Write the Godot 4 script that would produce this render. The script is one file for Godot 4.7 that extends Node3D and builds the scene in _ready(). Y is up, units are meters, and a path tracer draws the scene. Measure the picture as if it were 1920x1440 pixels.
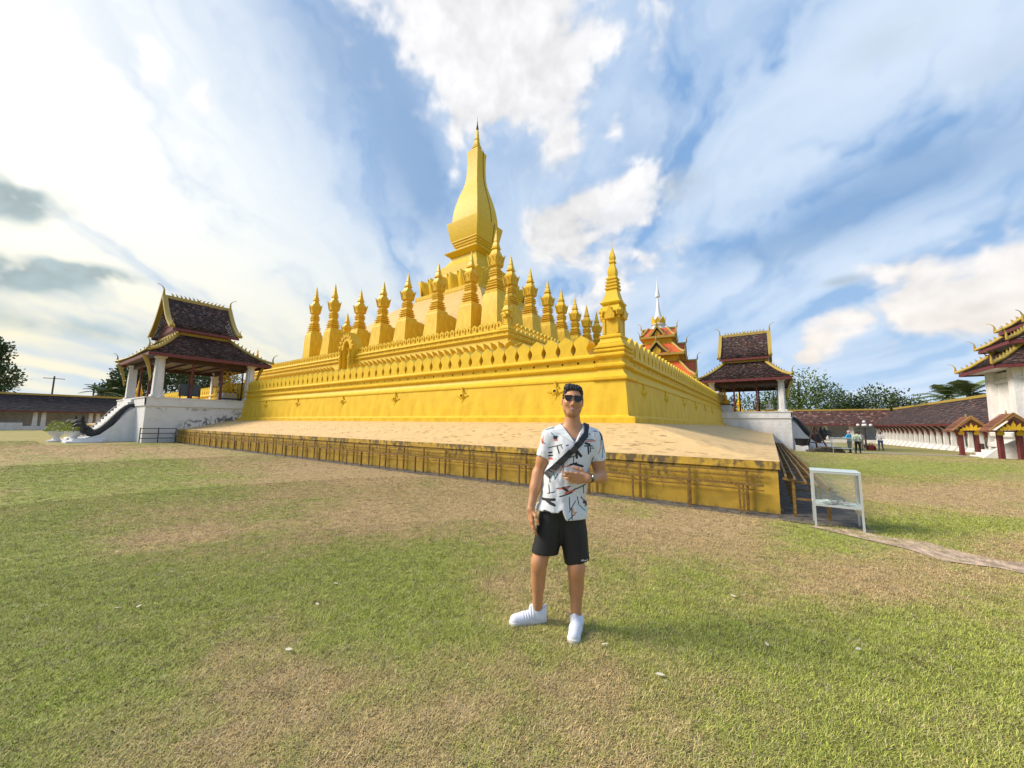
extends Node3D

# ---------------------------------------------------------------- mesh builder
class MB:
	var v := PackedVector3Array()
	var n := PackedVector3Array()
	var c := PackedColorArray()
	var uv := PackedVector2Array()
	var col := Color(1, 1, 1)
	var xf := Transform3D()
	func tri(a: Vector3, b: Vector3, d: Vector3, hint: Vector3) -> void:
		a = xf * a; b = xf * b; d = xf * d; hint = xf.basis * hint
		var k := (b - a).cross(d - a)
		if k.length_squared() < 1e-16: return
		k = k.normalized()
		if k.dot(hint) > 0.0:
			var t := b; b = d; d = t
		else:
			k = -k
		v.append(a); v.append(b); v.append(d)
		for i in 3:
			n.append(k); c.append(col); uv.append(Vector2.ZERO)
	func quad(a: Vector3, b: Vector3, d: Vector3, e: Vector3, hint: Vector3) -> void:
		tri(a, b, d, hint); tri(a, d, e, hint)
	func trin(a: Vector3, b: Vector3, d: Vector3, na: Vector3, nb: Vector3, nd: Vector3, ua := Vector2.ZERO, ub := Vector2.ZERO, ud := Vector2.ZERO) -> void:
		a = xf * a; b = xf * b; d = xf * d
		na = (xf.basis * na).normalized(); nb = (xf.basis * nb).normalized(); nd = (xf.basis * nd).normalized()
		var k := (b - a).cross(d - a)
		if k.length_squared() < 1e-18: return
		if k.dot(na + nb + nd) > 0.0:
			v.append(a); v.append(d); v.append(b)
			n.append(na); n.append(nd); n.append(nb)
			uv.append(ua); uv.append(ud); uv.append(ub)
		else:
			v.append(a); v.append(b); v.append(d)
			n.append(na); n.append(nb); n.append(nd)
			uv.append(ua); uv.append(ub); uv.append(ud)
		for i in 3: c.append(col)
	func quadn(a: Vector3, b: Vector3, d: Vector3, e: Vector3, na: Vector3, nb: Vector3, nd: Vector3, ne: Vector3) -> void:
		trin(a, b, d, na, nb, nd); trin(a, d, e, na, nd, ne)
	# box by centre and size with a small chamfer on the vertical and top edges when ch > 0
	func box(p: Vector3, s: Vector3, ch := 0.0) -> void:
		var h := s * 0.5
		if ch <= 0.0:
			taper(p, h.x, h.z, h.x, h.z, s.y)
			return
		var pts := PackedVector3Array()
		ch = minf(ch, minf(h.x, minf(h.y, h.z)) * 0.9)
		for sx in [-1, 1]:
			for sy in [-1, 1]:
				for sz in [-1, 1]:
					var q := Vector3(sx * h.x, sy * h.y, sz * h.z)
					var ax := p + q - Vector3(0, sy * ch, sz * ch)
					var ay := p + q - Vector3(sx * ch, 0, sz * ch)
					var az := p + q - Vector3(sx * ch, sy * ch, 0)
					tri(ax, ay, az, Vector3(sx, sy, sz))
		for ax in 3:
			for s1 in [-1, 1]:
				var nn := Vector3.ZERO; nn[ax] = s1
				var b := (ax + 1) % 3
				var d := (ax + 2) % 3
				var q: Array[Vector3] = []
				for k in [[-1, -1], [1, -1], [1, 1], [-1, 1]]:
					var w := Vector3.ZERO
					w[ax] = s1 * h[ax]; w[b] = k[0] * (h[b] - ch); w[d] = k[1] * (h[d] - ch)
					q.append(p + w)
				quad(q[0], q[1], q[2], q[3], nn)
			for s1 in [-1, 1]:
				for s2 in [-1, 1]:
					var b := (ax + 1) % 3
					var d := (ax + 2) % 3
					var w1 := Vector3.ZERO; var w2 := Vector3.ZERO
					w1[b] = s1 * h[b]; w1[d] = s2 * (h[d] - ch)
					w2[b] = s1 * (h[b] - ch); w2[d] = s2 * h[d]
					var e := Vector3.ZERO; e[ax] = h[ax] - ch
					var hint := Vector3.ZERO; hint[b] = s1; hint[d] = s2
					quad(p + w1 - e, p + w1 + e, p + w2 + e, p + w2 - e, hint)
	# four-sided frustum: centre p, half sizes below and above, height
	func taper(p: Vector3, x0: float, z0: float, x1: float, z1: float, hgt: float) -> void:
		var y0 := p - Vector3(0, hgt * 0.5, 0)
		var y1 := p + Vector3(0, hgt * 0.5, 0)
		var a := [y0 + Vector3(-x0, 0, -z0), y0 + Vector3(x0, 0, -z0), y0 + Vector3(x0, 0, z0), y0 + Vector3(-x0, 0, z0)]
		var b := [y1 + Vector3(-x1, 0, -z1), y1 + Vector3(x1, 0, -z1), y1 + Vector3(x1, 0, z1), y1 + Vector3(-x1, 0, z1)]
		var hs := [Vector3(0, 0, -1), Vector3(1, 0, 0), Vector3(0, 0, 1), Vector3(-1, 0, 0)]
		for i in 4:
			var j := (i + 1) % 4
			quad(a[i], a[j], b[j], b[i], hs[i])
		quad(a[0], a[1], a[2], a[3], Vector3.DOWN)
		quad(b[0], b[1], b[2], b[3], Vector3.UP)
	# bar between two points with a square section
	func bar(p: Vector3, q: Vector3, w: float, t := -1.0) -> void:
		if t < 0: t = w
		var d := (q - p).normalized()
		var s := d.cross(Vector3.UP)
		if s.length() < 0.01: s = Vector3.RIGHT
		s = s.normalized()
		var u := s.cross(d).normalized()
		s *= w * 0.5; u *= t * 0.5
		var a := [p + s + u, p - s + u, p - s - u, p + s - u]
		var b := [q + s + u, q - s + u, q - s - u, q + s - u]
		var hs := [u, -s, -u, s]
		for i in 4:
			var j := (i + 1) % 4
			quad(a[i], a[j], b[j], b[i], hs[i])
		quad(a[0], a[1], a[2], a[3], -d)
		quad(b[0], b[1], b[2], b[3], d)
	# round tube along points with radii
	func tube(pts: Array, radii: Array, sides := 8, squash := 1.0) -> void:
		var m := pts.size()
		var rings: Array = []
		var norms: Array = []
		var s := Vector3.ZERO
		for i in m:
			var d: Vector3 = (pts[mini(i + 1, m - 1)] - pts[maxi(i - 1, 0)]).normalized()
			if i == 0:
				s = d.cross(Vector3.UP)
				if s.length() < 0.05: s = d.cross(Vector3.RIGHT)
			s = (s - d * s.dot(d)).normalized()
			var u := d.cross(s).normalized()
			var r: Array = []
			var nn: Array = []
			for k in sides:
				var a := TAU * k / sides
				var o := s * cos(a) + u * sin(a) * squash
				r.append(pts[i] + o * radii[i % radii.size()])
				nn.append((s * cos(a) + u * sin(a) / squash).normalized())
			rings.append(r); norms.append(nn)
		for i in m - 1:
			for k in sides:
				var j := (k + 1) % sides
				quadn(rings[i][k], rings[i][j], rings[i + 1][j], rings[i + 1][k], norms[i][k], norms[i][j], norms[i + 1][j], norms[i + 1][k])
		for k in range(1, sides - 1):
			tri(rings[0][0], rings[0][k], rings[0][k + 1], pts[0] - pts[1])
			tri(rings[m - 1][0], rings[m - 1][k], rings[m - 1][k + 1], pts[m - 1] - pts[m - 2])
	# profile [[offset, y], ...] swept round a rectangle whose half sides are ha, hb at offset 0; offset is measured inwards
	func ring(cx: float, cz: float, ha: float, hb: float, prof: Array, smooth_deg := 25.0, faces := 15) -> void:
		var m := prof.size()
		var segn: Array = []
		for i in m - 1:
			var dx: float = -(prof[i + 1][0] - prof[i][0])
			var dy: float = prof[i + 1][1] - prof[i][1]
			segn.append(Vector2(dy, -dx).normalized())
		for i in m - 1:
			var n0: Vector2 = segn[i]
			var n1: Vector2 = segn[i]
			if i > 0 and segn[i].dot(segn[i - 1]) > cos(deg_to_rad(smooth_deg)): n0 = (segn[i] + segn[i - 1]).normalized()
			if i < m - 2 and segn[i].dot(segn[i + 1]) > cos(deg_to_rad(smooth_deg)): n1 = (segn[i] + segn[i + 1]).normalized()
			var a0: float = ha - prof[i][0]
			var b0: float = hb - prof[i][0]
			var a1: float = ha - prof[i + 1][0]
			var b1: float = hb - prof[i + 1][0]
			var y0: float = prof[i][1]
			var y1: float = prof[i + 1][1]
			var p := [Vector3(cx - a0, y0, cz + b0), Vector3(cx + a0, y0, cz + b0), Vector3(cx + a0, y0, cz - b0), Vector3(cx - a0, y0, cz - b0)]
			var q := [Vector3(cx - a1, y1, cz + b1), Vector3(cx + a1, y1, cz + b1), Vector3(cx + a1, y1, cz - b1), Vector3(cx - a1, y1, cz - b1)]
			var os := [Vector3(0, 0, 1), Vector3(1, 0, 0), Vector3(0, 0, -1), Vector3(-1, 0, 0)]
			for k in 4:
				if faces & (1 << k) == 0: continue
				var j := (k + 1) % 4
				var m0: Vector3 = os[k] * n0.x + Vector3(0, n0.y, 0)
				var m1: Vector3 = os[k] * n1.x + Vector3(0, n1.y, 0)
				quadn(p[k], p[j], q[j], q[k], m0, m0, m1, m1)
	# round lathe, profile [[radius, y], ...]
	func lathe(p: Vector3, prof: Array, sides := 12, smooth_deg := 40.0) -> void:
		var m := prof.size()
		var segn: Array = []
		for i in m - 1:
			segn.append(Vector2(prof[i + 1][1] - prof[i][1], -(prof[i + 1][0] - prof[i][0])).normalized())
		for i in m - 1:
			var n0: Vector2 = segn[i]
			var n1: Vector2 = segn[i]
			if i > 0 and segn[i].dot(segn[i - 1]) > cos(deg_to_rad(smooth_deg)): n0 = (segn[i] + segn[i - 1]).normalized()
			if i < m - 2 and segn[i].dot(segn[i + 1]) > cos(deg_to_rad(smooth_deg)): n1 = (segn[i] + segn[i + 1]).normalized()
			for k in sides:
				var a := TAU * k / sides
				var b := TAU * (k + 1) / sides
				var da := Vector3(cos(a), 0, sin(a))
				var db := Vector3(cos(b), 0, sin(b))
				var y0 := Vector3(0, prof[i][1], 0)
				var y1 := Vector3(0, prof[i + 1][1], 0)
				quadn(p + da * prof[i][0] + y0, p + db * prof[i][0] + y0, p + db * prof[i + 1][0] + y1, p + da * prof[i + 1][0] + y1,
					da * n0.x + Vector3(0, n0.y, 0), db * n0.x + Vector3(0, n0.y, 0), db * n1.x + Vector3(0, n1.y, 0), da * n1.x + Vector3(0, n1.y, 0))
	# polygon in the xy plane extruded from z0 to z1; bevel shrinks the front face a little; fan = a hole through the plate
	func prism(poly: PackedVector2Array, z0: float, z1: float, hole := PackedVector2Array(), bevel := 0.0) -> void:
		var area := 0.0
		for i in poly.size():
			var a := poly[i]; var b := poly[(i + 1) % poly.size()]
			area += a.x * b.y - b.x * a.y
		if area < 0: poly.reverse()
		var cap := poly
		if bevel > 0.0:
			var r := Geometry2D.offset_polygon(poly, -bevel)
			if r.size() > 0 and r[0].size() == poly.size():
				cap = r[0]
				# keep the same start so that rims match
				var best := 0
				for k in cap.size():
					if cap[k].distance_to(poly[0]) < cap[best].distance_to(poly[0]): best = k
				var rot := PackedVector2Array()
				for k in cap.size(): rot.append(cap[(best + k) % cap.size()])
				cap = rot
			else:
				bevel = 0.0
		var face := cap
		if hole.size() > 0:
			# join the outline and the hole with a seam from the lowest point of the hole to the nearest outline point
			var hb := 0
			for k in hole.size():
				if hole[k].y < hole[hb].y: hb = k
			var ob := 0
			for k in cap.size():
				if cap[k].distance_to(hole[hb]) < cap[ob].distance_to(hole[hb]): ob = k
			var ha := 0.0
			for i in hole.size():
				var a := hole[i]; var b := hole[(i + 1) % hole.size()]
				ha += a.x * b.y - b.x * a.y
			var hh := hole.duplicate()
			if ha > 0:
				hh.reverse()
				hb = hole.size() - 1 - hb
			face = PackedVector2Array()
			for k in cap.size() + 1: face.append(cap[(ob + k) % cap.size()] + (Vector2(0.0004, 0) if k == cap.size() else Vector2.ZERO))
			for k in hh.size() + 1: face.append(hh[(hb + k) % hh.size()] + (Vector2(0.0004, 0) if k == 0 else Vector2.ZERO))
			for k in hole.size():
				var a := hole[k]; var b := hole[(k + 1) % hole.size()]
				var cen := Vector2.ZERO
				for w in hole: cen += w / hole.size()
				var mid := cen - (a + b) * 0.5
				quad(Vector3(a.x, a.y, z0), Vector3(b.x, b.y, z0), Vector3(b.x, b.y, z1), Vector3(a.x, a.y, z1), Vector3(mid.x, mid.y, 0))
		var ids := Geometry2D.triangulate_polygon(face)
		for i in range(0, ids.size(), 3):
			var a := face[ids[i]]; var b := face[ids[i + 1]]; var d := face[ids[i + 2]]
			tri(Vector3(a.x, a.y, z1), Vector3(b.x, b.y, z1), Vector3(d.x, d.y, z1), Vector3(0, 0, signf(z1 - z0)))
			tri(Vector3(a.x, a.y, z0), Vector3(b.x, b.y, z0), Vector3(d.x, d.y, z0), Vector3(0, 0, signf(z0 - z1)))
		var zr := z1 - bevel * signf(z1 - z0)
		for i in poly.size():
			var j := (i + 1) % poly.size()
			var a := poly[i]; var b := poly[j]
			var o := Vector3(b.y - a.y, -(b.x - a.x), 0)
			quad(Vector3(a.x, a.y, z0), Vector3(b.x, b.y, z0), Vector3(b.x, b.y, zr), Vector3(a.x, a.y, zr), o)
			if bevel > 0.0:
				quad(Vector3(a.x, a.y, zr), Vector3(b.x, b.y, zr), Vector3(cap[j].x, cap[j].y, z1), Vector3(cap[i].x, cap[i].y, z1), o + Vector3(0, 0, (z1 - z0) * 0.1))
	func mesh() -> ArrayMesh:
		var arr := []
		arr.resize(Mesh.ARRAY_MAX)
		arr[Mesh.ARRAY_VERTEX] = v
		arr[Mesh.ARRAY_NORMAL] = n
		arr[Mesh.ARRAY_COLOR] = c
		arr[Mesh.ARRAY_TEX_UV] = uv
		var m := ArrayMesh.new()
		if v.size() > 0: m.add_surface_from_arrays(Mesh.PRIMITIVE_TRIANGLES, arr)
		return m

# ---------------------------------------------------------------- scene helpers
var M := {}
var taken := {}

func numbered(called: String) -> String:
	if not taken.has(called):
		taken[called] = 0
		return called
	taken[called] += 1
	return "%s_%03d" % [called, taken[called]]

func thing(called: String, label: String, category: String, at := Vector3.ZERO, turn := 0.0, group := "") -> Node3D:
	var o := Node3D.new()
	o.name = numbered(called)
	add_child(o)
	o.position = at
	o.rotation.y = turn
	o.set_meta("label", label)
	o.set_meta("category", category)
	if group != "": o.set_meta("group", group)
	return o

func node(called: String, parent: Node, at := Vector3.ZERO, turn := 0.0) -> Node3D:
	var o := Node3D.new()
	o.name = called
	parent.add_child(o, true)
	o.position = at
	o.rotation.y = turn
	return o

func put(called: String, mesh, material: Material, parent: Node = null, at := Vector3.ZERO, turn := 0.0) -> MeshInstance3D:
	var o := MeshInstance3D.new()
	o.mesh = mesh.mesh() if mesh is MB else mesh
	o.material_override = material
	if parent == null or parent == self:
		o.name = numbered(called)
		add_child(o)
	else:
		o.name = called
		parent.add_child(o, true)
	o.position = at
	o.rotation.y = turn
	return o

func structure(o: Node) -> Node:
	o.set_meta("kind", "structure")
	return o

func stuff(o: Node) -> Node:
	o.set_meta("kind", "stuff")
	return o

func tag(o: Node, label: String, category: String, group := "") -> Node:
	o.set_meta("label", label)
	o.set_meta("category", category)
	if group != "": o.set_meta("group", group)
	return o

func copy(src: Node3D, label: String, at: Vector3, turn := 0.0) -> Node3D:
	var o: Node3D = src.duplicate()
	var base := String(src.name)
	o.name = numbered(base)
	add_child(o)
	o.position = at
	o.rotation.y = turn
	o.set_meta("label", label)
	return o

func lin(r: float, g: float, b: float) -> Color:
	return Color(r, g, b).linear_to_srgb()

func mat(key: String, r: float, g: float, b: float, rough := 0.8, extra := {}) -> StandardMaterial3D:
	var m := StandardMaterial3D.new()
	m.resource_name = key
	m.albedo_color = lin(r, g, b)
	m.roughness = rough
	for k in extra: m.set(k, extra[k])
	M[key] = m
	return m

# grey or coloured tile texture: fbm of two noises mapped between colours (sRGB bytes are made from linear values)
func noise_tex(size: int, seed_: int, freq: float, octaves: int, lo: Color, hi: Color, contrast := 1.0, stretch := Vector2.ONE, mid := 0.5) -> ImageTexture:
	var nz := FastNoiseLite.new()
	nz.seed = seed_
	nz.noise_type = FastNoiseLite.TYPE_SIMPLEX_SMOOTH
	nz.frequency = freq
	nz.fractal_octaves = octaves
	var sw := int(size / stretch.x)
	var sh := int(size / stretch.y)
	var im := nz.get_seamless_image(maxi(sw, 16), maxi(sh, 16), false, false, 0.15)
	im.convert(Image.FORMAT_RGB8)
	if stretch != Vector2.ONE: im.resize(size, size, Image.INTERPOLATE_CUBIC)
	var d := im.get_data()
	var lut := PackedByteArray()
	for i in 256:
		var t := clampf((i / 255.0 - mid) * contrast + 0.5, 0, 1)
		var k := lo.lerp(hi, t).linear_to_srgb()
		lut.append(int(k.r * 255)); lut.append(int(k.g * 255)); lut.append(int(k.b * 255))
	for i in range(0, d.size(), 3):
		var q := d[i] * 3
		d[i] = lut[q]; d[i + 1] = lut[q + 1]; d[i + 2] = lut[q + 2]
	return ImageTexture.create_from_image(Image.create_from_data(size, size, false, Image.FORMAT_RGB8, d))

func bump_tex(size: int, seed_: int, freq: float, octaves: int, strength: float) -> ImageTexture:
	var nz := FastNoiseLite.new()
	nz.seed = seed_
	nz.noise_type = FastNoiseLite.TYPE_SIMPLEX_SMOOTH
	nz.frequency = freq
	nz.fractal_octaves = octaves
	var im := nz.get_seamless_image(size, size, false, false, 0.15)
	im.convert(Image.FORMAT_RGBA8)
	im.bump_map_to_normal_map(strength)
	return ImageTexture.create_from_image(im)

func tri_map(m: StandardMaterial3D, scale: float) -> void:
	m.uv1_triplanar = true
	m.uv1_world_triplanar = true
	m.uv1_scale = Vector3(scale, scale, scale)

# ground height: the lawn falls gently away on the right-hand side of the monument
func ground_y(x: float, z: float) -> float:
	return -0.0143 * maxf(0.0, -z - 9.0) * smoothstep(-14.0, -1.0, x)

func build_sky() -> ImageTexture:
	var w := 2048
	var h := 512        # upper half only; the lower half is filled flat
	# placed cloud masses: azimuth, elevation, radii in degrees, weight, kind (0 white heap, 1 grey bank, 2 thin veil, 3 blue gap)
	var blobs := [
		[-49, 51, 10, 6, 1.0, 0], [-40, 52, 9, 7, 1.0, 0], [-33, 48, 8, 5.5, 1.0, 0], [-41, 43.5, 4.5, 3.5, 0.8, 0], [-27, 41.5, 3.0, 3.6, 0.9, 0], [-21, 51, 10, 5, 0.7, 0], [-46, 60, 16, 8, 0.8, 0],
		[-18.7, 40.3, 1.5, 1.4, 0.8, 0], [-45.2, 41, 1.1, 6, 0.65, 0], [-28, 29.8, 4.5, 3.2, 0.9, 0], [-21, 32, 5, 3.0, 1.0, 0], [-15, 34, 3.5, 2.2, 0.8, 0], [-9.5, 32.5, 4.5, 2.4, 0.85, 1], [-20, 29.5, 7, 1.6, 0.6, 1],
		[-22, 20, 8, 5, 0.5, 0], [-26.5, 26.5, 5, 2.6, 0.75, 0], [-17, 29.5, 5, 2.2, 0.6, 0], [-24, 21, 10, 5, 0.8, 2], [-12, 24, 4, 1.5, 0.6, 0], [-11, 40, 5, 3, 0.5, 2], [-5, 36, 6, 3.5, 0.5, 2],
		[8, 41, 12, 6, 1.05, 2], [17, 35, 11, 6, 1.1, 2], [24, 38, 10, 8, 1.0, 2], [14, 20, 12, 2.5, 0.7, 2], [-4, 19, 10, 3, 0.6, 2], [4, 14, 8, 2.5, 0.5, 2], [13, 38, 6, 3, 0.5, 1], [22, 32, 8, 3, 0.5, 1], [5, 30, 8, 2.2, 0.9, 2], [-2, 26, 6, 1.8, 0.7, 2], [-24, 46, 3, 2.5, 0.8, 3],
		[5.0, 10.2, 1.8, 2.4, 0.9, 0], [8.5, 12.8, 2.6, 1.6, 0.95, 0], [13.5, 14.6, 2.4, 2.6, 1.0, 0], [16, 12.6, 3.4, 1.8, 0.8, 0], [20, 14.8, 3.0, 2.6, 1.0, 0], [27, 14, 6, 4, 0.9, 0], [3.0, 8.3, 2.2, 0.9, 0.7, 0], [17, 10.5, 6, 2.0, 0.6, 0], [23, 11, 6, 3, 0.7, 0], [12, 17.5, 3, 1.2, 0.5, 0], [11, 9.0, 7, 2.0, 0.4, 1], [7.6, 17.0, 2.6, 0.7, 0.9, 1], [20, 20, 3, 0.8, 0.4, 1], [15, 6, 16, 3, 0.6, 2],
		[-86, 24, 16, 9, 1.5, 2], [-102, 22, 18, 13, 1.5, 2], [-68, 19, 14, 6.5, 1.3, 2], [-76, 28, 8, 5, 0.7, 2], [-52, 18, 12, 5, 0.8, 2], [-86, 38, 10, 4, 0.35, 2],
		[-91, 20, 3.6, 1.8, 1.6, 1], [-89, 14.2, 4.5, 1.2, 1.1, 1], [-84.5, 15.3, 3, 0.8, 1.1, 1], [-92, 12.8, 6, 1.0, 0.8, 1], [-86, 9.2, 9, 1.1, 0.6, 1], [-76, 10.5, 6, 1.2, 0.3, 1], [-100, 11, 10, 2.0, 0.7, 1],
		[-78, 35.3, 1.2, 1.4, 0.7, 0], [-83, 35.5, 1.6, 2.6, 0.5, 0],
		[-62, 46, 10, 6, 1.0, 3], [-53, 38, 5, 7, 1.0, 3], [-48, 32, 4, 6, 0.8, 3], [3, 22, 8, 2.5, 1.1, 3], [15, 26, 9, 3, 1.1, 3], [-14, 38, 5, 4, 0.6, 3], [-33, 38, 5, 3, 0.6, 3]]
	var lw := 720
	var lh := 180
	var f := PackedFloat32Array()
	f.resize(lw * lh * 4)
	f.fill(0.0)
	for b in blobs:
		var ea: float = b[2] / maxf(0.3, cos(deg_to_rad(b[1]))) * cos(deg_to_rad(b[1]))
		var x0 := int(floor((b[0] - ea * 2.6) * 2.0))
		var x1 := int(ceil((b[0] + ea * 2.6) * 2.0))
		var y0 := clampi(int((90.0 - b[1] - b[3] * 2.6) * 2.0), 0, lh - 1)
		var y1 := clampi(int((90.0 - b[1] + b[3] * 2.6) * 2.0), 0, lh - 1)
		for yy in range(y0, y1 + 1):
			var de: float = ((90.0 - yy * 0.5) - b[1]) / b[3]
			for xx in range(x0, x1 + 1):
				var da: float = (xx * 0.5 - b[0]) / ea
				var k := (yy * lw + posmod(xx, lw)) * 4 + int(b[5])
				f[k] += b[4] * exp(-(da * da + de * de) * 0.9)
	var fi := Image.create_from_data(lw, lh, false, Image.FORMAT_RGBAF, f.to_byte_array())
	fi.resize(w, h, Image.INTERPOLATE_CUBIC)
	var fd := fi.get_data().to_float32_array()
	var n1 := FastNoiseLite.new()
	n1.seed = 11; n1.frequency = 1.0; n1.fractal_octaves = 6; n1.noise_type = FastNoiseLite.TYPE_SIMPLEX; n1.fractal_gain = 0.55
	var n2 := FastNoiseLite.new()
	n2.seed = 29; n2.frequency = 1.0; n2.fractal_octaves = 5; n2.noise_type = FastNoiseLite.TYPE_SIMPLEX; n2.fractal_gain = 0.5
	var out := PackedFloat32Array()
	out.resize(w * h * 2 * 3)
	var sun := Vector3(-0.82, 0.42, 0.24).normalized()
	var ca := PackedVector2Array()
	for x in w:
		var a := TAU * x / w
		ca.append(Vector2(sin(a), -cos(a)))
	for y in h:
		var el := PI * 0.5 * (1.0 - (y + 0.5) / h)
		var ce := cos(el)
		var se := sin(el)
		var deg := rad_to_deg(el)
		var lowmix := exp(-deg / 9.0)
		var blue := Vector3(0.19, 0.36, 0.66).lerp(Vector3(0.33, 0.54, 0.83), exp(-deg / 26.0))
		blue = blue.lerp(Vector3(0.58, 0.73, 0.90), lowmix * 0.9)
		var inv := 1.0 / (se + 0.16)
		for x in w:
			var d := Vector3(ca[x].x * ce, se, ca[x].y * ce)
			var k := (y * w + x) * 4
			var warp := n1.get_noise_3d(d.x * 2.2, d.y * 2.2, d.z * 2.2)
			var fine := n1.get_noise_3d(d.x * 8.0 + warp, d.y * 11.0, d.z * 8.0)
			var tiny := n1.get_noise_3d(d.x * 23.0 + 5.0, d.y * 27.0, d.z * 23.0)
			# streaks of high cloud, drawn out along one heading
			var px := (d.x * 0.574 + d.z * 0.819) * inv
			var pt := (d.x * 0.819 - d.z * 0.574) * inv
			var st := n2.get_noise_2d(px * 0.45 + warp * 0.35, pt * 1.9 + warp * 0.5)
			var g := d.dot(sun)
			var glow := exp((g - 1.0) * 9.0)
			var cloud := smoothstep(0.08, 0.95, fd[k] + fine * 1.0 * minf(1.0, fd[k] * 2.5 + 0.15) + warp * 0.15 + tiny * 0.11)
			var bank := clampf(fd[k + 1] * (1.0 + fine * 1.4) - 0.18, 0.0, 1.0)
			var veil := clampf(fd[k + 2] * (0.70 + st * 0.75 + fine * 0.25) + (st * 0.95 + 0.26 + warp * 0.3) * (1.0 - minf(1.0, fd[k + 3] * 0.9)) * 0.8 + glow * 1.0 + 0.06, 0.0, 3.0)
			veil = maxf(1.0 - exp(-veil * 1.45), minf(1.0, glow * 1.1))
			var c := blue * (1.0 - 0.12 * minf(1.0, fd[k + 3]))
			var vcol := Vector3(0.70, 0.81, 0.95).lerp(Vector3(1.25, 1.22, 1.12), clampf(glow * 1.6, 0, 1))
			vcol = vcol.lerp(Vector3(1.12, 0.98, 0.62), clampf(lowmix * 2.4 * smoothstep(-0.1, 0.6, g), 0, 0.9))
			c = c.lerp(vcol, veil * 0.92)
			var lit := 0.86 + 0.16 * glow + fine * 0.15 + tiny * 0.07 - warp * 0.18
			c = c.lerp(Vector3(0.98, 0.98, 1.0).lerp(Vector3(1.05, 0.93, 0.80), lowmix * 1.6 if lowmix < 0.6 else 0.9) * lit, cloud)
			var grey := Vector3(0.40, 0.48, 0.58) if g < 0.3 else Vector3(0.34, 0.44, 0.47)
			c = c.lerp(grey * (1.0 + fine * 0.5 + 0.35 * (1.0 - bank)), clampf(bank * 1.05, 0, 0.9) * (1.0 if fd[k] < 0.3 else 0.55))
			c *= 0.322
			var q := (y * w + x) * 3
			out[q] = maxf(c.x, 0.01); out[q + 1] = maxf(c.y, 0.01); out[q + 2] = maxf(c.z, 0.01)
	for i in range(w * h * 3, w * h * 6, 3):
		out[i] = 0.10; out[i + 1] = 0.10; out[i + 2] = 0.06
	return ImageTexture.create_from_image(Image.create_from_data(w, h * 2, false, Image.FORMAT_RGBF, out.to_byte_array()))

func _ready() -> void:
	# camera: a wide phone lens at eye height, tilted a little upwards
	var cam := Camera3D.new()
	cam.name = "camera"
	var yaw := deg_to_rad(35.0)
	var pitch := atan(75.0 / 690.0)
	var roll := 0.0102
	var fw := Vector3(-sin(yaw) * cos(pitch), sin(pitch), -cos(yaw) * cos(pitch))
	var rt := Vector3(cos(yaw), 0, -sin(yaw))
	var up := rt.cross(fw)
	add_child(cam)
	cam.transform = Transform3D(Basis(rt * cos(roll) + up * sin(roll), up * cos(roll) - rt * sin(roll), -fw), Vector3(0, 1.5, 0))
	cam.fov = rad_to_deg(2.0 * atan(720.0 / 690.0))
	cam.near = 0.05
	cam.far = 1500.0
	cam.current = true
	# sky, air and exposure
	var we := WorldEnvironment.new()
	we.name = "environment"
	var env := Environment.new()
	var sky := Sky.new()
	var pano := PanoramaSkyMaterial.new()
	pano.panorama = build_sky()
	pano.energy_multiplier = 1.0
	sky.sky_material = pano
	env.background_mode = Environment.BG_SKY
	env.sky = sky
	env.tonemap_mode = Environment.TONE_MAPPER_LINEAR
	env.tonemap_exposure = 3.3
	env.sdfgi_enabled = true
	env.ssao_enabled = true
	env.ssil_enabled = true
	we.environment = env
	add_child(we)
	# a veiled evening sun, high on the left
	var sun := DirectionalLight3D.new()
	sun.name = "sun"
	sun.light_energy = 0.5
	sun.light_color = Color(1.0, 0.95, 0.88)
	sun.light_angular_distance = 22.0
	sun.shadow_enabled = true
	add_child(sun)
	sun.look_at_from_position(Vector3(-0.72, 0.68, 0.46) * 50.0, Vector3.ZERO)
	print("sky ", Time.get_ticks_msec())
	make_materials()
	build_ground()
	print("ground ", Time.get_ticks_msec())
	build_stupa()
	print("stupa ", Time.get_ticks_msec())
	build_pavilions()
	build_galleries()
	build_gatehouse()
	build_temple()
	print("buildings ", Time.get_ticks_msec())
	build_racks()
	build_small_things()
	build_trees()
	print("things ", Time.get_ticks_msec())
	build_man()
	build_visitors()
	print("people ", Time.get_ticks_msec())
	build_grass()
	print("grass ", Time.get_ticks_msec())

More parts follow.
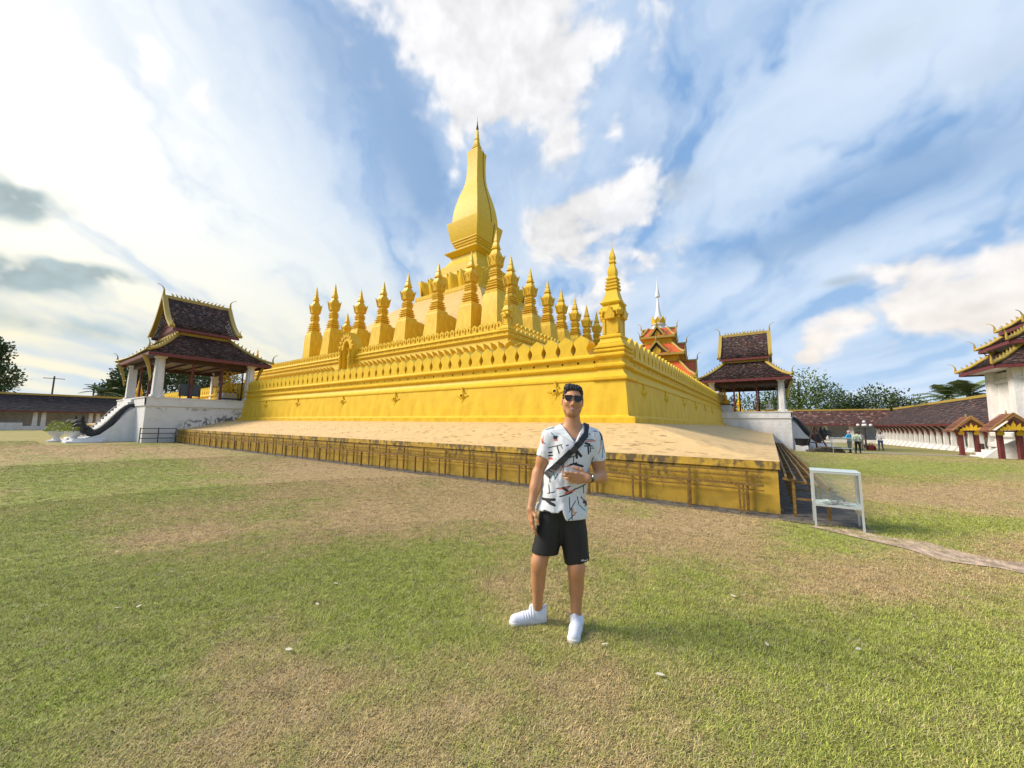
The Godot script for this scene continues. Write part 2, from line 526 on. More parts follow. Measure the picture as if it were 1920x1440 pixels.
func make_materials() -> void:
	# gold paint on plaster: brush mottling, fine relief, some gloss
	var gold_t := noise_tex(512, 3, 0.012, 5, Color(0.88, 0.85, 0.78), Color(1, 1, 1), 1.4)
	var streak := noise_tex(512, 8, 0.02, 4, Color(0.82, 0.78, 0.68), Color(1, 1, 1), 1.5, Vector2(1, 3))
	var fine_b := bump_tex(512, 5, 0.03, 5, 5.0)
	var rough_b := bump_tex(512, 15, 0.05, 4, 9.0)
	var g := mat("gold paint", 0.76, 0.515, 0.038, 0.48, {"metallic_specular": 0.3, "albedo_texture": gold_t, "normal_enabled": true, "normal_texture": fine_b, "normal_scale": 0.10, "metallic": 0.0})
	tri_map(g, 0.22)
	g = mat("gold wall", 0.76, 0.51, 0.038, 0.52, {"metallic_specular": 0.3, "albedo_texture": streak, "normal_enabled": true, "normal_texture": fine_b, "normal_scale": 0.14, "metallic": 0.0})
	tri_map(g, 0.16)
	g = mat("gold leaf", 0.72, 0.46, 0.036, 0.45, {"metallic_specular": 0.3, "albedo_texture": gold_t, "normal_enabled": true, "normal_texture": fine_b, "normal_scale": 0.2, "metallic": 0.05})
	tri_map(g, 0.4)
	g = mat("tan plaster", 0.60, 0.395, 0.105, 0.6, {"albedo_texture": gold_t})
	tri_map(g, 0.1)
	g = mat("roof gold", 0.42, 0.30, 0.055, 0.5, {"albedo_texture": gold_t})
	tri_map(g, 0.8)
	var wt := noise_tex(512, 21, 0.014, 5, Color(0.84, 0.83, 0.80), Color(1, 1, 1), 1.3, Vector2(1, 3), 0.36)
	g = mat("white plaster", 0.74, 0.73, 0.72, 0.75, {"albedo_texture": wt, "normal_enabled": true, "normal_texture": fine_b, "normal_scale": 0.3})
	tri_map(g, 0.2)
	var wd := noise_tex(256, 31, 0.03, 4, Color(0.6, 0.55, 0.5), Color(1, 1, 1), 1.4, Vector2(1, 8))
	g = mat("red wood", 0.17, 0.032, 0.032, 0.55, {"albedo_texture": wd})
	tri_map(g, 1.2)
	g = mat("dark wood", 0.075, 0.035, 0.025, 0.6, {"albedo_texture": wd})
	tri_map(g, 1.2)
	mat("tile", 1, 1, 1, 0.78, {"vertex_color_use_as_albedo": true})
	var bs := noise_tex(256, 41, 0.03, 4, Color(0.35, 0.35, 0.36), Color(1, 1, 1), 1.6)
	g = mat("black stone", 0.045, 0.048, 0.05, 0.6, {"albedo_texture": bs, "normal_enabled": true, "normal_texture": rough_b, "normal_scale": 0.8})
	tri_map(g, 1.0)
	var ct := noise_tex(512, 51, 0.02, 5, Color(0.45, 0.44, 0.42), Color(1, 1, 1), 1.5)
	g = mat("concrete", 0.13, 0.115, 0.098, 0.9, {"albedo_texture": ct, "normal_enabled": true, "normal_texture": rough_b, "normal_scale": 0.5})
	tri_map(g, 0.4)
	g = mat("pale paving", 0.42, 0.36, 0.30, 0.9, {"albedo_texture": ct})
	tri_map(g, 0.3)
	g = mat("dirt", 0.60, 0.44, 0.31, 0.95, {"albedo_texture": ct, "normal_enabled": true, "normal_texture": rough_b, "normal_scale": 0.6})
	tri_map(g, 0.5)
	var rust := noise_tex(256, 61, 0.04, 4, Color(0.50, 0.40, 0.3), Color(1, 1, 1), 1.3)
	g = mat("yellow iron", 0.24, 0.145, 0.032, 0.55, {"albedo_texture": rust})
	tri_map(g, 1.5)
	mat("aluminium", 0.62, 0.64, 0.64, 0.42, {"metallic": 0.6})
	mat("glass", 0.86, 0.95, 0.92, 0.03, {"transparency": BaseMaterial3D.TRANSPARENCY_ALPHA})
	M["glass"].albedo_color.a = 0.03
	mat("black plastic", 0.02, 0.02, 0.022, 0.5)
	mat("white paint", 0.78, 0.78, 0.76, 0.5)
	mat("paper", 0.55, 0.66, 0.62, 0.8)
	mat("orange tile", 0.66, 0.13, 0.035, 0.5, {"albedo_texture": gold_t})
	tri_map(M["orange tile"], 0.7)
	mat("leaf", 1, 1, 1, 0.6, {"vertex_color_use_as_albedo": true, "backlight": Color(0.25, 0.35, 0.1)})
	mat("bark", 0.12, 0.09, 0.065, 0.9, {"albedo_texture": wd})
	tri_map(M["bark"], 1.0)
	mat("tinted", 1, 1, 1, 0.75, {"vertex_color_use_as_albedo": true})
	mat("blade", 1, 1, 1, 0.7, {"vertex_color_use_as_albedo": true, "backlight": Color(0.2, 0.25, 0.08)})
	# lawn soil and thatch under the blades
	var lt := noise_tex(1024, 71, 0.035, 6, Color(0.38, 0.36, 0.33), Color(1, 1, 1), 1.7)
	g = mat("lawn", 1, 1, 1, 0.95, {"vertex_color_use_as_albedo": true, "albedo_texture": lt, "normal_enabled": true, "normal_texture": rough_b, "normal_scale": 0.4})
	tri_map(g, 0.7)
	# sloping skirt: sand-coloured plaster with short dark pits and scuffs
	M["skirt"] = skirt_material(fine_b)
	M["low wall"] = low_wall_material(fine_b)
	M["podium"] = podium_material(fine_b)

func paint_dash(d: PackedByteArray, w: int, h: int, x: float, y: float, ang: float, length: float, wid: float, k: Color, a: float) -> void:
	var n := int(length) + 1
	for i in n:
		var cx := x + cos(ang) * i
		var cy := y + sin(ang) * i
		var t := float(i) / n
		var r := wid * clampf(minf(t, 1.0 - t) * 7.0 + 0.35, 0.35, 1.0)
		for oy in range(int(-r) - 1, int(r) + 2):
			for ox in range(int(-r) - 1, int(r) + 2):
				if ox * ox + oy * oy > r * r + 0.3: continue
				var q := (posmod(int(cy) + oy, h) * w + posmod(int(cx) + ox, w)) * 3
				d[q] = int(lerpf(d[q], k.r * 255, a)); d[q + 1] = int(lerpf(d[q + 1], k.g * 255, a)); d[q + 2] = int(lerpf(d[q + 2], k.b * 255, a))

func skirt_material(b: Texture2D) -> StandardMaterial3D:
	var nz := FastNoiseLite.new()
	nz.seed = 77; nz.frequency = 0.006; nz.fractal_octaves = 5
	var w := 1024
	var d := PackedByteArray()
	var im := nz.get_seamless_image(w, w, false, false, 0.2)
	im.convert(Image.FORMAT_RGB8)
	d = im.get_data()
	for i in range(0, d.size(), 3):
		var t := d[i] / 255.0
		var k := Color(0.55, 0.365, 0.155).lerp(Color(0.65, 0.45, 0.205), t).linear_to_srgb()
		d[i] = int(k.r * 255); d[i + 1] = int(k.g * 255); d[i + 2] = int(k.b * 255)
	var rng := RandomNumberGenerator.new()
	rng.seed = 5
	for i in 170:
		var dark := Color(0.22, 0.12, 0.05).linear_to_srgb()
		paint_dash(d, w, w, rng.randf() * w, rng.randf() * w, rng.randf_range(-0.5, 0.5), rng.randf_range(10, 42), rng.randf_range(2.0, 5.5), dark, rng.randf_range(0.35, 0.9))
	var m := StandardMaterial3D.new()
	m.resource_name = "skirt"
	m.albedo_texture = ImageTexture.create_from_image(Image.create_from_data(w, w, false, Image.FORMAT_RGB8, d))
	m.roughness = 0.8
	m.normal_enabled = true
	m.normal_texture = b
	m.normal_scale = 0.5
	tri_map(m, 0.16)
	return m

# yellow paint with black mould hanging from the top edge and splashes at the foot
func low_wall_material(b: Texture2D) -> StandardMaterial3D:
	var w := 2048
	var h := 160
	var nz := FastNoiseLite.new()
	nz.seed = 91; nz.frequency = 0.01; nz.fractal_octaves = 5
	var nf := FastNoiseLite.new()
	nf.seed = 92; nf.frequency = 0.035; nf.fractal_octaves = 4
	var d := PackedByteArray()
	d.resize(w * h * 3)
	for x in w:
		var drip := (nf.get_noise_1d(x * 0.9) * 0.5 + 0.5) * 0.40 + (nz.get_noise_1d(x * 0.7 + 400) + 0.14) * 0.8
		for y in h:
			var t := float(y) / h
			var a := nf.get_noise_2d(x, y * 0.55)
			var g2 := nz.get_noise_2d(x * 1.2, y * 2.0)
			var k := Color(0.43, 0.265, 0.030).lerp(Color(0.57, 0.355, 0.036), clampf(0.5 + g2, 0, 1))
			var mould := clampf((drip - t * 1.7 + a * 0.8) * 1.9, 0, 1)
			if t < 0.10: mould = maxf(mould, clampf(0.10 + a * 1.6 + g2 * 1.2, 0, 1))
			mould = maxf(mould, clampf((t - 0.90 + a * 0.10 + g2 * 0.12) * 9.0, 0, 1) * 0.8)
			mould = maxf(mould, clampf((nf.get_noise_2d(x * 0.8, y * 0.12 + 300) - 0.42) * 5.0, 0, 1) * 0.6)
			k = k.lerp(Color(0.075, 0.055, 0.035), mould * 0.88)
			k = k.linear_to_srgb()
			var q := (y * w + x) * 3
			d[q] = int(k.r * 255); d[q + 1] = int(k.g * 255); d[q + 2] = int(k.b * 255)
	var m := StandardMaterial3D.new()
	m.resource_name = "low wall"
	m.albedo_texture = ImageTexture.create_from_image(Image.create_from_data(w, h, false, Image.FORMAT_RGB8, d))
	m.roughness = 0.6
	return m

# whitewash with black algae in bands
func podium_material(b: Texture2D) -> StandardMaterial3D:
	var w := 1024
	var h := 512
	var nz := FastNoiseLite.new()
	nz.seed = 101; nz.frequency = 0.008; nz.fractal_octaves = 6; nz.fractal_gain = 0.6
	var nf := FastNoiseLite.new()
	nf.seed = 102; nf.frequency = 0.05; nf.fractal_octaves = 4
	var d := PackedByteArray()
	d.resize(w * h * 3)
	for y in h:
		var t := float(y) / h
		for x in w:
			var s := float(x) / w
			var a := nz.get_noise_2d(x * 0.7, y * 1.4)
			var g2 := nf.get_noise_2d(x * 0.45, y * 0.45)
			var k := Color(0.72, 0.70, 0.67).lerp(Color(0.60, 0.57, 0.53), clampf(a + 0.1, 0, 1))
			# a patchy dirty line under the coping and a spread of algae low down towards the monument
			var m1 := exp(-pow((t - 0.165 - 0.03 * a) / 0.018, 2)) * clampf((a + g2 * 0.5 + 0.05) * 2.0, 0, 1)
			var low := smoothstep(0.0, 0.12, t - 0.24 + (s - 0.6) * 0.25) * smoothstep(0.22, 0.45, s)
			var m2 := clampf((a * 1.3 + g2 * 0.9 + 0.16) * 2.6, 0, 1) * low
			k = k.lerp(Color(0.07, 0.07, 0.065), clampf(maxf(m1 * 0.7, m2), 0, 1) * 0.85)
			k = k.linear_to_srgb()
			var q := (y * w + x) * 3
			d[q] = int(k.r * 255); d[q + 1] = int(k.g * 255); d[q + 2] = int(k.b * 255)
	var m := StandardMaterial3D.new()
	m.resource_name = "podium"
	m.albedo_texture = ImageTexture.create_from_image(Image.create_from_data(w, h, false, Image.FORMAT_RGB8, d))
	m.roughness = 0.8
	return m

# ---------------------------------------------------------------- the monument
const LX := 0.06
const LZ := -8.0
const CX := -39.07
const CZ := -44.5
const HA := 39.13
const HB := 36.5

func sq(mb: MB, prof: Array, at := Vector3.ZERO, smooth := 25.0, kx := 1.0, kz := 1.0) -> void:
	# square lathe about a point, profile [[half side, y], ...]
	var p: Array = []
	for q in prof: p.append([-q[0], q[1] + at.y])
	var keep := mb.xf
	if kx != 1.0 or kz != 1.0:
		mb.xf = mb.xf * Transform3D(Basis.from_scale(Vector3(kx, 1, kz)), Vector3(at.x * (1.0 - kx), 0, at.z * (1.0 - kz)))
	mb.ring(at.x, at.z, 0, 0, p, smooth)
	mb.xf = keep

func merlon_mesh(hgt: float, k: float, thick: float, slot: bool) -> ArrayMesh:
	var half := [[0.296, 0.0], [0.290, 0.05], [0.262, 0.08], [0.225, 0.15], [0.205, 0.23], [0.222, 0.31], [0.270, 0.39], [0.298, 0.45], [0.297, 0.50], [0.268, 0.555], [0.205, 0.605], [0.125, 0.655], [0.060, 0.70]]
	var poly := PackedVector2Array()
	for p in half: poly.append(Vector2(p[0] * k, p[1] / 0.75 * hgt))
	poly.append(Vector2(0, hgt))
	for i in range(half.size() - 1, -1, -1): poly.append(Vector2(-half[i][0] * k, half[i][1] / 0.75 * hgt))
	var hole := PackedVector2Array()
	if slot:
		for i in 10:
			var a := TAU * i / 10.0
			hole.append(Vector2(cos(a) * 0.085, hgt * 0.48 + sin(a) * 0.17))
	var mb := MB.new()
	mb.prism(poly, -thick, 0.0, hole, 0.012)
	return mb.mesh()

# a moulded band pierced by small diamond holes: runs from p along dir, faces out
func vent_band(p: Vector3, dir: Vector3, out: Vector3, length: float, hgt: float, step: float, r: float, phase := 0.0) -> MB:
	var mb := MB.new()
	var cells := int(length / step)
	var ext := length / cells
	for i in cells:
		var o := p + dir * (ext * i)
		var a := o
		var b := o + dir * ext
		var d := b + Vector3(0, hgt, 0)
		var e := a + Vector3(0, hgt, 0)
		var c := o + dir * (ext * 0.5) + Vector3(0, hgt * 0.5, 0)
		var k := [c - Vector3(0, r, 0), c + dir * r * 0.85, c + Vector3(0, r, 0), c - dir * r * 0.85]
		var m0 := o + dir * (ext * 0.5)
		var m1 := m0 + Vector3(0, hgt, 0)
		var l := o + Vector3(0, hgt * 0.5, 0)
		var q := l + dir * ext
		for t in [[a, m0, k[0]], [a, k[0], k[3]], [a, k[3], l], [m0, b, k[0]], [b, k[1], k[0]], [b, q, k[1]], [q, d, k[1]], [d, k[2], k[1]], [d, m1, k[2]], [m1, e, k[2]], [e, k[3], k[2]], [e, l, k[3]]]:
			mb.tri(t[0], t[1], t[2], out)
		var dep := -out * 0.32
		for j in 4:
			var j2 := (j + 1) % 4
			mb.quad(k[j], k[j2], k[j2] + dep, k[j] + dep, c - (k[j] + k[j2]) * 0.5)
		mb.quad(k[0] + dep, k[1] + dep, k[2] + dep, k[3] + dep, out)
	return mb

# lotus petal: leaf plate, base at y=0, bulging towards +z, tip curling over
func petal_mesh(w: float, h: float, bulge: float, curl: float, thick := 0.06) -> ArrayMesh:
	var mb := MB.new()
	var nu := 8
	var nv := 10
	var fr: Array = []
	var bk: Array = []
	for j in nv + 1:
		var v := float(j) / nv
		var hw: float = w * 0.5 * (0.80 + 0.20 * sin(v * PI * 0.7)) * sqrt(maxf(0.0, 1.0 - pow(maxf(0.0, (v - 0.36) / 0.64), 2.4)))
		var rowf: Array = []
		var rowb: Array = []
		for i in nu + 1:
			var u := -1.0 + 2.0 * i / nu
			var p := Vector3(u * hw, h * v, bulge * sin(v * PI * 0.55) * (1.0 - u * u * 0.8) + curl * pow(v, 4.0))
			rowf.append(p)
			rowb.append(p - Vector3(0, 0, thick))
		fr.append(rowf); bk.append(rowb)
	for j in nv:
		for i in nu:
			smooth_quad(mb, fr, j, i, nu, nv)
			mb.quad(bk[j][i], bk[j][i + 1], bk[j + 1][i + 1], bk[j + 1][i], Vector3(0, -0.1, -1))
		mb.quad(fr[j][0], bk[j][0], bk[j + 1][0], fr[j + 1][0], Vector3(-1, 0.2, 0))
		mb.quad(fr[j][nu], bk[j][nu], bk[j + 1][nu], fr[j + 1][nu], Vector3(1, 0.2, 0))
	for i in nu: mb.quad(fr[nv][i], fr[nv][i + 1], bk[nv][i + 1], bk[nv][i], Vector3.UP)
	return mb.mesh()

func smooth_quad(mb: MB, g: Array, j: int, i: int, nu: int, nv: int) -> void:
	var c: Array = []
	for q in [[j, i], [j, i + 1], [j + 1, i + 1], [j + 1, i]]:
		var du: Vector3 = g[q[0]][mini(q[1] + 1, nu)] - g[q[0]][maxi(q[1] - 1, 0)]
		var dv: Vector3 = g[mini(q[0] + 1, nv)][q[1]] - g[maxi(q[0] - 1, 0)][q[1]]
		var k := du.cross(dv)
		if k.length() < 1e-7: k = Vector3(0, 0.2, 1)
		if k.z < 0.0 and absf(k.z) > absf(k.y): k = -k
		c.append(k.normalized())
	mb.quadn(g[j][i], g[j][i + 1], g[j + 1][i + 1], g[j + 1][i], c[0], c[1], c[2], c[3])

func leaf_poly(w: float, h: float) -> PackedVector2Array:
	return PackedVector2Array([Vector2(-w * 0.36, 0), Vector2(-w * 0.5, h * 0.28), Vector2(-w * 0.40, h * 0.55), Vector2(-w * 0.16, h * 0.80), Vector2(0, h), Vector2(w * 0.16, h * 0.80), Vector2(w * 0.40, h * 0.55), Vector2(w * 0.5, h * 0.28), Vector2(w * 0.36, 0)])

# ornate pinnacle that marks the terrace corners; 4.15 m high at scale 1
func pinnacle(parent: Node, at: Vector3, k: float) -> Node3D:
	var o := node("corner_pinnacle", parent, at)
	o.scale = Vector3(k, k, k)
	var b := MB.new()
	sq(b, [[0.50, -0.06], [0.50, 0.05], [0.45, 0.08], [0.45, 0.14], [0.40, 0.20], [0.36, 0.30], [0.40, 0.34], [0.40, 0.40], [0.34, 0.44], [0.30, 0.46]])
	put("plinth", b, M["gold paint"], o)
	b = MB.new()
	sq(b, [[0.30, 0.46], [0.30, 1.02], [0.34, 1.05], [0.34, 1.09], [0.30, 1.12], [0.36, 1.22], [0.42, 1.28], [0.42, 1.33]])
	for s in 4:
		b.xf = Transform3D(Basis(Vector3.UP, s * PI * 0.5), Vector3.ZERO)
		b.box(Vector3(-0.24, 0.76, 0.30), Vector3(0.09, 0.56, 0.05), 0.01)
		b.box(Vector3(0.24, 0.76, 0.30), Vector3(0.09, 0.56, 0.05), 0.01)
		b.prism(PackedVector2Array([Vector2(-0.17, 1.02), Vector2(-0.19, 1.15), Vector2(-0.10, 1.30), Vector2(0, 1.50), Vector2(0.10, 1.30), Vector2(0.19, 1.15), Vector2(0.17, 1.02)]), 0.36, 0.45, PackedVector2Array(), 0.012)
		b.xf = Transform3D(Basis(Vector3.UP, s * PI * 0.5 + PI * 0.25), Vector3.ZERO)
		b.prism(PackedVector2Array([Vector2(-0.10, 1.14), Vector2(-0.14, 1.26), Vector2(0, 1.46), Vector2(0.14, 1.26), Vector2(0.10, 1.14)]), 0.46, 0.51, PackedVector2Array(), 0.01)
	b.xf = Transform3D()
	put("shrine_block", b, M["gold leaf"], o)
	b = MB.new()
	sq(b, [[0.42, 1.33], [0.34, 1.42], [0.29, 1.56], [0.36, 1.60], [0.38, 1.65], [0.33, 1.69], [0.27, 1.82], [0.215, 2.05], [0.185, 2.18]], Vector3.ZERO, 35)
	for i in 4:
		var y := 2.18 + i * 0.13
		var r := 0.235 - i * 0.013
		sq(b, [[r - 0.055, y - 0.02], [r, y], [r, y + 0.05], [r - 0.05, y + 0.075], [r - 0.05, y + 0.12]])
	put("tiered_neck", b, M["gold paint"], o)
	b = MB.new()
	sq(b, [[0.12, 2.68], [0.145, 2.78], [0.15, 2.90], [0.125, 3.02], [0.085, 3.14], [0.075, 3.20], [0.115, 3.23], [0.115, 3.27], [0.08, 3.30], [0.08, 3.36], [0.10, 3.40], [0.095, 3.48], [0.06, 3.62], [0.025, 3.76], [0.008, 3.84], [0.007, 4.25], [0.001, 4.3]], Vector3.ZERO, 45)
	put("spire", b, M["gold paint"], o)
	return o

var small_meshes := []

func small_stupa(parent: Node, at: Vector3, turn: float, k := 1.0, upright := false) -> void:
	# pedestal with battered sides, stack of mouldings, square lotus bud with leaf corners, bell and needle
	if small_meshes.is_empty():
		var a := MB.new()
		# battered pedestal, longer towards the monument
		var lv := [[1.22, 1.30, -4.2, 0.0], [1.08, 1.12, -3.9, 1.6], [0.94, 0.94, -3.2, 3.2], [0.86, 0.84, -2.3, 4.25], [0.82, 0.80, -1.60, 4.42], [0.76, 0.74, -0.95, 4.50], [0.74, 0.72, -0.80, 4.75]]
		for i in lv.size() - 1:
			var p: Array = lv[i]
			var q: Array = lv[i + 1]
			var p0 := [Vector3(-p[0], p[3], p[1]), Vector3(p[0], p[3], p[1]), Vector3(p[0], p[3], p[2]), Vector3(-p[0], p[3], p[2])]
			var q0 := [Vector3(-q[0], q[3], q[1]), Vector3(q[0], q[3], q[1]), Vector3(q[0], q[3], q[2]), Vector3(-q[0], q[3], q[2])]
			var hs := [Vector3(0, 0.2, 1), Vector3(1, 0.2, 0), Vector3(0, 0.2, -1), Vector3(-1, 0.2, 0)]
			for s in 4: a.quad(p0[s], p0[(s + 1) % 4], q0[(s + 1) % 4], q0[s], hs[s])
		a.quad(Vector3(-0.74, 4.75, 0.72), Vector3(0.74, 4.75, 0.72), Vector3(0.74, 4.75, -0.8), Vector3(-0.74, 4.75, -0.8), Vector3.UP)
		small_meshes.append(a.mesh())
		a = MB.new()
		var prof := [[0.60, 4.70], [0.60, 4.90]]
		for q in [[4.90, 0.74, 0.56], [5.14, 0.76, 0.53], [5.40, 0.66, 0.49], [5.64, 0.62, 0.46]]:
			prof.append_array([[q[1] - 0.03, q[0]], [q[1], q[0] + 0.05], [q[1], q[0] + 0.11], [q[2] + 0.04, q[0] + 0.15], [q[2], q[0] + 0.21]])
		prof.append_array([[0.45, 6.12]])
		for q in [[6.12, 0.56, 0.44], [6.34, 0.58, 0.43], [6.55, 0.55, 0.41]]:
			prof.append_array([[q[1] - 0.03, q[0]], [q[1], q[0] + 0.05], [q[1], q[0] + 0.10], [q[2], q[0] + 0.17]])
		prof.append_array([[0.41, 6.86]])
		sq(a, prof)
		small_meshes.append(a.mesh())
		a = MB.new()
		sq(a, [[0.41, 6.86], [0.47, 6.95], [0.52, 7.15], [0.58, 7.42], [0.64, 7.70], [0.68, 7.92], [0.62, 7.98], [0.52, 8.06], [0.44, 8.22], [0.36, 8.40], [0.30, 8.56], [0.26, 8.62]], Vector3.ZERO, 35)
		for s in 4:
			for e in 3:
				a.xf = Transform3D(Basis(Vector3.UP, s * PI * 0.5), Vector3.ZERO) * Transform3D(Basis(Vector3.RIGHT, 0.16), Vector3((e - 1) * 0.40, 7.0, 0.52))
				a.prism(leaf_poly(0.42, 0.85 if e == 1 else 0.72), -0.02, 0.07, PackedVector2Array(), 0.02)
			a.xf = Transform3D(Basis(Vector3.UP, s * PI * 0.5 + PI * 0.25), Vector3.ZERO) * Transform3D(Basis(Vector3.RIGHT, 0.30), Vector3(0, 7.05, 0.70))
			a.prism(leaf_poly(0.40, 1.12), -0.05, 0.06, PackedVector2Array(), 0.02)
		a.xf = Transform3D()
		small_meshes.append(a.mesh())
		a = MB.new()
		sq(a, [[0.26, 8.58], [0.40, 8.62], [0.42, 8.68], [0.36, 8.74], [0.30, 8.80], [0.33, 8.84], [0.31, 8.92], [0.25, 9.12], [0.20, 9.30], [0.235, 9.34], [0.19, 9.40], [0.15, 9.66], [0.10, 9.98], [0.065, 10.12], [0.085, 10.15], [0.05, 10.20], [0.015, 10.45], [0.001, 10.5]], Vector3.ZERO, 30)
		small_meshes.append(a.mesh())
		a = MB.new()
		sq(a, [[1.05, 0.0], [0.90, 4.25], [0.82, 4.42], [0.74, 4.50], [0.74, 4.75], [0.0, 4.76]])
		small_meshes.append(a.mesh())
	var o := node("small_stupa", parent, at, turn)
	o.scale = Vector3(1, k, 1)
	put("pedestal", small_meshes[4 if upright else 0], M["gold wall"], o)
	put("moulded_shaft", small_meshes[1], M["gold leaf"], o).scale = Vector3(0.9, 1.0, 0.9)
	put("lotus_bud", small_meshes[2], M["gold leaf"], o).scale = Vector3(0.9, 1.0, 0.9)
	put("spire", small_meshes[3], M["gold paint"], o).scale = Vector3(0.9, 1.0, 0.9)

func flower_mesh() -> Array:
	var a := MB.new()
	# raised stalks and pointed petals round a deep socket
	for s in 4:
		a.xf = Transform3D(Basis(Vector3(0, 0, 1), s * PI * 0.5), Vector3.ZERO)
		a.prism(PackedVector2Array([Vector2(-0.035, 0.10), Vector2(-0.075, 0.17), Vector2(-0.045, 0.26), Vector2(0.0, 0.36), Vector2(0.045, 0.26), Vector2(0.075, 0.17), Vector2(0.035, 0.10)]), -0.03, 0.045, PackedVector2Array(), 0.012)
		a.xf = Transform3D(Basis(Vector3(0, 0, 1), s * PI * 0.5 + PI * 0.25), Vector3.ZERO)
		a.prism(PackedVector2Array([Vector2(-0.03, 0.09), Vector2(-0.05, 0.14), Vector2(0.0, 0.21), Vector2(0.05, 0.14), Vector2(0.03, 0.09)]), -0.03, 0.035, PackedVector2Array(), 0.008)
	a.xf = Transform3D(Basis(Vector3.RIGHT, PI * 0.5), Vector3.ZERO)
	a.lathe(Vector3.ZERO, [[0.13, -0.05], [0.13, 0.04], [0.10, 0.085], [0.065, 0.095], [0.055, 0.08], [0.055, -0.02], [0.0, -0.02]], 12)
	var c := MB.new()  # dark core standing in for the shade inside the centre hole
	c.xf = Transform3D(Basis(Vector3.RIGHT, PI * 0.5), Vector3.ZERO)
	c.lathe(Vector3.ZERO, [[0.05, 0.0], [0.048, 0.07], [0.03, 0.075], [0.0, 0.06]], 10)
	return [a.mesh(), c.mesh()]

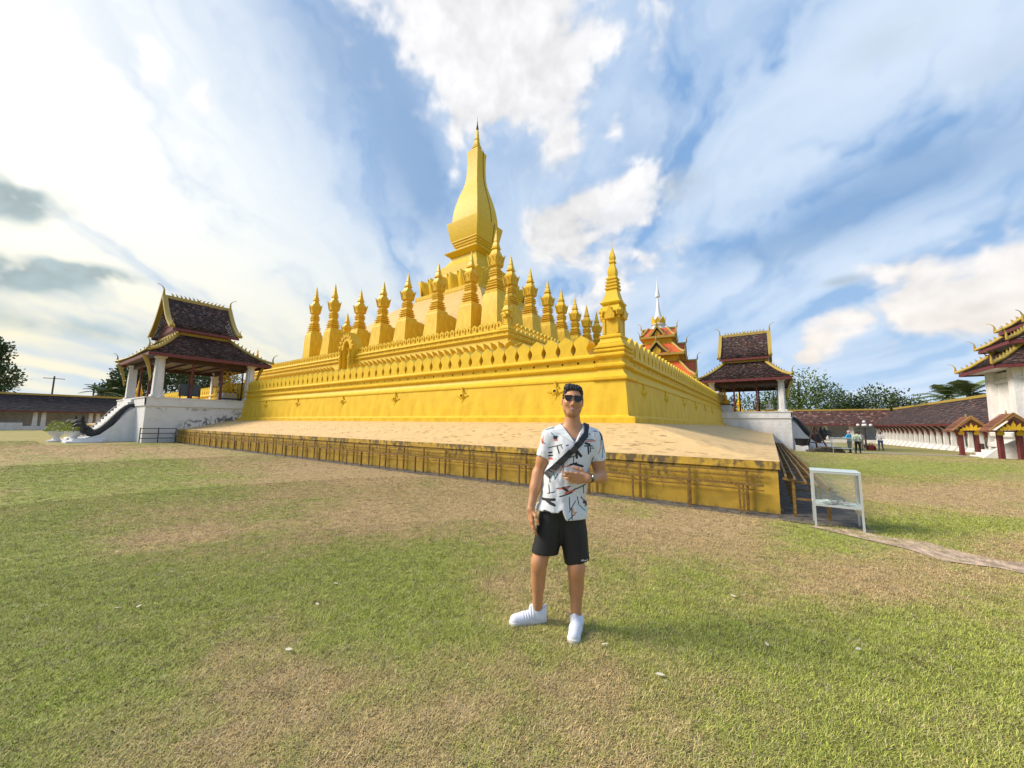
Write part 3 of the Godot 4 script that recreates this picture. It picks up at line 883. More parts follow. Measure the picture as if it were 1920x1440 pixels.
func build_stupa() -> void:
	var t := thing("great_stupa", "huge golden stepped stupa with a tall bottle-shaped spire on walled terraces", "stupa", Vector3.ZERO)
	# ---- low retaining wall with coping, uv along its run
	var lw := node("low_wall", t)
	var mb := MB.new()
	var cop := MB.new()
	var runs := [[Vector3(LX, 0, LZ), Vector3(-1, 0, 0), Vector3(0, 0, 1), 2 * HA], [Vector3(LX, 0, LZ), Vector3(0, 0, -1), Vector3(1, 0, 0), 2 * HB], [Vector3(LX - 2 * HA, 0, LZ), Vector3(0, 0, -1), Vector3(-1, 0, 0), 2 * HB], [Vector3(LX, 0, LZ - 2 * HB), Vector3(-1, 0, 0), Vector3(0, 0, -1), 2 * HA]]
	for r in runs:
		var p: Vector3 = r[0]
		var d: Vector3 = r[1]
		var o: Vector3 = r[2]
		var seg := 24
		for i in seg:
			var s0: float = r[3] * i / seg
			var s1: float = r[3] * (i + 1) / seg
			for lv in [[0.74, -0.02, 0.0, mb], [-0.02, -1.6, 0.0, mb], [0.90, 0.76, 0.035, cop]]:
				var target: MB = lv[3]
				var e: Vector3 = o * lv[2]
				var x0: float = -0.035 if (lv[2] > 0 and i == 0) else 0.0
				var a := p + d * (s0 + x0) + e + Vector3(0, lv[1], 0)
				var b := p + d * s1 + e + Vector3(0, lv[1], 0)
				var c := p + d * s1 + e + Vector3(0, lv[0], 0)
				var f := p + d * (s0 + x0) + e + Vector3(0, lv[0], 0)
				var v0 := clampf((0.9 - lv[1]) / 0.95, 0, 0.985)
				var v1 := clampf((0.9 - lv[0]) / 0.95, 0, 0.985)
				target.trin(a, b, c, o, o, o, Vector2(s0 / 11.5, v0), Vector2(s1 / 11.5, v0), Vector2(s1 / 11.5, v1))
				target.trin(a, c, f, o, o, o, Vector2(s0 / 11.5, v0), Vector2(s1 / 11.5, v1), Vector2(s0 / 11.5, v1))
			# underside of the coping
			var a2 := p + d * s0 + Vector3(0, 0.74, 0)
			var b2 := p + d * s1 + Vector3(0, 0.74, 0)
			cop.trin(a2, b2, b2 + o * 0.035 + Vector3(0, 0.02, 0), Vector3.DOWN, Vector3.DOWN, Vector3.DOWN, Vector2(s0 / 11.5, 0.1), Vector2(s1 / 11.5, 0.1), Vector2(s1 / 11.5, 0.12))
			cop.trin(a2, b2 + o * 0.035 + Vector3(0, 0.02, 0), a2 + o * 0.035 + Vector3(0, 0.02, 0), Vector3.DOWN, Vector3.DOWN, Vector3.DOWN, Vector2(s0 / 11.5, 0.1), Vector2(s1 / 11.5, 0.12), Vector2(s0 / 11.5, 0.12))
	put("wall_face", mb, M["low wall"], lw)
	put("coping", cop, M["low wall"], lw)
	# ---- sloping skirt between the low wall and the terrace wall
	mb = MB.new()
	var pr := [[-0.035, 0.90]]
	for i in 15:
		var s := i / 14.0
		pr.append([0.03 + s * 3.5, 0.905 + 0.665 * (0.30 * s + 0.70 * smoothstep(0.0, 1.0, s))])
	mb.ring(CX, CZ, HA, HB, pr, 60)
	put("sloping_skirt", mb, M["skirt"], t)
	# ---- first terrace wall
	var w1 := node("terrace_wall", t)
	mb = MB.new()
	mb.ring(CX, CZ, HA, HB, [[3.46, 1.40], [3.46, 1.74], [3.50, 1.77], [3.70, 1.79], [3.76, 1.83], [3.80, 2.40], [3.87, 3.00]], 12)
	put("wall_face", mb, M["gold wall"], w1)
	mb = MB.new()
	mb.ring(CX, CZ, HA, HB, [[3.87, 3.00], [3.83, 3.02], [3.83, 3.09], [3.88, 3.13], [3.97, 3.19], [4.03, 3.28], [4.06, 3.40], [4.01, 3.42], [3.97, 3.45], [3.94, 3.47], [3.94, 3.53], [3.99, 3.57], [4.05, 3.59], [4.08, 3.60]], 30)
	put("lower_cornice", mb, M["gold paint"], w1)
	mb = MB.new()
	mb.ring(CX, CZ, HA, HB, [[4.08, 3.78], [4.02, 3.79], [3.97, 3.81], [3.94, 3.83], [3.94, 3.88], [3.97, 3.92], [4.03, 3.955], [4.7, 3.97], [4.7, 3.9]], 30)
	put("upper_cornice", mb, M["gold paint"], w1)
	mb = MB.new()
	mb.ring(CX, CZ, HA, HB, [[4.08, 3.60], [4.08, 3.78]], 30, 12)
	put("vent_band", mb, M["gold paint"], w1)
	put("vent_band", vent_band(Vector3(LX - 4.08, 3.60, LZ - 4.08), Vector3(-1, 0, 0), Vector3(0, 0, 1), 2 * HA - 8.16, 0.18, 0.62, 0.062), M["gold paint"], w1)
	put("vent_band", vent_band(Vector3(LX - 4.08, 3.60, LZ - 4.08), Vector3(0, 0, -1), Vector3(1, 0, 0), 2 * HB - 8.16, 0.18, 0.62, 0.062), M["gold paint"], w1)
	# corner piers step forward of the wall and carry the pinnacles
	var pier := MB.new()
	pier.ring(0, 0, 0.5, 0.5, [[-0.08, 2.99], [-0.12, 3.02], [-0.12, 3.10], [-0.02, 3.19], [0.05, 3.29], [0.09, 3.40], [0.0, 3.445], [-0.03, 3.47], [-0.03, 3.535], [0.04, 3.575], [0.10, 3.61], [0.10, 3.775], [0.0, 3.815], [-0.03, 3.835], [-0.03, 3.89], [0.02, 3.95], [-0.04, 4.0], [-0.04, 4.04], [0.03, 4.10], [-0.03, 4.13], [-0.03, 4.17], [0.45, 4.18]], 20)
	var pier_mesh := pier.mesh()
	for c in [[-1, 1], [1, 1], [1, -1], [-1, -1]]:
		var px: float = CX + c[0] * (HA - 4.40)
		var pz: float = CZ + c[1] * (HB - 4.40)
		put("corner_pier", pier_mesh, M["gold wall"], w1, Vector3(px, 0.004, pz))
		pinnacle(t, Vector3(px, 4.17, pz), 0.96)
	# merlons of the first terrace: front run complete, right-hand run as far as it shows
	var mer := merlon_mesh(0.75, 1.0, 0.58, false)
	var nf := int((2 * HA - 10.4) / 0.622)
	for i in nf:
		put("merlon", mer, M["gold paint"], w1, Vector3(LX - 5.2 - 0.31 - i * 0.622, 3.962, LZ - 4.10))
	for i in 62:
		put("merlon", mer, M["gold paint"], w1, Vector3(LX - 4.10, 3.962, LZ - 5.2 - 0.31 - i * 0.622), PI * 0.5)
	# flower sockets on the wall
	var fm := flower_mesh()
	for x in [-6.35, -10.91, -15.48, -20.22, -25.6, -30.4]:
		var fo := node("flower_ornament", w1, Vector3(x, 2.70, LZ - 3.835))
		put("flower_relief", fm[0], M["gold wall"], fo)
		put("hole_shade", fm[1], M["dark wood"], fo)  # shade of the hole, given as a dark-coloured core
	for z in [-13.9, -17.4, -21.5, -25.4, -29.3, -33.2]:
		var fo := node("flower_ornament", w1, Vector3(LX - 3.835, 2.68, z), PI * 0.5)
		put("flower_relief", fm[0], M["gold wall"], fo)
		put("hole_shade", fm[1], M["dark wood"], fo)
	# terrace floors
	mb = MB.new()
	mb.ring(CX, CZ, HA, HB, [[4.6, 3.93], [16.0, 4.0]], 30)
	put("terrace_floor", mb, M["tan plaster"], t)
	# ---- second terrace
	var cx2 := -15.8
	var cz2 := -22.0
	var ha2: float = cx2 - CX
	var hb2: float = cz2 - CZ
	var w2 := node("upper_terrace_wall", t)
	mb = MB.new()
	mb.ring(CX, CZ, ha2, hb2, [[-0.75, 3.9], [-0.70, 6.5], [-0.35, 6.75], [0.0, 7.2], [0.10, 7.6], [0.14, 8.02], [0.06, 8.05], [0.06, 8.10], [0.0, 8.13], [-0.03, 8.16], [-0.03, 8.22], [0.06, 8.27]], 20)
	put("wall_face", mb, M["gold paint"], w2)
	mb = MB.new()
	mb.ring(CX, CZ, ha2, hb2, [[0.08, 8.49], [0.02, 8.50], [-0.03, 8.54], [-0.03, 8.60], [0.02, 8.66], [0.10, 8.74], [0.8, 8.76], [0.8, 8.6]], 25)
	put("upper_cornice", mb, M["gold paint"], w2)
	mb = MB.new()
	mb.ring(CX, CZ, ha2, hb2, [[0.08, 8.27], [0.08, 8.49]], 25, 12)
	put("vent_band", mb, M["gold paint"], w2)
	put("vent_band", vent_band(Vector3(cx2 - 0.08, 8.27, cz2 - 0.08), Vector3(-1, 0, 0), Vector3(0, 0, 1), 2 * ha2 - 0.16, 0.22, 0.62, 0.066), M["gold paint"], w2)
	put("vent_band", vent_band(Vector3(cx2 - 0.08, 8.27, cz2 - 0.08), Vector3(0, 0, -1), Vector3(1, 0, 0), 2 * hb2 - 0.16, 0.22, 0.62, 0.066), M["gold paint"], w2)
	mer = merlon_mesh(0.66, 0.86, 0.2, true)
	for i in 70:
		var x: float = cx2 - 1.0 - i * 0.62
		if absf(x + 37.0) < 1.15: continue
		put("slotted_merlon", mer, M["gold paint"], w2, Vector3(x, 8.755, cz2 - 0.12))
	for i in 30:
		put("slotted_merlon", mer, M["gold paint"], w2, Vector3(cx2 - 0.12, 8.755, cz2 - 1.0 - i * 0.62), PI * 0.5)
	var pet := petal_mesh(0.70, 1.15, 0.20, 0.42)
	for i in 68:
		var x: float = cx2 - 0.1 - i * 0.69
		if absf(x + 37.0) < 1.1: continue
		put("lotus_petal", pet, M["gold leaf"], w2, Vector3(x, 6.30, cz2 + 0.55))
	for i in 24:
		put("lotus_petal", pet, M["gold leaf"], w2, Vector3(cx2 + 0.55, 6.30, cz2 - 0.1 - i * 0.69), PI * 0.5)
	put("lotus_petal", petal_mesh(0.85, 1.2, 0.22, 0.45), M["gold leaf"], w2, Vector3(cx2 + 0.5, 6.30, cz2 + 0.5), PI * 0.25)
	for c in [[1, 1], [-1, 1], [1, -1], [-1, -1]]:
		pinnacle(t, Vector3(CX + c[0] * (ha2 - 0.45), 8.75, CZ + c[1] * (hb2 - 0.45)), 0.88)
	# arched shrine gate on the second terrace
	var ga := node("arched_gate", t, Vector3(-37.0, 6.75, cz2 + 0.35))
	mb = MB.new()
	var arch := PackedVector2Array([Vector2(-1.05, 0), Vector2(-1.05, 2.5), Vector2(-0.98, 3.0), Vector2(-0.78, 3.45), Vector2(-0.45, 3.8), Vector2(-0.2, 4.0), Vector2(0, 4.5), Vector2(0.2, 4.0), Vector2(0.45, 3.8), Vector2(0.78, 3.45), Vector2(0.98, 3.0), Vector2(1.05, 2.5), Vector2(1.05, 0)])
	var ah := PackedVector2Array([Vector2(-0.62, 0.25), Vector2(-0.62, 2.5), Vector2(-0.52, 3.0), Vector2(-0.3, 3.35), Vector2(0, 3.5), Vector2(0.3, 3.35), Vector2(0.52, 3.0), Vector2(0.62, 2.5), Vector2(0.62, 0.25)])
	mb.prism(arch, -1.3, 0.0, ah, 0.03)
	put("arch_frame", mb, M["gold paint"], ga)
	mb = MB.new()
	mb.prism(ah, -0.85, -0.75)
	put("door_leaf", mb, M["tan plaster"], ga)
	for s in [-1, 1]:
		mb = MB.new()
		mb.lathe(Vector3(s * 0.86, 0, 0.10), [[0.2, 0], [0.2, 0.12], [0.13, 0.2], [0.12, 1.3], [0.19, 1.36], [0.19, 1.46], [0.12, 1.52], [0.18, 1.6], [0.18, 1.72], [0.12, 1.8], [0.12, 2.3], [0.2, 2.4], [0.2, 2.52], [0.0, 2.56]], 12)
		put("column", mb, M["gold paint"], ga)
	for a in 9:
		var ang := PI * (0.06 + 0.88 * a / 8.0)
		mb = MB.new()
		mb.xf = Transform3D(Basis(Vector3(0, 0, 1), ang - PI * 0.5), Vector3(cos(ang) * 0.98, 2.6 + sin(ang) * 1.25, 0.02))
		mb.prism(leaf_poly(0.34, 0.5), -0.1, 0.06, PackedVector2Array(), 0.02)
		put("flame_leaf", mb, M["gold leaf"], ga)
	# ---- third level: floor, the ring of small stupas and the great dome
	mb = MB.new()
	mb.ring(CX, CZ, ha2, hb2, [[0.5, 8.78], [3.0, 8.9], [3.1, 9.2], [12.0, 9.2]], 20)
	put("terrace_floor", mb, M["gold wall"], t)
	var xs := [-25.0, -29.9, -35.1, -39.9, -44.9]
	for x in xs: small_stupa(t, Vector3(x, 9.2, -28.0), 0.0)
	small_stupa(t, Vector3(-51.6, 9.2, -28.0), 0.0, 1.22)
	small_stupa(t, Vector3(-57.0, 9.2, -28.0), 0.0, 1.28, true)
	small_stupa(t, Vector3(-21.8, 9.2, -28.1), 0.0, 1.14, true)
	for z in [-31.0, -34.9, -39.0, -42.7, -46.9, -51.0, -54.9]: small_stupa(t, Vector3(-22.0, 9.2, z), PI * 0.5)
	small_stupa(t, Vector3(-22.0, 9.2, -60.5), PI * 0.5, 1.14, true)
	for x in [-29.0, -34.5, -39.5, -44.5, -50.0, -56.5]: small_stupa(t, Vector3(x, 9.2, -61.0), PI)
	for z in [-33.0, -38.5, -44.5, -50.0, -55.5]: small_stupa(t, Vector3(-56.5, 9.2, z), -PI * 0.5)
	mb = MB.new()
	sq(mb, [[15.4, 9.1], [15.0, 11.0], [14.3, 12.8], [13.2, 14.5], [11.9, 16.0], [10.97, 17.1], [9.88, 18.2], [8.2, 19.6], [6.5, 20.75]], Vector3(CX, 0, CZ), 60)
	put("dome", mb, M["tan plaster"], t)
	mb = MB.new()
	sq(mb, [[6.55, 20.6], [6.62, 20.8], [6.62, 21.35], [6.2, 21.4], [5.7, 21.5], [5.2, 22.6], [4.7, 23.6], [4.2, 24.4], [3.9, 25.3]], Vector3(CX, 0, CZ), 10)
	put("dome_band", mb, M["gold wall"], t)
	var tp := petal_mesh(2.15, 2.6, 0.75, 0.12, 0.12)
	var tq := petal_mesh(1.3, 2.75, 0.30, 0.25, 0.12)
	for s in 4:
		var bs := Basis(Vector3.UP, s * PI * 0.5)
		for i in 6:
			var o := put("lotus_petal", tp, M["gold paint"], t, Vector3(CX, 21.38, CZ) + bs * Vector3((i - 2.5) * 2.1, 0, 5.85))
			o.rotation.y = s * PI * 0.5
			if i < 5:
				o = put("lotus_petal", tq, M["gold paint"], t, Vector3(CX, 21.4, CZ) + bs * Vector3((i - 2.0) * 2.1, 0, 5.75))
				o.rotation.y = s * PI * 0.5
		var oc := put("lotus_petal", petal_mesh(1.6, 2.7, 0.3, 0.35, 0.12), M["gold paint"], t, Vector3(CX, 21.38, CZ) + bs * Vector3(5.95, 0, 5.95))
		oc.rotation.y = s * PI * 0.5 + PI * 0.25
	mb = MB.new()
	sq(mb, [[3.9, 25.2], [3.86, 26.65], [3.6, 26.75], [3.35, 27.05], [3.0, 27.6], [2.78, 28.0], [2.78, 28.35], [2.66, 28.42], [2.80, 28.5], [3.1, 28.72], [3.5, 29.05], [3.52, 29.18], [3.2, 29.30], [2.75, 29.48], [2.35, 29.8], [2.25, 30.1], [2.25, 30.3], [2.45, 30.42], [2.45, 30.58], [2.38, 30.62], [2.62, 30.78], [2.62, 30.98], [2.55, 31.02], [2.78, 31.15], [2.78, 31.32]], Vector3(CX, 0, CZ), 30)
	put("tower_base", mb, M["gold paint"], t)
	mb = MB.new()
	sq(mb, [[2.78, 31.32], [2.86, 31.6], [3.32, 34.25], [3.32, 34.35], [2.72, 34.36]], Vector3(CX, 0, CZ), 12)
	put("lotus_throne", mb, M["gold paint"], t)
	mb = MB.new()
	var bud := [[2.72, 34.3], [2.70, 35.2], [2.60, 36.4], [2.43, 37.5], [2.16, 38.8], [1.85, 40.0], [1.56, 41.0], [1.33, 42.0], [1.19, 43.1], [1.12, 44.4], [1.10, 45.8], [1.14, 47.0], [1.20, 47.75]]
	sq(mb, bud, Vector3(CX, 0, CZ), 40)
	sq(mb, [[1.20, 47.75], [1.05, 47.72], [0.95, 48.05], [0.72, 48.4], [0.42, 48.6]], Vector3(CX, 0, CZ), 40)
	put("spire_bud", mb, M["gold paint"], t)
	mb = MB.new()
	sq(mb, [[0.42, 48.55], [0.62, 48.75], [0.62, 48.9], [0.40, 48.98], [0.52, 49.15], [0.52, 49.28], [0.34, 49.36], [0.40, 49.6], [0.34, 49.95], [0.26, 50.3], [0.33, 50.4], [0.25, 50.6], [0.22, 51.2], [0.17, 51.9], [0.12, 52.3]], Vector3(CX, 0, CZ), 30)
	put("spire", mb, M["gold paint"], t)
	mb = MB.new()
	mb.lathe(Vector3(CX, 0, CZ), [[0.10, 52.25], [0.24, 52.35], [0.24, 52.5], [0.1, 52.6], [0.18, 52.8], [0.18, 52.95], [0.07, 53.1], [0.12, 53.35], [0.05, 53.5], [0.09, 53.75], [0.03, 53.9], [0.02, 54.8], [0.0, 54.9]], 10)
	put("finial", mb, M["dark wood"], t)
	# lightning cable down the right-hand face
	mb = MB.new()
	var pts: Array = [Vector3(CX + 1.0, 48.3, CZ - 0.35)]
	for q in bud.slice(0, bud.size()):
		pts.insert(1, Vector3(CX + q[0] + 0.03, q[1], CZ - 0.3 - (48.0 - q[1]) * 0.05))
	pts.append(Vector3(CX + 3.38, 34.3, CZ - 1.0))
	pts.append(Vector3(CX + 2.82, 31.35, CZ - 1.1))
	mb.tube(pts, [0.045], 5)
	put("lightning_cable", mb, M["dark wood"], t)

# ---------------------------------------------------------------- roofs
# tiles laid in courses on a surface given by four corners (eave a,b; ridge d,c) with a sagging profile
func tile_slope(mb: MB, a: Vector3, b: Vector3, c: Vector3, d: Vector3, sag: float, tw: float, th: float, rng: RandomNumberGenerator, palette: Array) -> void:
	var nrm := (b - a).cross(d - a).normalized()
	if nrm.y < 0: nrm = -nrm
	var rows := int(ceil((d - a).length() / th))
	var at := func(s: float, t: float) -> Vector3:
		return a.lerp(b, s).lerp(d.lerp(c, s), t) - Vector3(0, sag * sin(PI * t) * 1.0, 0)
	for r in rows:
		var t0 := float(r) / rows
		var t1 := minf(1.0, (r + 1.35) / rows)
		var wid := a.lerp(d, t0).distance_to(b.lerp(c, t0))
		var cols := maxi(1, int(wid / tw))
		var off := 0.5 * (r % 2)
		for k in cols + 1:
			var s0 := clampf((k - off + 0.03) / cols, 0, 1)
			var s1 := clampf((k + 1 - off - 0.03) / cols, 0, 1)
			if s1 - s0 < 0.01 / maxf(1, cols): continue
			var lift := 0.022 + rng.randf() * 0.026
			var pick: Color = palette[rng.randi() % palette.size()]
			var q := rng.randf_range(0.75, 1.25)
			mb.col = Color(pick.r * q, pick.g * q, pick.b * q)
			var jit := rng.randf_range(-0.25, 0.25) / rows
			var p0: Vector3 = at.call(s0, t0 + jit * (0.0 if r == 0 else 1.0))
			var p1: Vector3 = at.call(s1, t0 + jit * (0.0 if r == 0 else 1.0))
			var p2: Vector3 = at.call(s1, t1)
			var p3: Vector3 = at.call(s0, t1)
			var l0 := nrm * (lift + 0.02)
			mb.quad(p0 + l0, p1 + l0 + nrm * rng.randf_range(-0.006, 0.006), p2, p3, nrm)
			mb.quad(p0 + l0, p1 + l0, p1, p0, (p0 - p3) + nrm * 0.2)

func naga_finial(mb: MB, base: Vector3, dir: Vector3, h: float) -> void:
	# an S-curved horn rising from a roof corner, leaning along dir
	var pts: Array = []
	var rad: Array = []
	for i in 9:
		var t := i / 8.0
		pts.append(base + dir * (h * (0.10 * sin(t * PI * 1.2) + 0.42 * t * t - 0.30 * sin(t * PI) * t)) + Vector3(0, h * t, 0))
		rad.append(lerpf(0.11, 0.018, t) * (h / 0.9))
	mb.tube(pts, rad, 6)
	mb.bar(pts[8], pts[8] + dir * h * 0.2 + Vector3(0, 0.02 * h, 0), 0.03 * h, 0.05 * h)

func crockets(mb: MB, a: Vector3, b: Vector3, n: int, h: float, lean: Vector3) -> void:
	for i in n:
		var p := a.lerp(b, (i + 0.7) / n)
		mb.tube([p, p + Vector3(0, h * 0.45, 0) - lean * h * 0.15, p + Vector3(0, h * 0.8, 0) + lean * h * 0.1, p + Vector3(0, h, 0) + lean * h * 0.35], [h * 0.24, h * 0.24, h * 0.13, h * 0.02], 5)

func dark_tiles() -> Array:
	return [Color(0.040, 0.026, 0.024), Color(0.065, 0.034, 0.030), Color(0.10, 0.042, 0.036), Color(0.05, 0.035, 0.034), Color(0.10, 0.06, 0.05), Color(0.028, 0.024, 0.026), Color(0.16, 0.10, 0.085), Color(0.055, 0.032, 0.028), Color(0.07, 0.036, 0.030)]

# ---------------------------------------------------------------- prayer pavilions
func make_pavilion(label: String, at: Vector3, turn: float, side: Material) -> Node3D:
	var t := thing("prayer_pavilion", label, "pavilion", at, turn, "prayer pavilions in the middle of the terrace sides")
	var rng := RandomNumberGenerator.new()
	rng.seed = 17
	# podium: solid block over the skirt, x +-3.1, from the terrace wall out to z = 3.3
	var mb := MB.new()
	var x1 := 4.4
	var z0 := -2.6
	var z1 := 3.3
	for s in [-1, 1]:
		mb = MB.new()
		for lv in [[-1.4, 2.42, 0.0], [2.55, 3.02, 0.08]]:
			for i in 6:
				var za := lerpf(z0, z1, i / 6.0)
				var zb := lerpf(z0, z1, (i + 1) / 6.0)
				var x: float = s * (x1 + lv[2])
				var ua := Vector2(1.0 - (za - z0) / (z1 - z0), (3.1 - lv[0]) / 4.5)
				var ub := Vector2(1.0 - (zb - z0) / (z1 - z0), ua.y)
				var uc := Vector2(ub.x, (3.1 - lv[1]) / 4.5)
				var ud := Vector2(ua.x, uc.y)
				var o := Vector3(s, 0, 0)
				mb.trin(Vector3(x, lv[0], za), Vector3(x, lv[0], zb), Vector3(x, lv[1], zb), o, o, o, ua, ub, uc)
				mb.trin(Vector3(x, lv[0], za), Vector3(x, lv[1], zb), Vector3(x, lv[1], za), o, o, o, ua, uc, ud)
		put("podium_side", mb, side, t)
	mb = MB.new()
	mb.quad(Vector3(-x1, -1.4, z1), Vector3(x1, -1.4, z1), Vector3(x1, 2.42, z1), Vector3(-x1, 2.42, z1), Vector3(0, 0, 1))
	mb.ring(0, (z0 + z1) * 0.5, x1, (z1 - z0) * 0.5, [[0.0, 2.42], [-0.03, 2.44], [-0.08, 2.50], [-0.08, 2.55]], 20)
	mb.ring(0, (z0 + z1) * 0.5, x1, (z1 - z0) * 0.5, [[-0.08, 3.02], [-0.13, 3.03], [-0.13, 3.10], [0.3, 3.12]], 20)
	mb.quad(Vector3(-x1 - 0.08, 2.55, z1 + 0.08), Vector3(x1 + 0.08, 2.55, z1 + 0.08), Vector3(x1 + 0.08, 3.02, z1 + 0.08), Vector3(-x1 - 0.08, 3.02, z1 + 0.08), Vector3(0, 0, 1))
	mb.quad(Vector3(-x1, 3.115, z0), Vector3(x1, 3.115, z0), Vector3(x1, 3.115, z1), Vector3(-x1, 3.115, z1), Vector3.UP)
	put("podium_front", mb, M["white plaster"], t)
	# corner pillars, battered, in pairs of pilaster strips
	for sx in [-1, 1]:
		for sz in [-1, 1]:
			mb = MB.new()
			mb.taper(Vector3(sx * 4.08, 4.55, sz * 2.75), 0.25, 0.27, 0.20, 0.22, 2.92)
			mb.taper(Vector3(sx * 4.16, 4.55, sz * 2.75), 0.30, 0.15, 0.24, 0.12, 2.90)
			mb.box(Vector3(sx * 4.10, 3.20, sz * 2.75), Vector3(0.70, 0.16, 0.70), 0.03)
			mb.box(Vector3(sx * 4.10, 5.93, sz * 2.75), Vector3(0.62, 0.14, 0.62), 0.03)
			put("pillar", mb, M["white plaster"], t)
			# carved brackets that prop the eave
			mb = MB.new()
			mb.xf = Transform3D(Basis(Vector3.UP, 0.0 if sz > 0 else PI), Vector3(sx * 4.10, 4.2, sz * 3.18)) * Transform3D(Basis(Vector3.UP, -PI * 0.5), Vector3.ZERO)
			mb.prism(PackedVector2Array([Vector2(0, 0), Vector2(0.10, 0.5), Vector2(0.22, 1.0), Vector2(0.42, 1.5), Vector2(0.55, 1.78), Vector2(0.35, 1.80), Vector2(0.16, 1.45), Vector2(0.04, 0.9), Vector2(-0.05, 0.3)]), -0.06, 0.06)
			put("eave_bracket", mb, M["roof gold"], t)
	# slender red posts and tie beams inside
	for p in [Vector3(4.0, 0, -0.9), Vector3(4.0, 0, 0.9), Vector3(-4.0, 0, -0.9), Vector3(-4.0, 0, 0.9), Vector3(1.4, 0, 2.7), Vector3(-1.4, 0, 2.7)]:
		mb = MB.new()
		mb.lathe(Vector3(p.x, 3.1, p.z), [[0.10, 0], [0.10, 0.2], [0.075, 0.25], [0.07, 2.7], [0.11, 2.8], [0.11, 2.95]], 8)
		put("red_post", mb, M["red wood"], t)
	for q in [[Vector3(-4.0, 5.82, 0), Vector3(0.14, 0.36, 5.2)], [Vector3(4.0, 5.82, 0), Vector3(0.14, 0.36, 5.2)], [Vector3(0, 5.82, -2.7), Vector3(7.8, 0.34, 0.14)], [Vector3(0, 5.82, 2.7), Vector3(7.8, 0.34, 0.14)], [Vector3(0, 5.95, -1.6), Vector3(7.8, 0.16, 0.12)], [Vector3(0, 5.95, -0.5), Vector3(7.8, 0.16, 0.12)], [Vector3(0, 5.95, 0.6), Vector3(7.8, 0.16, 0.12)], [Vector3(0, 5.95, 1.7), Vector3(7.8, 0.16, 0.12)]]:
		mb = MB.new()
		mb.box(q[0], q[1])
		put("tie_beam", mb, M["dark wood"], t)
	mb = MB.new()
	mb.box(Vector3(0, 6.06, -0.15), Vector3(9.5, 0.05, 6.9))
	put("ceiling_panel", mb, M["dark wood"], t)
	# lower hipped roof
	var lr := node("lower_roof", t)
	mb = MB.new()
	var ex := 5.05
	var ez0 := -3.85
	var ez1 := 3.5
	var ey := 6.12
	var tx := 2.5
	var tz0 := -1.6
	var tz1 := 1.6
	var ty := 8.05
	var sg := 0.14
	var e := [Vector3(-ex, ey, ez1), Vector3(ex, ey, ez1), Vector3(ex, ey, ez0), Vector3(-ex, ey, ez0)]
	var u := [Vector3(-tx, ty, tz1), Vector3(tx, ty, tz1), Vector3(tx, ty, tz0), Vector3(-tx, ty, tz0)]
	for i in 4: tile_slope(mb, e[i], e[(i + 1) % 4], u[(i + 1) % 4], u[i], sg, 0.17, 0.16, rng, dark_tiles())
	stuff(put("roof_tiles", mb, M["tile"], lr))
	mb = MB.new()
	for i in 4:
		var j := (i + 1) % 4
		mb.bar(e[i] + Vector3(0, -0.12, 0), e[j] + Vector3(0, -0.12, 0), 0.10, 0.22)
	put("fascia", mb, M["red wood"], lr)
	mb = MB.new()
	for i in 4:
		var pts: Array = []
		for k in 9:
			var s := k / 8.0
			pts.append(e[i].lerp(u[i], s) - Vector3(0, sg * sin(PI * s) - 0.07, 0) + (Vector3(e[i].x, 0, e[i].z).normalized() * 0.18 + Vector3(0, 0.10, 0)) * pow(1 - s, 6))
		mb.tube(pts, [0.17], 6, 0.7)
	mb.bar(u[0] + Vector3(0, 0.04, 0.05), u[1] + Vector3(0, 0.04, 0.05), 0.16, 0.22)
	mb.bar(u[2] + Vector3(0, 0.04, -0.05), u[3] + Vector3(0, 0.04, -0.05), 0.16, 0.22)
	mb.bar(u[1] + Vector3(0.05, 0.04, 0), u[2] + Vector3(0.05, 0.04, 0), 0.16, 0.22)
	mb.bar(u[3] + Vector3(-0.05, 0.04, 0), u[0] + Vector3(-0.05, 0.04, 0), 0.16, 0.22)
	put("hip_ridge", mb, M["roof gold"], lr)
	for i in 4:
		mb = MB.new()
		var dir := Vector3(e[i].x, 0, e[i].z).normalized()
		crockets(mb, e[i] + Vector3(0, 0.18, 0) + dir * -0.3, u[i] + Vector3(0, 0.1, 0), 10, 0.24, dir)
		put("crockets", mb, M["roof gold"], lr).set_meta("kind", "stuff")
		mb = MB.new()
		naga_finial(mb, e[i] + dir * 0.08 + Vector3(0, 0.1, 0), dir, 0.75)
		put("naga_finial", mb, M["roof gold"], lr)
	# clerestory between the roofs
	mb = MB.new()
	mb.box(Vector3(0, 8.2, 0), Vector3(4.0, 1.1, 2.8))
	put("clerestory_wall", mb, M["dark wood"], t)
	for sx in [-1, 1]:
		for k in 4:
			mb = MB.new()
			mb.bar(Vector3(sx * 2.05, 8.0, -1.2 + k * 0.8), Vector3(sx * 2.5, 8.6, -1.2 + k * 0.8), 0.09)
			put("strut", mb, M["red wood"], t)
	# upper gabled roof, ridge along z, flaring at the eaves
	var ur := node("upper_roof", t)
	mb = MB.new()
	var rz := 2.08
	var ry := 11.25
	var ux := 3.05
	var uy := 8.36
	for s in [-1, 1]:
		tile_slope(mb, Vector3(s * ux, uy, rz - 0.1), Vector3(s * ux, uy, -rz + 0.1), Vector3(s * 0.05, ry, -rz + 0.1), Vector3(s * 0.05, ry, rz - 0.1), 0.42, 0.17, 0.16, rng, dark_tiles())
	stuff(put("roof_tiles", mb, M["tile"], ur))
	mb = MB.new()
	for s in [-1, 1]: mb.bar(Vector3(s * ux, uy - 0.1, rz), Vector3(s * ux, uy - 0.1, -rz), 0.1, 0.2)
	put("fascia", mb, M["red wood"], ur)
	mb = MB.new()
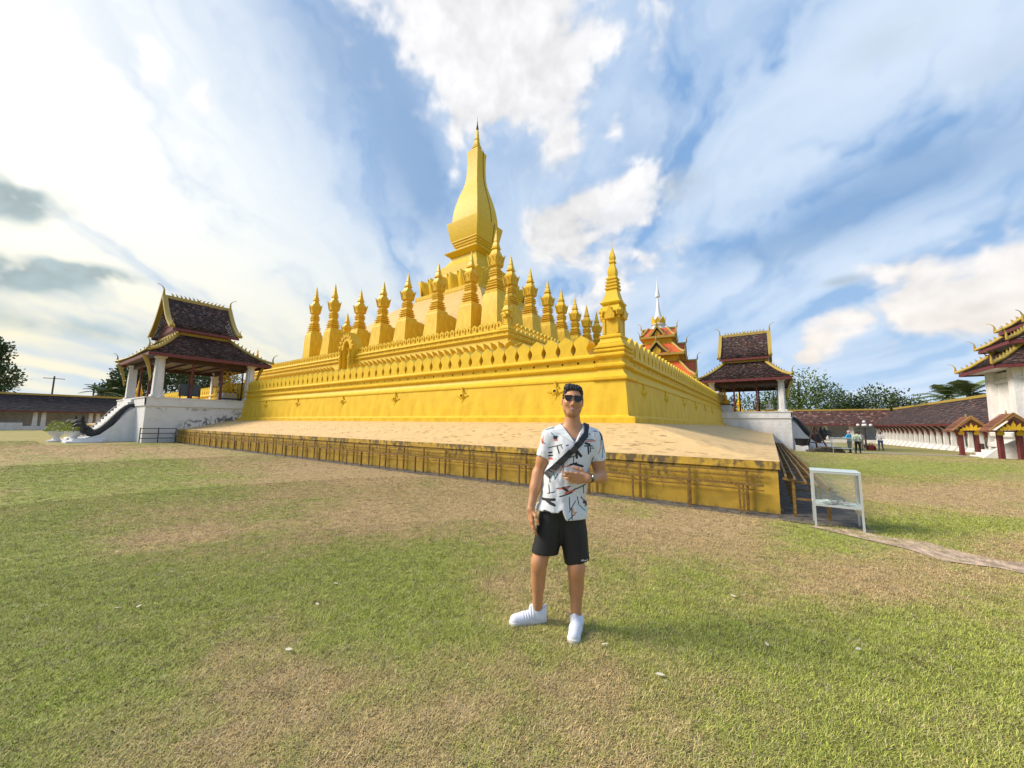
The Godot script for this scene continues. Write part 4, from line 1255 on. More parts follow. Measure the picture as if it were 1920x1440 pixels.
	mb.bar(Vector3(0, ry + 0.06, rz + 0.1), Vector3(0, ry + 0.06, -rz - 0.1), 0.24, 0.26)
	put("ridge_beam", mb, M["roof gold"], ur)
	mb = MB.new()
	crockets(mb, Vector3(0, ry + 0.15, rz - 0.2), Vector3(0, ry + 0.15, 0), 7, 0.28, Vector3(0, 0, 1))
	crockets(mb, Vector3(0, ry + 0.15, -rz + 0.2), Vector3(0, ry + 0.15, 0), 7, 0.28, Vector3(0, 0, -1))
	put("crockets", mb, M["roof gold"], ur).set_meta("kind", "stuff")
	for g in [-1, 1]:
		for s in [-1, 1]:
			mb = MB.new()
			var pts: Array = []
			for k in 11:
				var q := k / 10.0
				pts.append(Vector3(s * lerpf(0.02, ux + 0.06, q), lerpf(ry + 0.06, uy + 0.02, q) - 0.42 * sin(PI * q) + 0.02, g * (rz + 0.06)))
			for k in 10:
				var p: Vector3 = pts[k]
				var q: Vector3 = pts[k + 1]
				mb.bar(p + Vector3(0, 0.05, 0), q + Vector3(0, 0.05, 0), 0.30, 0.20)
			put("bargeboard", mb, M["roof gold"], ur)
			mb = MB.new()
			naga_finial(mb, Vector3(s * (ux + 0.02), uy + 0.1, g * (rz + 0.05)), Vector3(s, 0, 0), 0.5)
			put("naga_finial", mb, M["roof gold"], ur)
		mb = MB.new()
		naga_finial(mb, Vector3(0, ry + 0.1, g * (rz + 0.08)), Vector3(0, 0, g), 0.85)
		put("horn_finial", mb, M["roof gold"], ur)
		mb = MB.new()
		mb.prism(PackedVector2Array([Vector2(-2.6, 8.3), Vector2(-1.5, 9.0), Vector2(-0.7, 9.9), Vector2(0, 10.95), Vector2(0.7, 9.9), Vector2(1.5, 9.0), Vector2(2.6, 8.3)]), g * (rz - 0.45), g * (rz - 0.38))
		for k in 3: mb.box(Vector3(0, 8.45 + k * 0.5, g * (rz - 0.36)), Vector3(4.2 - k * 1.3, 0.08, 0.06))
		put("gable_panel", mb, M["red wood"], ur)
	# stair with cheek walls and stone serpents
	var st := node("stair", t)
	for k in 14:
		mb = MB.new()
		mb.box(Vector3(0, 3.1 - (k + 1) * 0.205 - 0.7 + 0.1, 3.45 + k * 0.145), Vector3(2.6, 1.4, 0.15))
		put("step", mb, M["white plaster"], st)
	for s in [-1, 1]:
		mb = MB.new()
		mb.xf = Transform3D(Basis(Vector3.UP, -PI * 0.5), Vector3(s * 1.62, 0, 3.3))
		mb.prism(PackedVector2Array([Vector2(0, -1.4), Vector2(0, 2.45), Vector2(0.45, 2.0), Vector2(1.0, 1.15), Vector2(1.6, 0.5), Vector2(2.15, 0.3), Vector2(2.25, -1.4)]), -0.28, 0.28)
		put("cheek_wall", mb, M["white plaster"], st)
		mb = MB.new()
		var pts: Array = []
		var rad: Array = []
		for k in 15:
			var q := k / 14.0
			var zz := lerpf(3.30, 5.62, q)
			var yy := 2.55 - 2.0 * smoothstep(0.05, 0.85, q) + 0.05 * sin(q * 9.0)
			if q > 0.85: yy += (q - 0.85) * 2.6
			pts.append(Vector3(s * 1.62, yy, zz))
			rad.append(lerpf(0.12, 0.25, minf(1.0, q * 1.3)))
		mb.tube(pts, rad, 8)
		put("naga_body", mb, M["black stone"], st)
		for hd in 5:
			mb = MB.new()
			var a := (hd - 2) * 0.42
			var b0 := Vector3(s * 1.62, 0.70, 5.62)
			var dirv := Vector3(sin(a), cos(a) * 0.95, 0.18)
			var tip: Vector3 = b0 + dirv * 0.75
			mb.tube([b0, b0 + dirv * 0.4 + Vector3(0, 0, -0.06), tip, tip + Vector3(sin(a) * 0.1, -0.02, 0.26), tip + Vector3(sin(a) * 0.14, -0.10, 0.40)], [0.15, 0.16, 0.17, 0.12, 0.05], 7)
			mb.tube([tip + Vector3(0, 0.1, -0.02), tip + dirv * 0.3 + Vector3(0, 0.10, -0.1)], [0.09, 0.01], 5)
			put("naga_head", mb, M["black stone"], st)
	mb = MB.new()
	mb.box(Vector3(0, -0.22, 5.6), Vector3(5.2, 0.7, 1.6), 0.04)
	mb.box(Vector3(0, -0.08, 5.35), Vector3(4.4, 0.7, 1.5), 0.04)
	put("landing", mb, M["white plaster"], st)
	return t

func seated_statue(called: String, label: String, at: Vector3, turn: float, k: float, m: Material) -> void:
	var o := thing(called, label, "statue", at, turn)
	o.scale = Vector3(k, k, k)
	var mb := MB.new()
	mb.lathe(Vector3.ZERO, [[0.0, 0], [0.42, 0.0], [0.44, 0.06], [0.36, 0.10], [0.40, 0.18], [0.0, 0.2]], 14)
	put("lotus_seat", mb, M["gold leaf"], o)
	mb = MB.new()
	mb.tube([Vector3(-0.34, 0.27, 0.02), Vector3(-0.18, 0.26, 0.2), Vector3(0.1, 0.25, 0.24), Vector3(0.3, 0.27, 0.06)], [0.085, 0.10, 0.10, 0.085], 8)
	mb.tube([Vector3(0, 0.22, 0), Vector3(0, 0.42, -0.01), Vector3(0, 0.62, 0), Vector3(0, 0.76, 0), Vector3(0, 0.84, 0)], [0.20, 0.155, 0.20, 0.15, 0.06], 10, 0.75)
	for s in [-1, 1]: mb.tube([Vector3(s * 0.20, 0.72, 0), Vector3(s * 0.29, 0.5, 0.02), Vector3(s * 0.22, 0.34, 0.16), Vector3(s * 0.06, 0.32, 0.22)], [0.065, 0.055, 0.05, 0.035], 7)
	put("robed_body", mb, m, o)
	mb = MB.new()
	mb.lathe(Vector3(0, 0.82, 0.01), [[0.05, 0], [0.095, 0.06], [0.11, 0.14], [0.10, 0.22], [0.06, 0.28], [0.055, 0.32], [0.02, 0.38], [0.0, 0.5]], 10)
	put("head", mb, m, o)

func build_pavilions() -> void:
	make_pavilion("tile-roofed prayer pavilion on a mould-stained white podium beside two planters", Vector3(-38.95, 0, -9.5), 0.0, M["podium"])
	make_pavilion("tile-roofed prayer pavilion on a clean white podium at the end of the right-hand wall", Vector3(-1.8, -0.25, -44.8), PI * 0.5, M["white plaster"])
	# what stands inside them
	var gm: Material = M["gold leaf"]
	seated_statue("seated_statue", "seated golden statue inside the pavilion with the stained podium", Vector3(-36.6, 3.9, -11.4), PI * 0.5, 1.0, gm)
	seated_statue("seated_statue", "seated golden statue behind the pillar of the right-hand pavilion", Vector3(-3.6, 3.75, -42.2), PI * 0.5, 1.1, gm)
	seated_statue("white_statue", "small white seated statue near the outer pillar of the right-hand pavilion", Vector3(0.0, 2.9, -42.4), 0.3, 0.9, M["white plaster"])
	for q in [[Vector3(-36.6, 3.1, -11.4), "low white altar under the statue in the pavilion with the stained podium"], [Vector3(-3.6, 2.85, -42.2), "low white altar under the statue in the right-hand pavilion"]]:
		var o := thing("altar", q[1], "altar", q[0])
		var mb := MB.new()
		mb.box(Vector3(0, 0.36, 0), Vector3(1.1, 0.72, 1.0), 0.03)
		put("altar_body", mb, M["white plaster"], o)
		mb = MB.new()
		mb.box(Vector3(0, 0.76, 0), Vector3(1.25, 0.08, 1.15), 0.02)
		put("altar_top", mb, M["red wood"], o)
	var bo := thing("notice_board", "dark blank board leaning in the opening of the stained pavilion", "board", Vector3(-35.2, 3.12, -8.6), PI * 0.5)
	var mb2 := MB.new()
	mb2.box(Vector3(0, 0.62, 0), Vector3(1.25, 0.9, 0.05), 0.01)
	put("panel", mb2, mat("board", 0.05, 0.065, 0.07, 0.5), bo)
	for s in [-1, 1]:
		mb2 = MB.new()
		mb2.bar(Vector3(s * 0.55, 0, 0.12), Vector3(s * 0.55, 0.95, -0.04), 0.05)
		put("leg", mb2, M["dark wood"], bo)
	# openwork gilded screen in the left pavilion
	var sc := thing("openwork_screen", "gilded openwork screen beside the statue in the stained pavilion", "screen", Vector3(-35.4, 3.12, -11.2), PI * 0.5)
	mb2 = MB.new()
	for k in 5:
		for j in 4:
			var c := Vector3(-0.5 + j * 0.33, 0.45 + k * 0.42, 0)
			var pts: Array = []
			for i in 9: pts.append(c + Vector3(cos(i * TAU / 8.0) * 0.15, sin(i * TAU / 8.0) * 0.19, 0))
			mb2.tube(pts, [0.03], 5)
	stuff(put("scrollwork", mb2, M["gold leaf"], sc))
	mb2 = MB.new()
	for s in [-1, 1]: mb2.box(Vector3(s * 0.72, 1.2, 0), Vector3(0.08, 2.4, 0.08))
	mb2.box(Vector3(0, 2.4, 0), Vector3(1.52, 0.1, 0.08))
	mb2.box(Vector3(0, 0.15, 0), Vector3(1.36, 0.1, 0.08))
	put("frame", mb2, M["dark wood"], sc)

# ---------------------------------------------------------------- cloister galleries
# straight gallery: local x along its run (0..length), the open front faces local +z
func make_gallery(label: String, at: Vector3, turn: float, length: float, o: Dictionary) -> Node3D:
	var t := thing("cloister_gallery", label, "gallery", at, turn, "cloister galleries round the lawn")
	var rng := RandomNumberGenerator.new()
	rng.seed = 23
	var eave: float = o.eave
	var ridge: float = o.ridge
	var depth: float = o.depth
	var mb := MB.new()
	mb.box(Vector3(length * 0.5, eave * 0.5 - 0.6, -depth * 0.5 + o.get("back", 0.0) * 0.5), Vector3(length, eave + 1.2, 0.3))
	put("inner_wall", mb, M["white plaster"], t)
	mb = MB.new()
	var hb: float = o.get("plinth", 0.55)
	mb.box(Vector3(length * 0.5, hb * 0.5 - 0.75, 0.0), Vector3(length, hb + 1.5, depth + 0.1))
	put("plinth", mb, M["white plaster"], t)
	# roof
	var r := node("roof", t)
	mb = MB.new()
	var oh: float = o.get("over", 0.9)
	var a := Vector3(0, eave, depth * 0.5 + oh)
	var b := Vector3(length, eave, depth * 0.5 + oh)
	tile_slope(mb, a, b, Vector3(length, ridge, 0), Vector3(0, ridge, 0), 0.12, o.tile, o.tile * 0.9, rng, o.pal)
	mb.col = Color(0.05, 0.03, 0.03)
	mb.quad(Vector3(0, eave, -depth * 0.5 - oh), Vector3(length, eave, -depth * 0.5 - oh), Vector3(length, ridge, 0), Vector3(0, ridge, 0), Vector3(0, 1, -0.5))
	mb.quad(a + Vector3(0, -0.03, 0), b + Vector3(0, -0.03, 0), Vector3(length, ridge - 0.14, 0), Vector3(0, ridge - 0.14, 0), Vector3(0, -1, 0))
	stuff(put("roof_tiles", mb, M["tile"], r))
	mb = MB.new()
	mb.bar(Vector3(0, ridge + 0.08, 0), Vector3(length, ridge + 0.08, 0), 0.34, 0.26)
	put("ridge_cap", mb, M["roof gold"], r)
	mb = MB.new()
	mb.bar(a + Vector3(0, -0.08, 0), b + Vector3(0, -0.08, 0), 0.08, 0.18)
	put("fascia", mb, M["red wood"], r)
	for g in [0.0, length]:
		mb = MB.new()
		mb.tri(Vector3(g, eave, depth * 0.5), Vector3(g, eave, -depth * 0.5), Vector3(g, ridge - 0.1, 0), Vector3(-1 if g == 0.0 else 1, 0, 0))
		put("gable_end", mb, M["white plaster"], t)
	var step: float = o.step
	var n := int(length / step)
	for i in n + 1:
		var x: float = i * step + o.get("shift", 0.2)
		if x > length: break
		for q in o.get("pair", [0.0]):
			mb = MB.new()
			var w: float = o.get("colw", 0.34)
			mb.taper(Vector3(x + q, (eave + hb) * 0.5 - 0.04, depth * 0.5 - 0.15), w * 0.55, w * 0.55, w * 0.46, w * 0.46, eave - hb + 0.05)
			put("column", mb, M["white plaster"], t)
		if o.get("bracket", false):
			mb = MB.new()
			mb.xf = Transform3D(Basis(Vector3.UP, -PI * 0.5), Vector3(x, eave - 1.15, depth * 0.5 + 0.06))
			mb.prism(PackedVector2Array([Vector2(0, 0), Vector2(0.14, 0.02), Vector2(0.14, 0.2), Vector2(0.3, 0.65), Vector2(0.8, 1.06), Vector2(0.55, 1.1), Vector2(0.1, 0.7), Vector2(-0.02, 0.3)]), -0.05, 0.05)
			put("eave_bracket", mb, M["red wood"], t)
		if o.get("buttress", false):
			mb = MB.new()
			mb.xf = Transform3D(Basis(Vector3.UP, -PI * 0.5), Vector3(x + step * 0.5, 0, depth * 0.5))
			mb.prism(PackedVector2Array([Vector2(0, -1.0), Vector2(0, hb + 0.05), Vector2(0.15, hb), Vector2(0.7, 0.0), Vector2(0.8, -1.0)]), -step * 0.36, step * 0.36)
			put("sloping_plinth_block", mb, M["white plaster"], t)
		if o.get("bench", false) and i % 2 == 0:
			mb = MB.new()
			mb.box(Vector3(x + step * 0.5, hb + 0.2, depth * 0.5 - 0.1), Vector3(step * 0.62, 0.5, 0.3))
			put("parapet", mb, M["white plaster"], t)
	return t

func build_galleries() -> void:
	var red := [Color(0.10, 0.042, 0.034), Color(0.075, 0.034, 0.029), Color(0.13, 0.058, 0.046), Color(0.055, 0.03, 0.027), Color(0.20, 0.12, 0.10), Color(0.09, 0.04, 0.033)]
	# beyond the lawn on the right: two wings meeting in a corner
	make_gallery("low white gallery with reddish tiles facing us beyond the right-hand pavilion", Vector3(-6.0, -1.05, -87.0), 0.0, 22.5, {"eave": 3.0, "ridge": 5.55, "depth": 4.2, "plinth": 0.5, "step": 3.4, "tile": 0.34, "pal": red, "colw": 0.62, "pair": [0.0]})
	var wing := make_gallery("long gallery running back with a row of white piers and brackets", Vector3(16.7, -1.0, -85.0), -PI * 0.5, 45.0, {"eave": 2.92, "ridge": 5.5, "depth": 4.0, "plinth": 0.75, "step": 1.95, "tile": 0.30, "pal": dark_tiles(), "colw": 0.30, "bracket": true, "buttress": true, "over": 0.75, "back": 2.6})
	# beyond the stained pavilion on the left
	make_gallery("dark low gallery on the far left edge of the lawn", Vector3(-87.0, 0.1, 22.0), PI * 0.5, 60.0, {"eave": 2.55, "ridge": 4.9, "depth": 4.0, "plinth": 0.45, "step": 5.2, "tile": 0.36, "pal": [Color(0.035, 0.028, 0.03), Color(0.05, 0.036, 0.036), Color(0.028, 0.026, 0.03)], "colw": 0.42, "pair": [0.0, 0.75], "bench": true})

# ---------------------------------------------------------------- tiered gatehouse at the right edge
func hip_tier(t: Node, called: String, c: Vector3, ax: float, az: float, bx: float, bz: float, h: float, rng: RandomNumberGenerator) -> void:
	var o := node(called, t)
	var mb := MB.new()
	var e := [c + Vector3(-ax, 0, az), c + Vector3(ax, 0, az), c + Vector3(ax, 0, -az), c + Vector3(-ax, 0, -az)]
	var u := [c + Vector3(-bx, h, bz), c + Vector3(bx, h, bz), c + Vector3(bx, h, -bz), c + Vector3(-bx, h, -bz)]
	for i in 4: tile_slope(mb, e[i], e[(i + 1) % 4], u[(i + 1) % 4], u[i], 0.10, 0.24, 0.2, rng, dark_tiles())
	stuff(put("roof_tiles", mb, M["tile"], o))
	mb = MB.new()
	for i in 4: mb.bar(e[i] + Vector3(0, -0.12, 0), e[(i + 1) % 4] + Vector3(0, -0.12, 0), 0.1, 0.22)
	put("fascia", mb, M["red wood"], o)
	mb = MB.new()
	mb.box(c + Vector3(0, -0.1, 0), Vector3(ax * 1.96, 0.06, az * 1.96))
	put("soffit", mb, M["white plaster"], o)
	for i in 4:
		mb = MB.new()
		var dir := Vector3(e[i].x - c.x, 0, e[i].z - c.z).normalized()
		mb.tube([e[i] + Vector3(0, 0.12, 0) + dir * 0.15, e[i].lerp(u[i], 0.3) + Vector3(0, 0.03, 0), e[i].lerp(u[i], 0.7) + Vector3(0, 0.03, 0), u[i] + Vector3(0, 0.08, 0)], [0.12], 6)
		naga_finial(mb, e[i] + dir * 0.15 + Vector3(0, 0.05, 0), dir, 0.75)
		put("hip_ridge", mb, M["roof gold"], o)
		mb = MB.new()
		crockets(mb, e[i] + Vector3(0, 0.18, 0), u[i] + Vector3(0, 0.12, 0), 8, 0.24, dir)
		put("crockets", mb, M["roof gold"], o).set_meta("kind", "stuff")

func build_gatehouse() -> void:
	var rng := RandomNumberGenerator.new()
	rng.seed = 31
	# local origin under the middle of the building; it stands astride the long gallery
	var t := thing("gatehouse", "tall white gatehouse with stacked golden-edged roofs at the right edge", "gatehouse", Vector3(16.3, -0.7, -39.9))
	var mb := MB.new()
	sq(mb, [[3.3, -1.0], [3.3, 0.9], [3.45, 0.95], [3.45, 1.2], [3.15, 1.3], [3.15, 1.6], [3.35, 1.7], [3.35, 1.95], [3.0, 2.1], [2.9, 6.1]], Vector3.ZERO, 10, 1.0, 0.62)
	put("wall_body", mb, M["white plaster"], t)
	for s in [-1, 1]:
		for z in [-1.55, 1.55]:
			mb = MB.new()
			mb.taper(Vector3(s * 2.98, 4.1, z), 0.32, 0.4, 0.26, 0.34, 4.2)
			put("pilaster", mb, M["white plaster"], t)
	for x in [-2.5, -0.8, 0.8, 2.5]:
		mb = MB.new()
		mb.taper(Vector3(x, 4.1, 1.86), 0.42, 0.16, 0.36, 0.14, 4.2)
		put("pilaster", mb, M["white plaster"], t)
	mb = MB.new()
	sq(mb, [[2.95, 5.4], [3.05, 5.45], [3.05, 5.6], [2.95, 5.65]], Vector3.ZERO, 10, 1.0, 0.64)
	put("string_course", mb, M["white plaster"], t)
	hip_tier(t, "lower_roof", Vector3(0, 6.35, 0), 4.2, 2.75, 2.6, 1.6, 1.35, rng)
	mb = MB.new()
	mb.box(Vector3(0, 7.7, 0), Vector3(5.0, 0.9, 3.0))
	put("drum_wall", mb, M["white plaster"], t)
	hip_tier(t, "middle_roof", Vector3(0.2, 7.95, -0.05), 3.45, 2.2, 2.0, 1.2, 1.2, rng)
	hip_tier(t, "upper_roof", Vector3(0.4, 9.1, 0), 2.75, 1.75, 1.2, 0.7, 1.4, rng)
	mb = MB.new()
	sq(mb, [[1.1, 10.3], [0.9, 10.5], [0.9, 10.9], [0.5, 11.2], [0.5, 11.6], [0.2, 12.2], [0.1, 13.6], [0.0, 14.6]], Vector3(0.4, 0, 0), 20)
	put("spire", mb, M["roof gold"], t)
	# lower porch roof towards us
	hip_tier(t, "porch_roof", Vector3(0.8, 2.55, 3.6), 2.4, 1.7, 1.4, 0.6, 1.1, rng)
	for x in [-1.2, 2.8]:
		mb = MB.new()
		mb.taper(Vector3(x, 1.2, 4.9), 0.22, 0.22, 0.18, 0.18, 2.6)
		put("porch_pillar", mb, M["white plaster"], t)
	for k in 5:
		mb = MB.new()
		mb.box(Vector3(-4.0 - k * 0.28, 0.75 - k * 0.2 - 0.35, 0.2), Vector3(0.29, 0.7, 2.2))
		put("step", mb, M["white plaster"], t)
	mb = MB.new()
	mb.xf = Transform3D(Basis(), Vector3(-3.2, 0, 0))
	mb.prism(PackedVector2Array([Vector2(0, -0.6), Vector2(0, 1.6), Vector2(-0.8, 1.1), Vector2(-1.5, 0.4), Vector2(-2.0, -0.1), Vector2(-2.0, -0.6)]), 1.32, 1.62)
	put("stair_cheek", mb, M["white plaster"], t)
	# two little red gateways in front of it
	for q in [[Vector3(12.0, -0.62, -42.1), 0.95, "small gilded red gateway standing farther along the gallery"], [Vector3(12.4, -0.62, -37.5), 0.98, "small gilded red gateway standing nearest the gatehouse corner"]]:
		var g := thing("red_gateway", q[2], "gateway", q[0], 0.12, "small red gateways by the gatehouse")
		g.scale = Vector3(q[1], q[1], q[1])
		for s in [-1, 1]:
			var p := MB.new()
			p.box(Vector3(s * 0.42, 1.0, 0), Vector3(0.24, 2.0, 0.24), 0.02)
			p.box(Vector3(s * 0.42, 0.12, 0), Vector3(0.34, 0.24, 0.34), 0.02)
			put("post", p, M["red wood"], g)
			p = MB.new()
			p.prism(leaf_poly(0.34, 0.42), -0.05, 0.05)
			var lf := put("gilt_bracket", p, M["gold leaf"], g, Vector3(s * 0.42, 1.75, 0.14))
		for k in 3:
			var ww := 1.12 - k * 0.27
			var yb := 2.05 + k * 0.27
			for s in [-1, 1]:
				var p := MB.new()
				for j in 9:
					var z0 := -0.62 + j * 0.138
					p.quad(Vector3(s * ww, yb, z0), Vector3(s * ww, yb + 0.02, z0 + 0.13), Vector3(s * 0.02, yb + 0.98 - k * 0.20, z0 + 0.13), Vector3(s * 0.02, yb + 0.96 - k * 0.20, z0), Vector3(s, 1, 0))
					p.quad(Vector3(s * ww, yb - 0.05, z0), Vector3(s * ww, yb - 0.05, z0 + 0.13), Vector3(s * 0.02, yb + 0.90 - k * 0.20, z0 + 0.13), Vector3(s * 0.02, yb + 0.90 - k * 0.20, z0), Vector3(-s, -1, 0))
				put("roof_slope", p, M["copper tile"] if M.has("copper tile") else mat("copper tile", 0.30, 0.12, 0.06, 0.6), g)
				p = MB.new()
				p.bar(Vector3(s * ww, yb, 0.64), Vector3(0, yb + 1.0 - k * 0.20, 0.64), 0.07, 0.09)
				put("bargeboard", p, M["gilt brown"] if M.has("gilt brown") else mat("gilt brown", 0.36, 0.19, 0.06, 0.5), g)
		var gp := MB.new()
		gp.prism(PackedVector2Array([Vector2(-0.75, 2.08), Vector2(0, 2.80), Vector2(0.75, 2.08)]), 0.45, 0.5)
		put("pediment", gp, M["red wood"], g)
		for k in 7:
			gp = MB.new()
			gp.xf = Transform3D(Basis(Vector3(0, 0, 1), (k - 3) * -0.28), Vector3((k - 3) * 0.165, 2.10, 0.5))
			gp.prism(leaf_poly(0.22, 0.60 - absf(k - 3) * 0.15), 0.0, 0.05, PackedVector2Array(), 0.012)
			put("gilt_leaf", gp, M["gold leaf"], g)
		gp = MB.new()
		gp.box(Vector3(0, 2.02, 0), Vector3(1.7, 0.1, 0.3))
		put("lintel", gp, M["red wood"], g)
		gp = MB.new()
		gp.tube([Vector3(0, 3.0, 0), Vector3(0, 3.2, 0), Vector3(0, 3.4, 0)], [0.08, 0.05, 0.01], 6)
		put("finial", gp, M["roof gold"], g)
		gp = MB.new()
		gp.box(Vector3(0.62, 0.55, 0), Vector3(0.18, 1.1, 0.5), 0.03)
		put("side_panel", gp, M["dark wood"], g)

# ---------------------------------------------------------------- orange-roofed temple behind
func gable_cross(o: Node, c: Vector3, w: float, l: float, h: float, face: float) -> void:
	# one gabled arm: ridge runs outwards along the turned z axis
	var g := node("gable_roof", o, c, face)
	for s in [-1, 1]:
		var mb := MB.new()
		for k in 5:
			var q0 := k / 5.0
			var q1 := (k + 1) / 5.0
			var p0 := Vector3(s * w * q0, h * pow(1 - q0, 1.25), 0)
			var p1 := Vector3(s * w * q1, h * pow(1 - q1, 1.25), 0)
			mb.quad(p0, p1, p1 + Vector3(0, 0, l), p0 + Vector3(0, 0, l), Vector3(s, 1, 0))
			mb.quad(p0 - Vector3(0, 0.15, 0), p1 - Vector3(0, 0.15, 0), p1 + Vector3(0, -0.15, l), p0 + Vector3(0, -0.15, l), Vector3(-s, -1, 0))
		put("roof_slope", mb, M["orange tile"], g)
		mb = MB.new()
		for k in 5:
			var q0 := k / 5.0
			var q1 := (k + 1) / 5.0
			mb.bar(Vector3(s * w * q0, h * pow(1 - q0, 1.25) + 0.1, l), Vector3(s * w * q1, h * pow(1 - q1, 1.25) + 0.1, l), 0.35, 0.45)
		naga_finial(mb, Vector3(s * w, 0.1, l), Vector3(s, 0, 0), 1.2)
		put("bargeboard", mb, M["roof gold"], g)
	var m2 := MB.new()
	m2.prism(PackedVector2Array([Vector2(-w * 0.82, 0.0), Vector2(-w * 0.4, h * 0.42), Vector2(0, h * 0.88), Vector2(w * 0.4, h * 0.42), Vector2(w * 0.82, 0.0)]), l - 0.6, l - 0.45)
	put("pediment", m2, M["dark wood"], g)
	m2 = MB.new()
	m2.prism(leaf_poly(w * 0.7, h * 0.6), l - 0.44, l - 0.36)
	put("gilt_carving", m2, M["gold leaf"], g)
	m2 = MB.new()
	m2.bar(Vector3(0, h + 0.1, 0), Vector3(0, h + 0.1, l + 0.2), 0.4, 0.4)
	naga_finial(m2, Vector3(0, h + 0.2, l + 0.2), Vector3(0, 0, 1), 1.6)
	put("ridge", m2, M["roof gold"], g)

func build_temple() -> void:
	var t := thing("orange_temple", "distant temple with tiered orange roofs and a white spire behind the right-hand wall", "temple", Vector3(-22.9, 0, -100.0), 0.12)
	t.scale = Vector3(1.0, 1.06, 1.0)
	for lv in [[8.2, 4.4, 12.3, 16.6, 0], [6.0, 3.4, 18.0, 20.9, 1], [4.0, 2.2, 22.6, 25.0, 2]]:
		var half: float = lv[0]
		var mb := MB.new()
		sq(mb, [[half * 0.80, lv[2] - 5.0 if lv[4] == 0 else lv[2] - 2.2], [half * 0.80, lv[2] - 0.3], [half * 1.0, lv[2] - 0.3], [half * 1.03, lv[2] - 0.05]], Vector3.ZERO, 10)
		put("wall_tier", mb, M["gold wall"], t)
		mb = MB.new()
		sq(mb, [[half * 1.03, lv[2]], [half * 0.86, lv[2] + (lv[3] - lv[2]) * 0.28], [half * 0.66, lv[2] + (lv[3] - lv[2]) * 0.72], [half * 0.56, lv[3]]], Vector3.ZERO, 50)
		put("hipped_roof", mb, M["orange tile"], t)
		mb = MB.new()
		for s in 4:
			mb.xf = Transform3D(Basis(Vector3.UP, s * PI * 0.5), Vector3.ZERO)
			mb.tube([Vector3(half * 1.05, lv[2] + 0.1, half * 1.05), Vector3(half * 0.86, lv[2] + (lv[3] - lv[2]) * 0.30, half * 0.86), Vector3(half * 0.56, lv[3] + 0.1, half * 0.56)], [0.3], 6)
			mb.bar(Vector3(-half * 1.03, lv[2] - 0.15, half * 1.04), Vector3(half * 1.03, lv[2] - 0.15, half * 1.04), 0.25, 0.5)
			naga_finial(mb, Vector3(half * 1.05, lv[2], half * 1.05), Vector3(0.7, 0, 0.7), 1.3)
		put("gilt_edges", mb, M["roof gold"], t)
		for s in 4: gable_cross(t, Vector3(0, lv[2] + 0.15, 0), lv[1] * 0.85, half * 1.04, (lv[3] - lv[2]) * 1.02, s * PI * 0.5)
	for s in 4:
		for k in 4:
			var mb := MB.new()
			mb.xf = Transform3D(Basis(Vector3.UP, s * PI * 0.5), Vector3.ZERO)
			mb.taper(Vector3(-7.5 + k * 5.0, 5.6, 7.7), 0.5, 0.5, 0.42, 0.42, 13.2)
			put("column", mb, M["gold wall"], t)
	var m3 := MB.new()
	m3.box(Vector3(0, 5.0, 0), Vector3(11.0, 12.0, 11.0))
	put("hall_wall", m3, M["tan plaster"], t)
	m3 = MB.new()
	m3.lathe(Vector3.ZERO, [[2.3, 24.8], [1.7, 25.3], [1.5, 26.0], [1.9, 26.3], [1.5, 26.6]], 16)
	put("spire_drum", m3, M["white plaster"], t)
	m3 = MB.new()
	for s in 8:
		m3.xf = Transform3D(Basis(Vector3.UP, s * PI * 0.25), Vector3.ZERO) * Transform3D(Basis(Vector3.RIGHT, 0.15), Vector3(0, 26.3, 1.45))
		m3.prism(leaf_poly(1.25, 2.0), -0.1, 0.12)
	put("lotus_crown", m3, M["gold leaf"], t)
	m3 = MB.new()
	m3.lathe(Vector3.ZERO, [[1.4, 26.4], [1.1, 28.2], [0.75, 29.0], [0.5, 30.2], [0.3, 31.8], [0.18, 33.4], [0.62, 33.6], [0.5, 34.4], [0.22, 36.0], [0.08, 37.6], [0.0, 39.0]], 12)
	put("spire", m3, M["white paint"], t)

# ---------------------------------------------------------------- figures by distance fields
func cap(p: Vector3, a: Vector3, b: Vector3, ra: float, rb: float) -> float:
	var ab := b - a
	var t := clampf((p - a).dot(ab) / maxf(ab.length_squared(), 1e-9), 0.0, 1.0)
	return p.distance_to(a + ab * t) - lerpf(ra, rb, t)

func ell(p: Vector3, c: Vector3, r: Vector3) -> float:
	var q := (p - c) / r
	var k0 := q.length()
	var k1 := (q / r).length()
	return k0 * (k0 - 1.0) / maxf(k1, 1e-6)

func smin(a: float, b: float, k: float) -> float:
	var h := maxf(k - absf(a - b), 0.0) / k
	return minf(a, b) - h * h * k * 0.25

func smax(a: float, b: float, k: float) -> float:
	return -smin(-a, -b, k)

func bones(p: Vector3, list: Array, k: float) -> float:
	var d := 1e3
	for b in list: d = smin(d, cap(p, b[0], b[1], b[2], b[3]), k)
	return d

